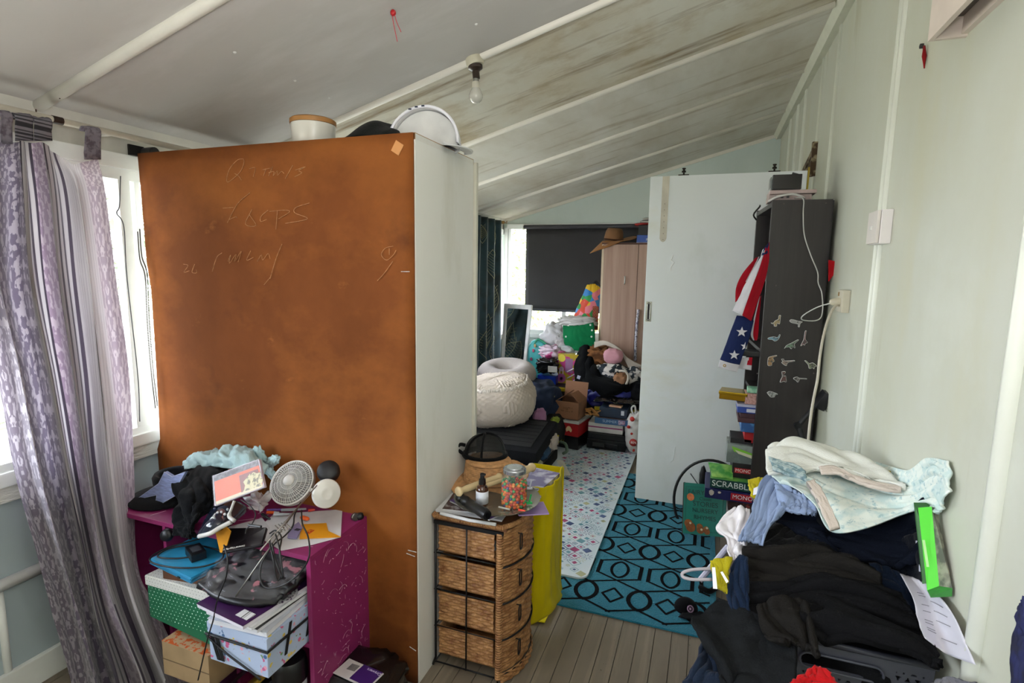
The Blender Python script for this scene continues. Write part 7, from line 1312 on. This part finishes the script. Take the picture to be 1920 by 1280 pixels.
t = thing('floral_sheet', 'rumpled pale mint floral bed sheet on top of the clothes heap', 'bed sheet')
m_in = fabric('dfe0d8', var=.04); m_pk = fabric('d0c3b8', var=.04)
garment('', '', [[(1442, 838), (1492, 826), (1560, 836), (1632, 858), (1690, 880), (1728, 858), (1766, 862)], [(1437, 860), (1492, 846), (1562, 862), (1640, 890), (1700, 905), (1742, 876), (1775, 905)],
 [(1440, 878), (1500, 880), (1570, 900), (1640, 918), (1704, 926), (1745, 905), (1770, 932)], [(1455, 893), (1515, 905), (1572, 935), (1632, 950), (1696, 948), (1735, 932), (1757, 955)], [(1478, 903), (1530, 945), (1560, 990), (1622, 987), (1690, 965), (1728, 952), (1748, 962)]], [.03, .07, .10, .11, .12], m_sheet, part_of=t, seed=35, amp=.020, fu=2.5, fv=4.6, nu=110, nv=90, th=.004)
garment('', '', [[(1440, 834), (1490, 822), (1550, 834), (1610, 852)], [(1436, 852), (1492, 842), (1556, 858), (1650, 880)], [(1436, 874), (1495, 870), (1560, 878), (1690, 905)], [(1440, 884), (1500, 884), (1562, 874), (1700, 912)]], [.06, .10, .13, .14], m_in, part_of=t, pname='pillowcase_fold', seed=36, amp=.014, fu=3, fv=4, nu=60, nv=40)
garment('', '', [[(1512, 905), (1526, 900)], [(1528, 930), (1545, 925)], [(1542, 960), (1560, 955)], [(1556, 993), (1574, 988)]], .155, m_pk, part_of=t, pname='pink_hem', seed=37, amp=.003, nu=12, nv=30)
garment('', '', [[(1441, 858), (1446, 868), (1449, 880)], [(1465, 865), (1468, 876), (1471, 888)], [(1490, 872), (1496, 886), (1500, 895)], [(1510, 884), (1512, 896), (1514, 905)]], .155, mat('6f8a92', .9, c2='a9b9b9', sc=70, mask=(.42, .56)), part_of=t, pname='printed_border', seed=38, amp=.003, nu=20, nv=24)
garment('', '', [[(1536, 876), (1565, 874), (1600, 890), (1650, 905), (1690, 910)], [(1540, 886), (1572, 888), (1605, 902), (1650, 916), (1690, 920)]], .165, m_pk, part_of=t, pname='pink_lining', seed=39, amp=.006, nu=40, nv=8)
garment('yellow_scrap', 'small yellow cloth corner peeking above the floral sheet', [[(1652, 880), (1668, 882)], [(1650, 890), (1668, 892)]], .02, fabric('b09a1c'), seed=40, amp=.002, nu=8, nv=8)
# white plastic bag left
m_pl = mat('dcd8dc', .25, var=.08, coat=.3)
garment('white_plastic_bag', 'white translucent plastic bag bulging left of the blue shirt', [[(1375, 950), (1392, 948), (1405, 950)], [(1350, 970), (1385, 965), (1405, 968)], [(1342, 988), (1372, 992), (1402, 990)], [(1362, 1005), (1385, 1010), (1400, 1012)], [(1364, 1030), (1380, 1032), (1395, 1030)], [(1372, 1048), (1382, 1046), (1392, 1042)]], .04, m_pl, 'plastic bag', seed=41, amp=.024, fu=3, fv=3, nu=40, nv=44, th=.004)
b = B(); P = [PP(x, y, .03) for x, y in ((1350, 1066), (1325, 1066), (1296, 1068), (1280, 1074), (1282, 1082), (1300, 1086), (1335, 1086))]; b.tube(crv(P, 30), .0045, 8); t = thing('white_hanger', 'white plastic coat hanger poking out left of the yellow cuff', 'hanger'); part('hook_loop', b, mat('a9a3a8', .4), t, smooth=True)
b = B(); b.tube([PP(1312, 1088, .02), PP(1365, 1024, .02)], .0075, 8); part('arm', b, mat('9a9aae', .4), t, smooth=True, angle=40)
# green box and paper at the wall
t = thing('green_carton', 'slim carton with neon green face leaning on the right wall', 'box'); A, Bq, C, D = at(1722, 952, Y=1.44), at(1747, 950, Y=1.44), at(1761, 1100, Y=1.36), at(1739, 1108, Y=1.36); S1, S2 = at(1757, 952, Y=1.475), at(1786, 1105, Y=1.44)
S1 = at(1757, 953, X=XR-.006); S2 = at(1786, 1104, X=XR-.006)
b = B(); b.slab([A, Bq, C, D], (0, 1, 0), .002); part('neon_face', b, mat('5ae03a', .5, var=.05), t); b = B(); b.slab([Bq, S1, S2, C], (0, 1, 0), .002); part('printed_side', b, mat('5a5a52', .5, c2='9a9a86', sc=30), t)
E2, E3 = at(1745, 1120, Y=1.34), at(1785, 1118, X=XR-.006); b = B(); b.slab([D, C, S2, E3, E2], (0, .2, 1), .002); part('green_end', b, mat('2f7a30', .5), t); b = B(); b.slab([A+Vector((0, .03, 0)), S1+Vector((-.004, .03, 0)), S2+Vector((-.004, .03, 0)), D+Vector((0, .03, 0))], (0, 1, 0), .002); part('rear_face', b, mat('3c6a3a', .5), t)
b = B(); b.slab([at(1729, 1012, Y=1.40), at(1734, 1012, Y=1.40), at(1742, 1062, Y=1.375), at(1737, 1062, Y=1.375)], (0, -1, 0), .001); part('pale_print', b, mat('b9e8a0', .5), t)
t = thing('printed_letter', 'white printed letter lying on the heap against the right wall', 'paper')
rows = [[PP(1688, 1074, .05), PP(1712, 1082, .04), PP(1745, 1098, .02)], [PP(1712, 1120, .09), PP(1745, 1128, .07), PP(1785, 1150, .0)], [PP(1722, 1165, .10), PP(1760, 1180, .08), PP(1808, 1200, .0)], [PP(1735, 1195, .12), PP(1775, 1225, .09), PP(1828, 1246, .0)]]
b = sheet(rows, 20, 26, amp=.003); o = part('sheet', b, mat('d0ced8', .6, var=.03), t, smooth=True); solidify(o, .001)
R1 = [crv(r, 20) for r in rows]; cols_ = [crv([R1[k][i] for k in range(4)], 26) for i in range(21)]; b = B()
for j in range(7, 22):
    if j in (10, 14, 18): continue
    i0, i1 = (4, 9) if j % 3 else (10, 17); off = Vector((-.003, -.004, .006)); b.tube([cols_[i][j]+off for i in range(i0, i1)], .0007, 4)
part('printed_lines', b, mat('77757e', .7), t)['kind'] = 'stuff'
# small things at the bottom edge
garment('red_cloth', 'bright red cloth at the bottom edge before the grey basket', [[(1505, 1262), (1530, 1250), (1552, 1258)], [(1485, 1280), (1530, 1275), (1572, 1285)], [(1470, 1310), (1530, 1310), (1590, 1310)]], .20, fabric('b01418'), seed=43, amp=.012, nu=24, nv=24)
garment('grey_fleece', 'grey fleece just rising at the bottom right of the basket', [[(1745, 1285), (1775, 1268), (1800, 1274), (1830, 1282)], [(1745, 1310), (1775, 1305), (1800, 1305), (1830, 1310)]], .12, fabric('6a6a72'), seed=44, amp=.006, nu=24, nv=12)
b = B(); rows = [[at(x, y, X=XR-.03) for x, y in r] for r in ([(1930, 1120), (1918, 1130)], [(1932, 1165), (1911, 1170)], [(1935, 1220), (1905, 1225)], [(1940, 1290), (1900, 1290)])]
b = sheet(rows, 12, 30, amp=.006, fu=2, fv=4); one('dark_blue_garment', b, mat('0e1030', .8, c2='1a2050', sc=30), 'dark blue garment hanging at the far right frame edge', 'clothing', smooth=True, solid=.01)
# cap with pink badge on the rug
t = thing('baseball_cap', 'black cap with mauve round badge lying on the teal rug', 'cap'); c0 = at(1286, 1140, Z=.012); b = B()
b.grid(lambda u, v: c0+Vector((math.cos(2*PI*u)*math.cos(v*PI/2)*.050, math.sin(2*PI*u)*math.cos(v*PI/2)*.050, math.sin(v*PI/2)*.045)), 32, 10); part('crown', b, fabric('08080b', sheen=.03), t, smooth=True)
b = B(); b.grid(lambda u, v: c0+Vector((math.cos(-2.0+1.8*u)*(.046+.045*v)+.01, math.sin(-2.0+1.8*u)*(.046+.045*v), .006+.006*math.sin(u*PI))), 16, 5); o = part('peak', b, fabric('0c0c10', sheen=.03), t, smooth=True); solidify(o, .003)
nb = Vector((.35, -.75, .5)).normalized(); pc_ = c0+nb*.051; b = B(); b.lathe([(.010, 0), (.015, 0), (.015, .002), (.010, .002)], pc_, nb, 24); part('badge_ring', b, mat('9a7a94', .5), t, smooth=True); b = B(); b.box(pc_, (.008, .003, .010), Vector((0, -1, 0)).rotation_difference(nb).to_matrix()); part('badge_mark', b, mat('9a7a94', .5), t)
b = B(); b.tube(crv([at(1312, 1100, Z=.02), at(1330, 1108, Z=.025), at(1345, 1100, Z=.02), at(1368, 1090, Z=.03)], 14), .012, 8); one('black_strap', b, fabric('0a0a0c'), 'black strap lying on the rug between cap and heap', 'strap', smooth=True)
b = B(); b.tube(crv([at(1290, 1150, Z=.016), at(1310, 1168, Z=.018), at(1318, 1160, Z=.02), at(1340, 1145, Z=.03)], 14), .010, 8); one('black_strap', b, fabric('0a0a0c'), 'second black strap running from the cap towards the jeans', 'strap', smooth=True)

# things of one kind that the photograph shows together share a group phrase
GR = {('marker_pen',): 'pens on the magenta bookcase', ('maroon_book', 'blue_book'): 'books in the dark bookcase', ('property_game_box', 'word_game_box', 'blue_game_box', 'dark_game_box'): 'board games piled in the dark bookcase', ('summer_game_box', 'dark_blue_game_box'): 'board games stacked on the printer',
      ('storage_tub',): 'black tubs along the far clutter', ('black_trousers', 'charcoal_trousers'): 'dark trousers in the heap', ('round_dish',): 'dishes above the pale wardrobe', ('wooden_stick',): 'bone coloured sticks on the wicker stand', ('black_cable',): 'black cables on the magenta bookcase',
      ('floral_cloth',): 'flowered cloths at the far pile', ('white_carrier',): 'white bags below the end window', ('black_strap',): 'black straps on the rug', ('hair_clip',): 'clips on the tray', ('ceiling_hook',): 'hooks near the ceiling', ('paper_sheet',): 'white sheets on the magenta bookcase'}
for o in bpy.data.objects:
    if o.parent is None and o.get('category'):
        for ks, ph in GR.items():
            if o.name.split('.')[0] in ks: o['group'] = ph
        if o.name.split('.')[0] == 'magazine' and not o.get('group'): o['group'] = 'magazines in the magenta bookcase'
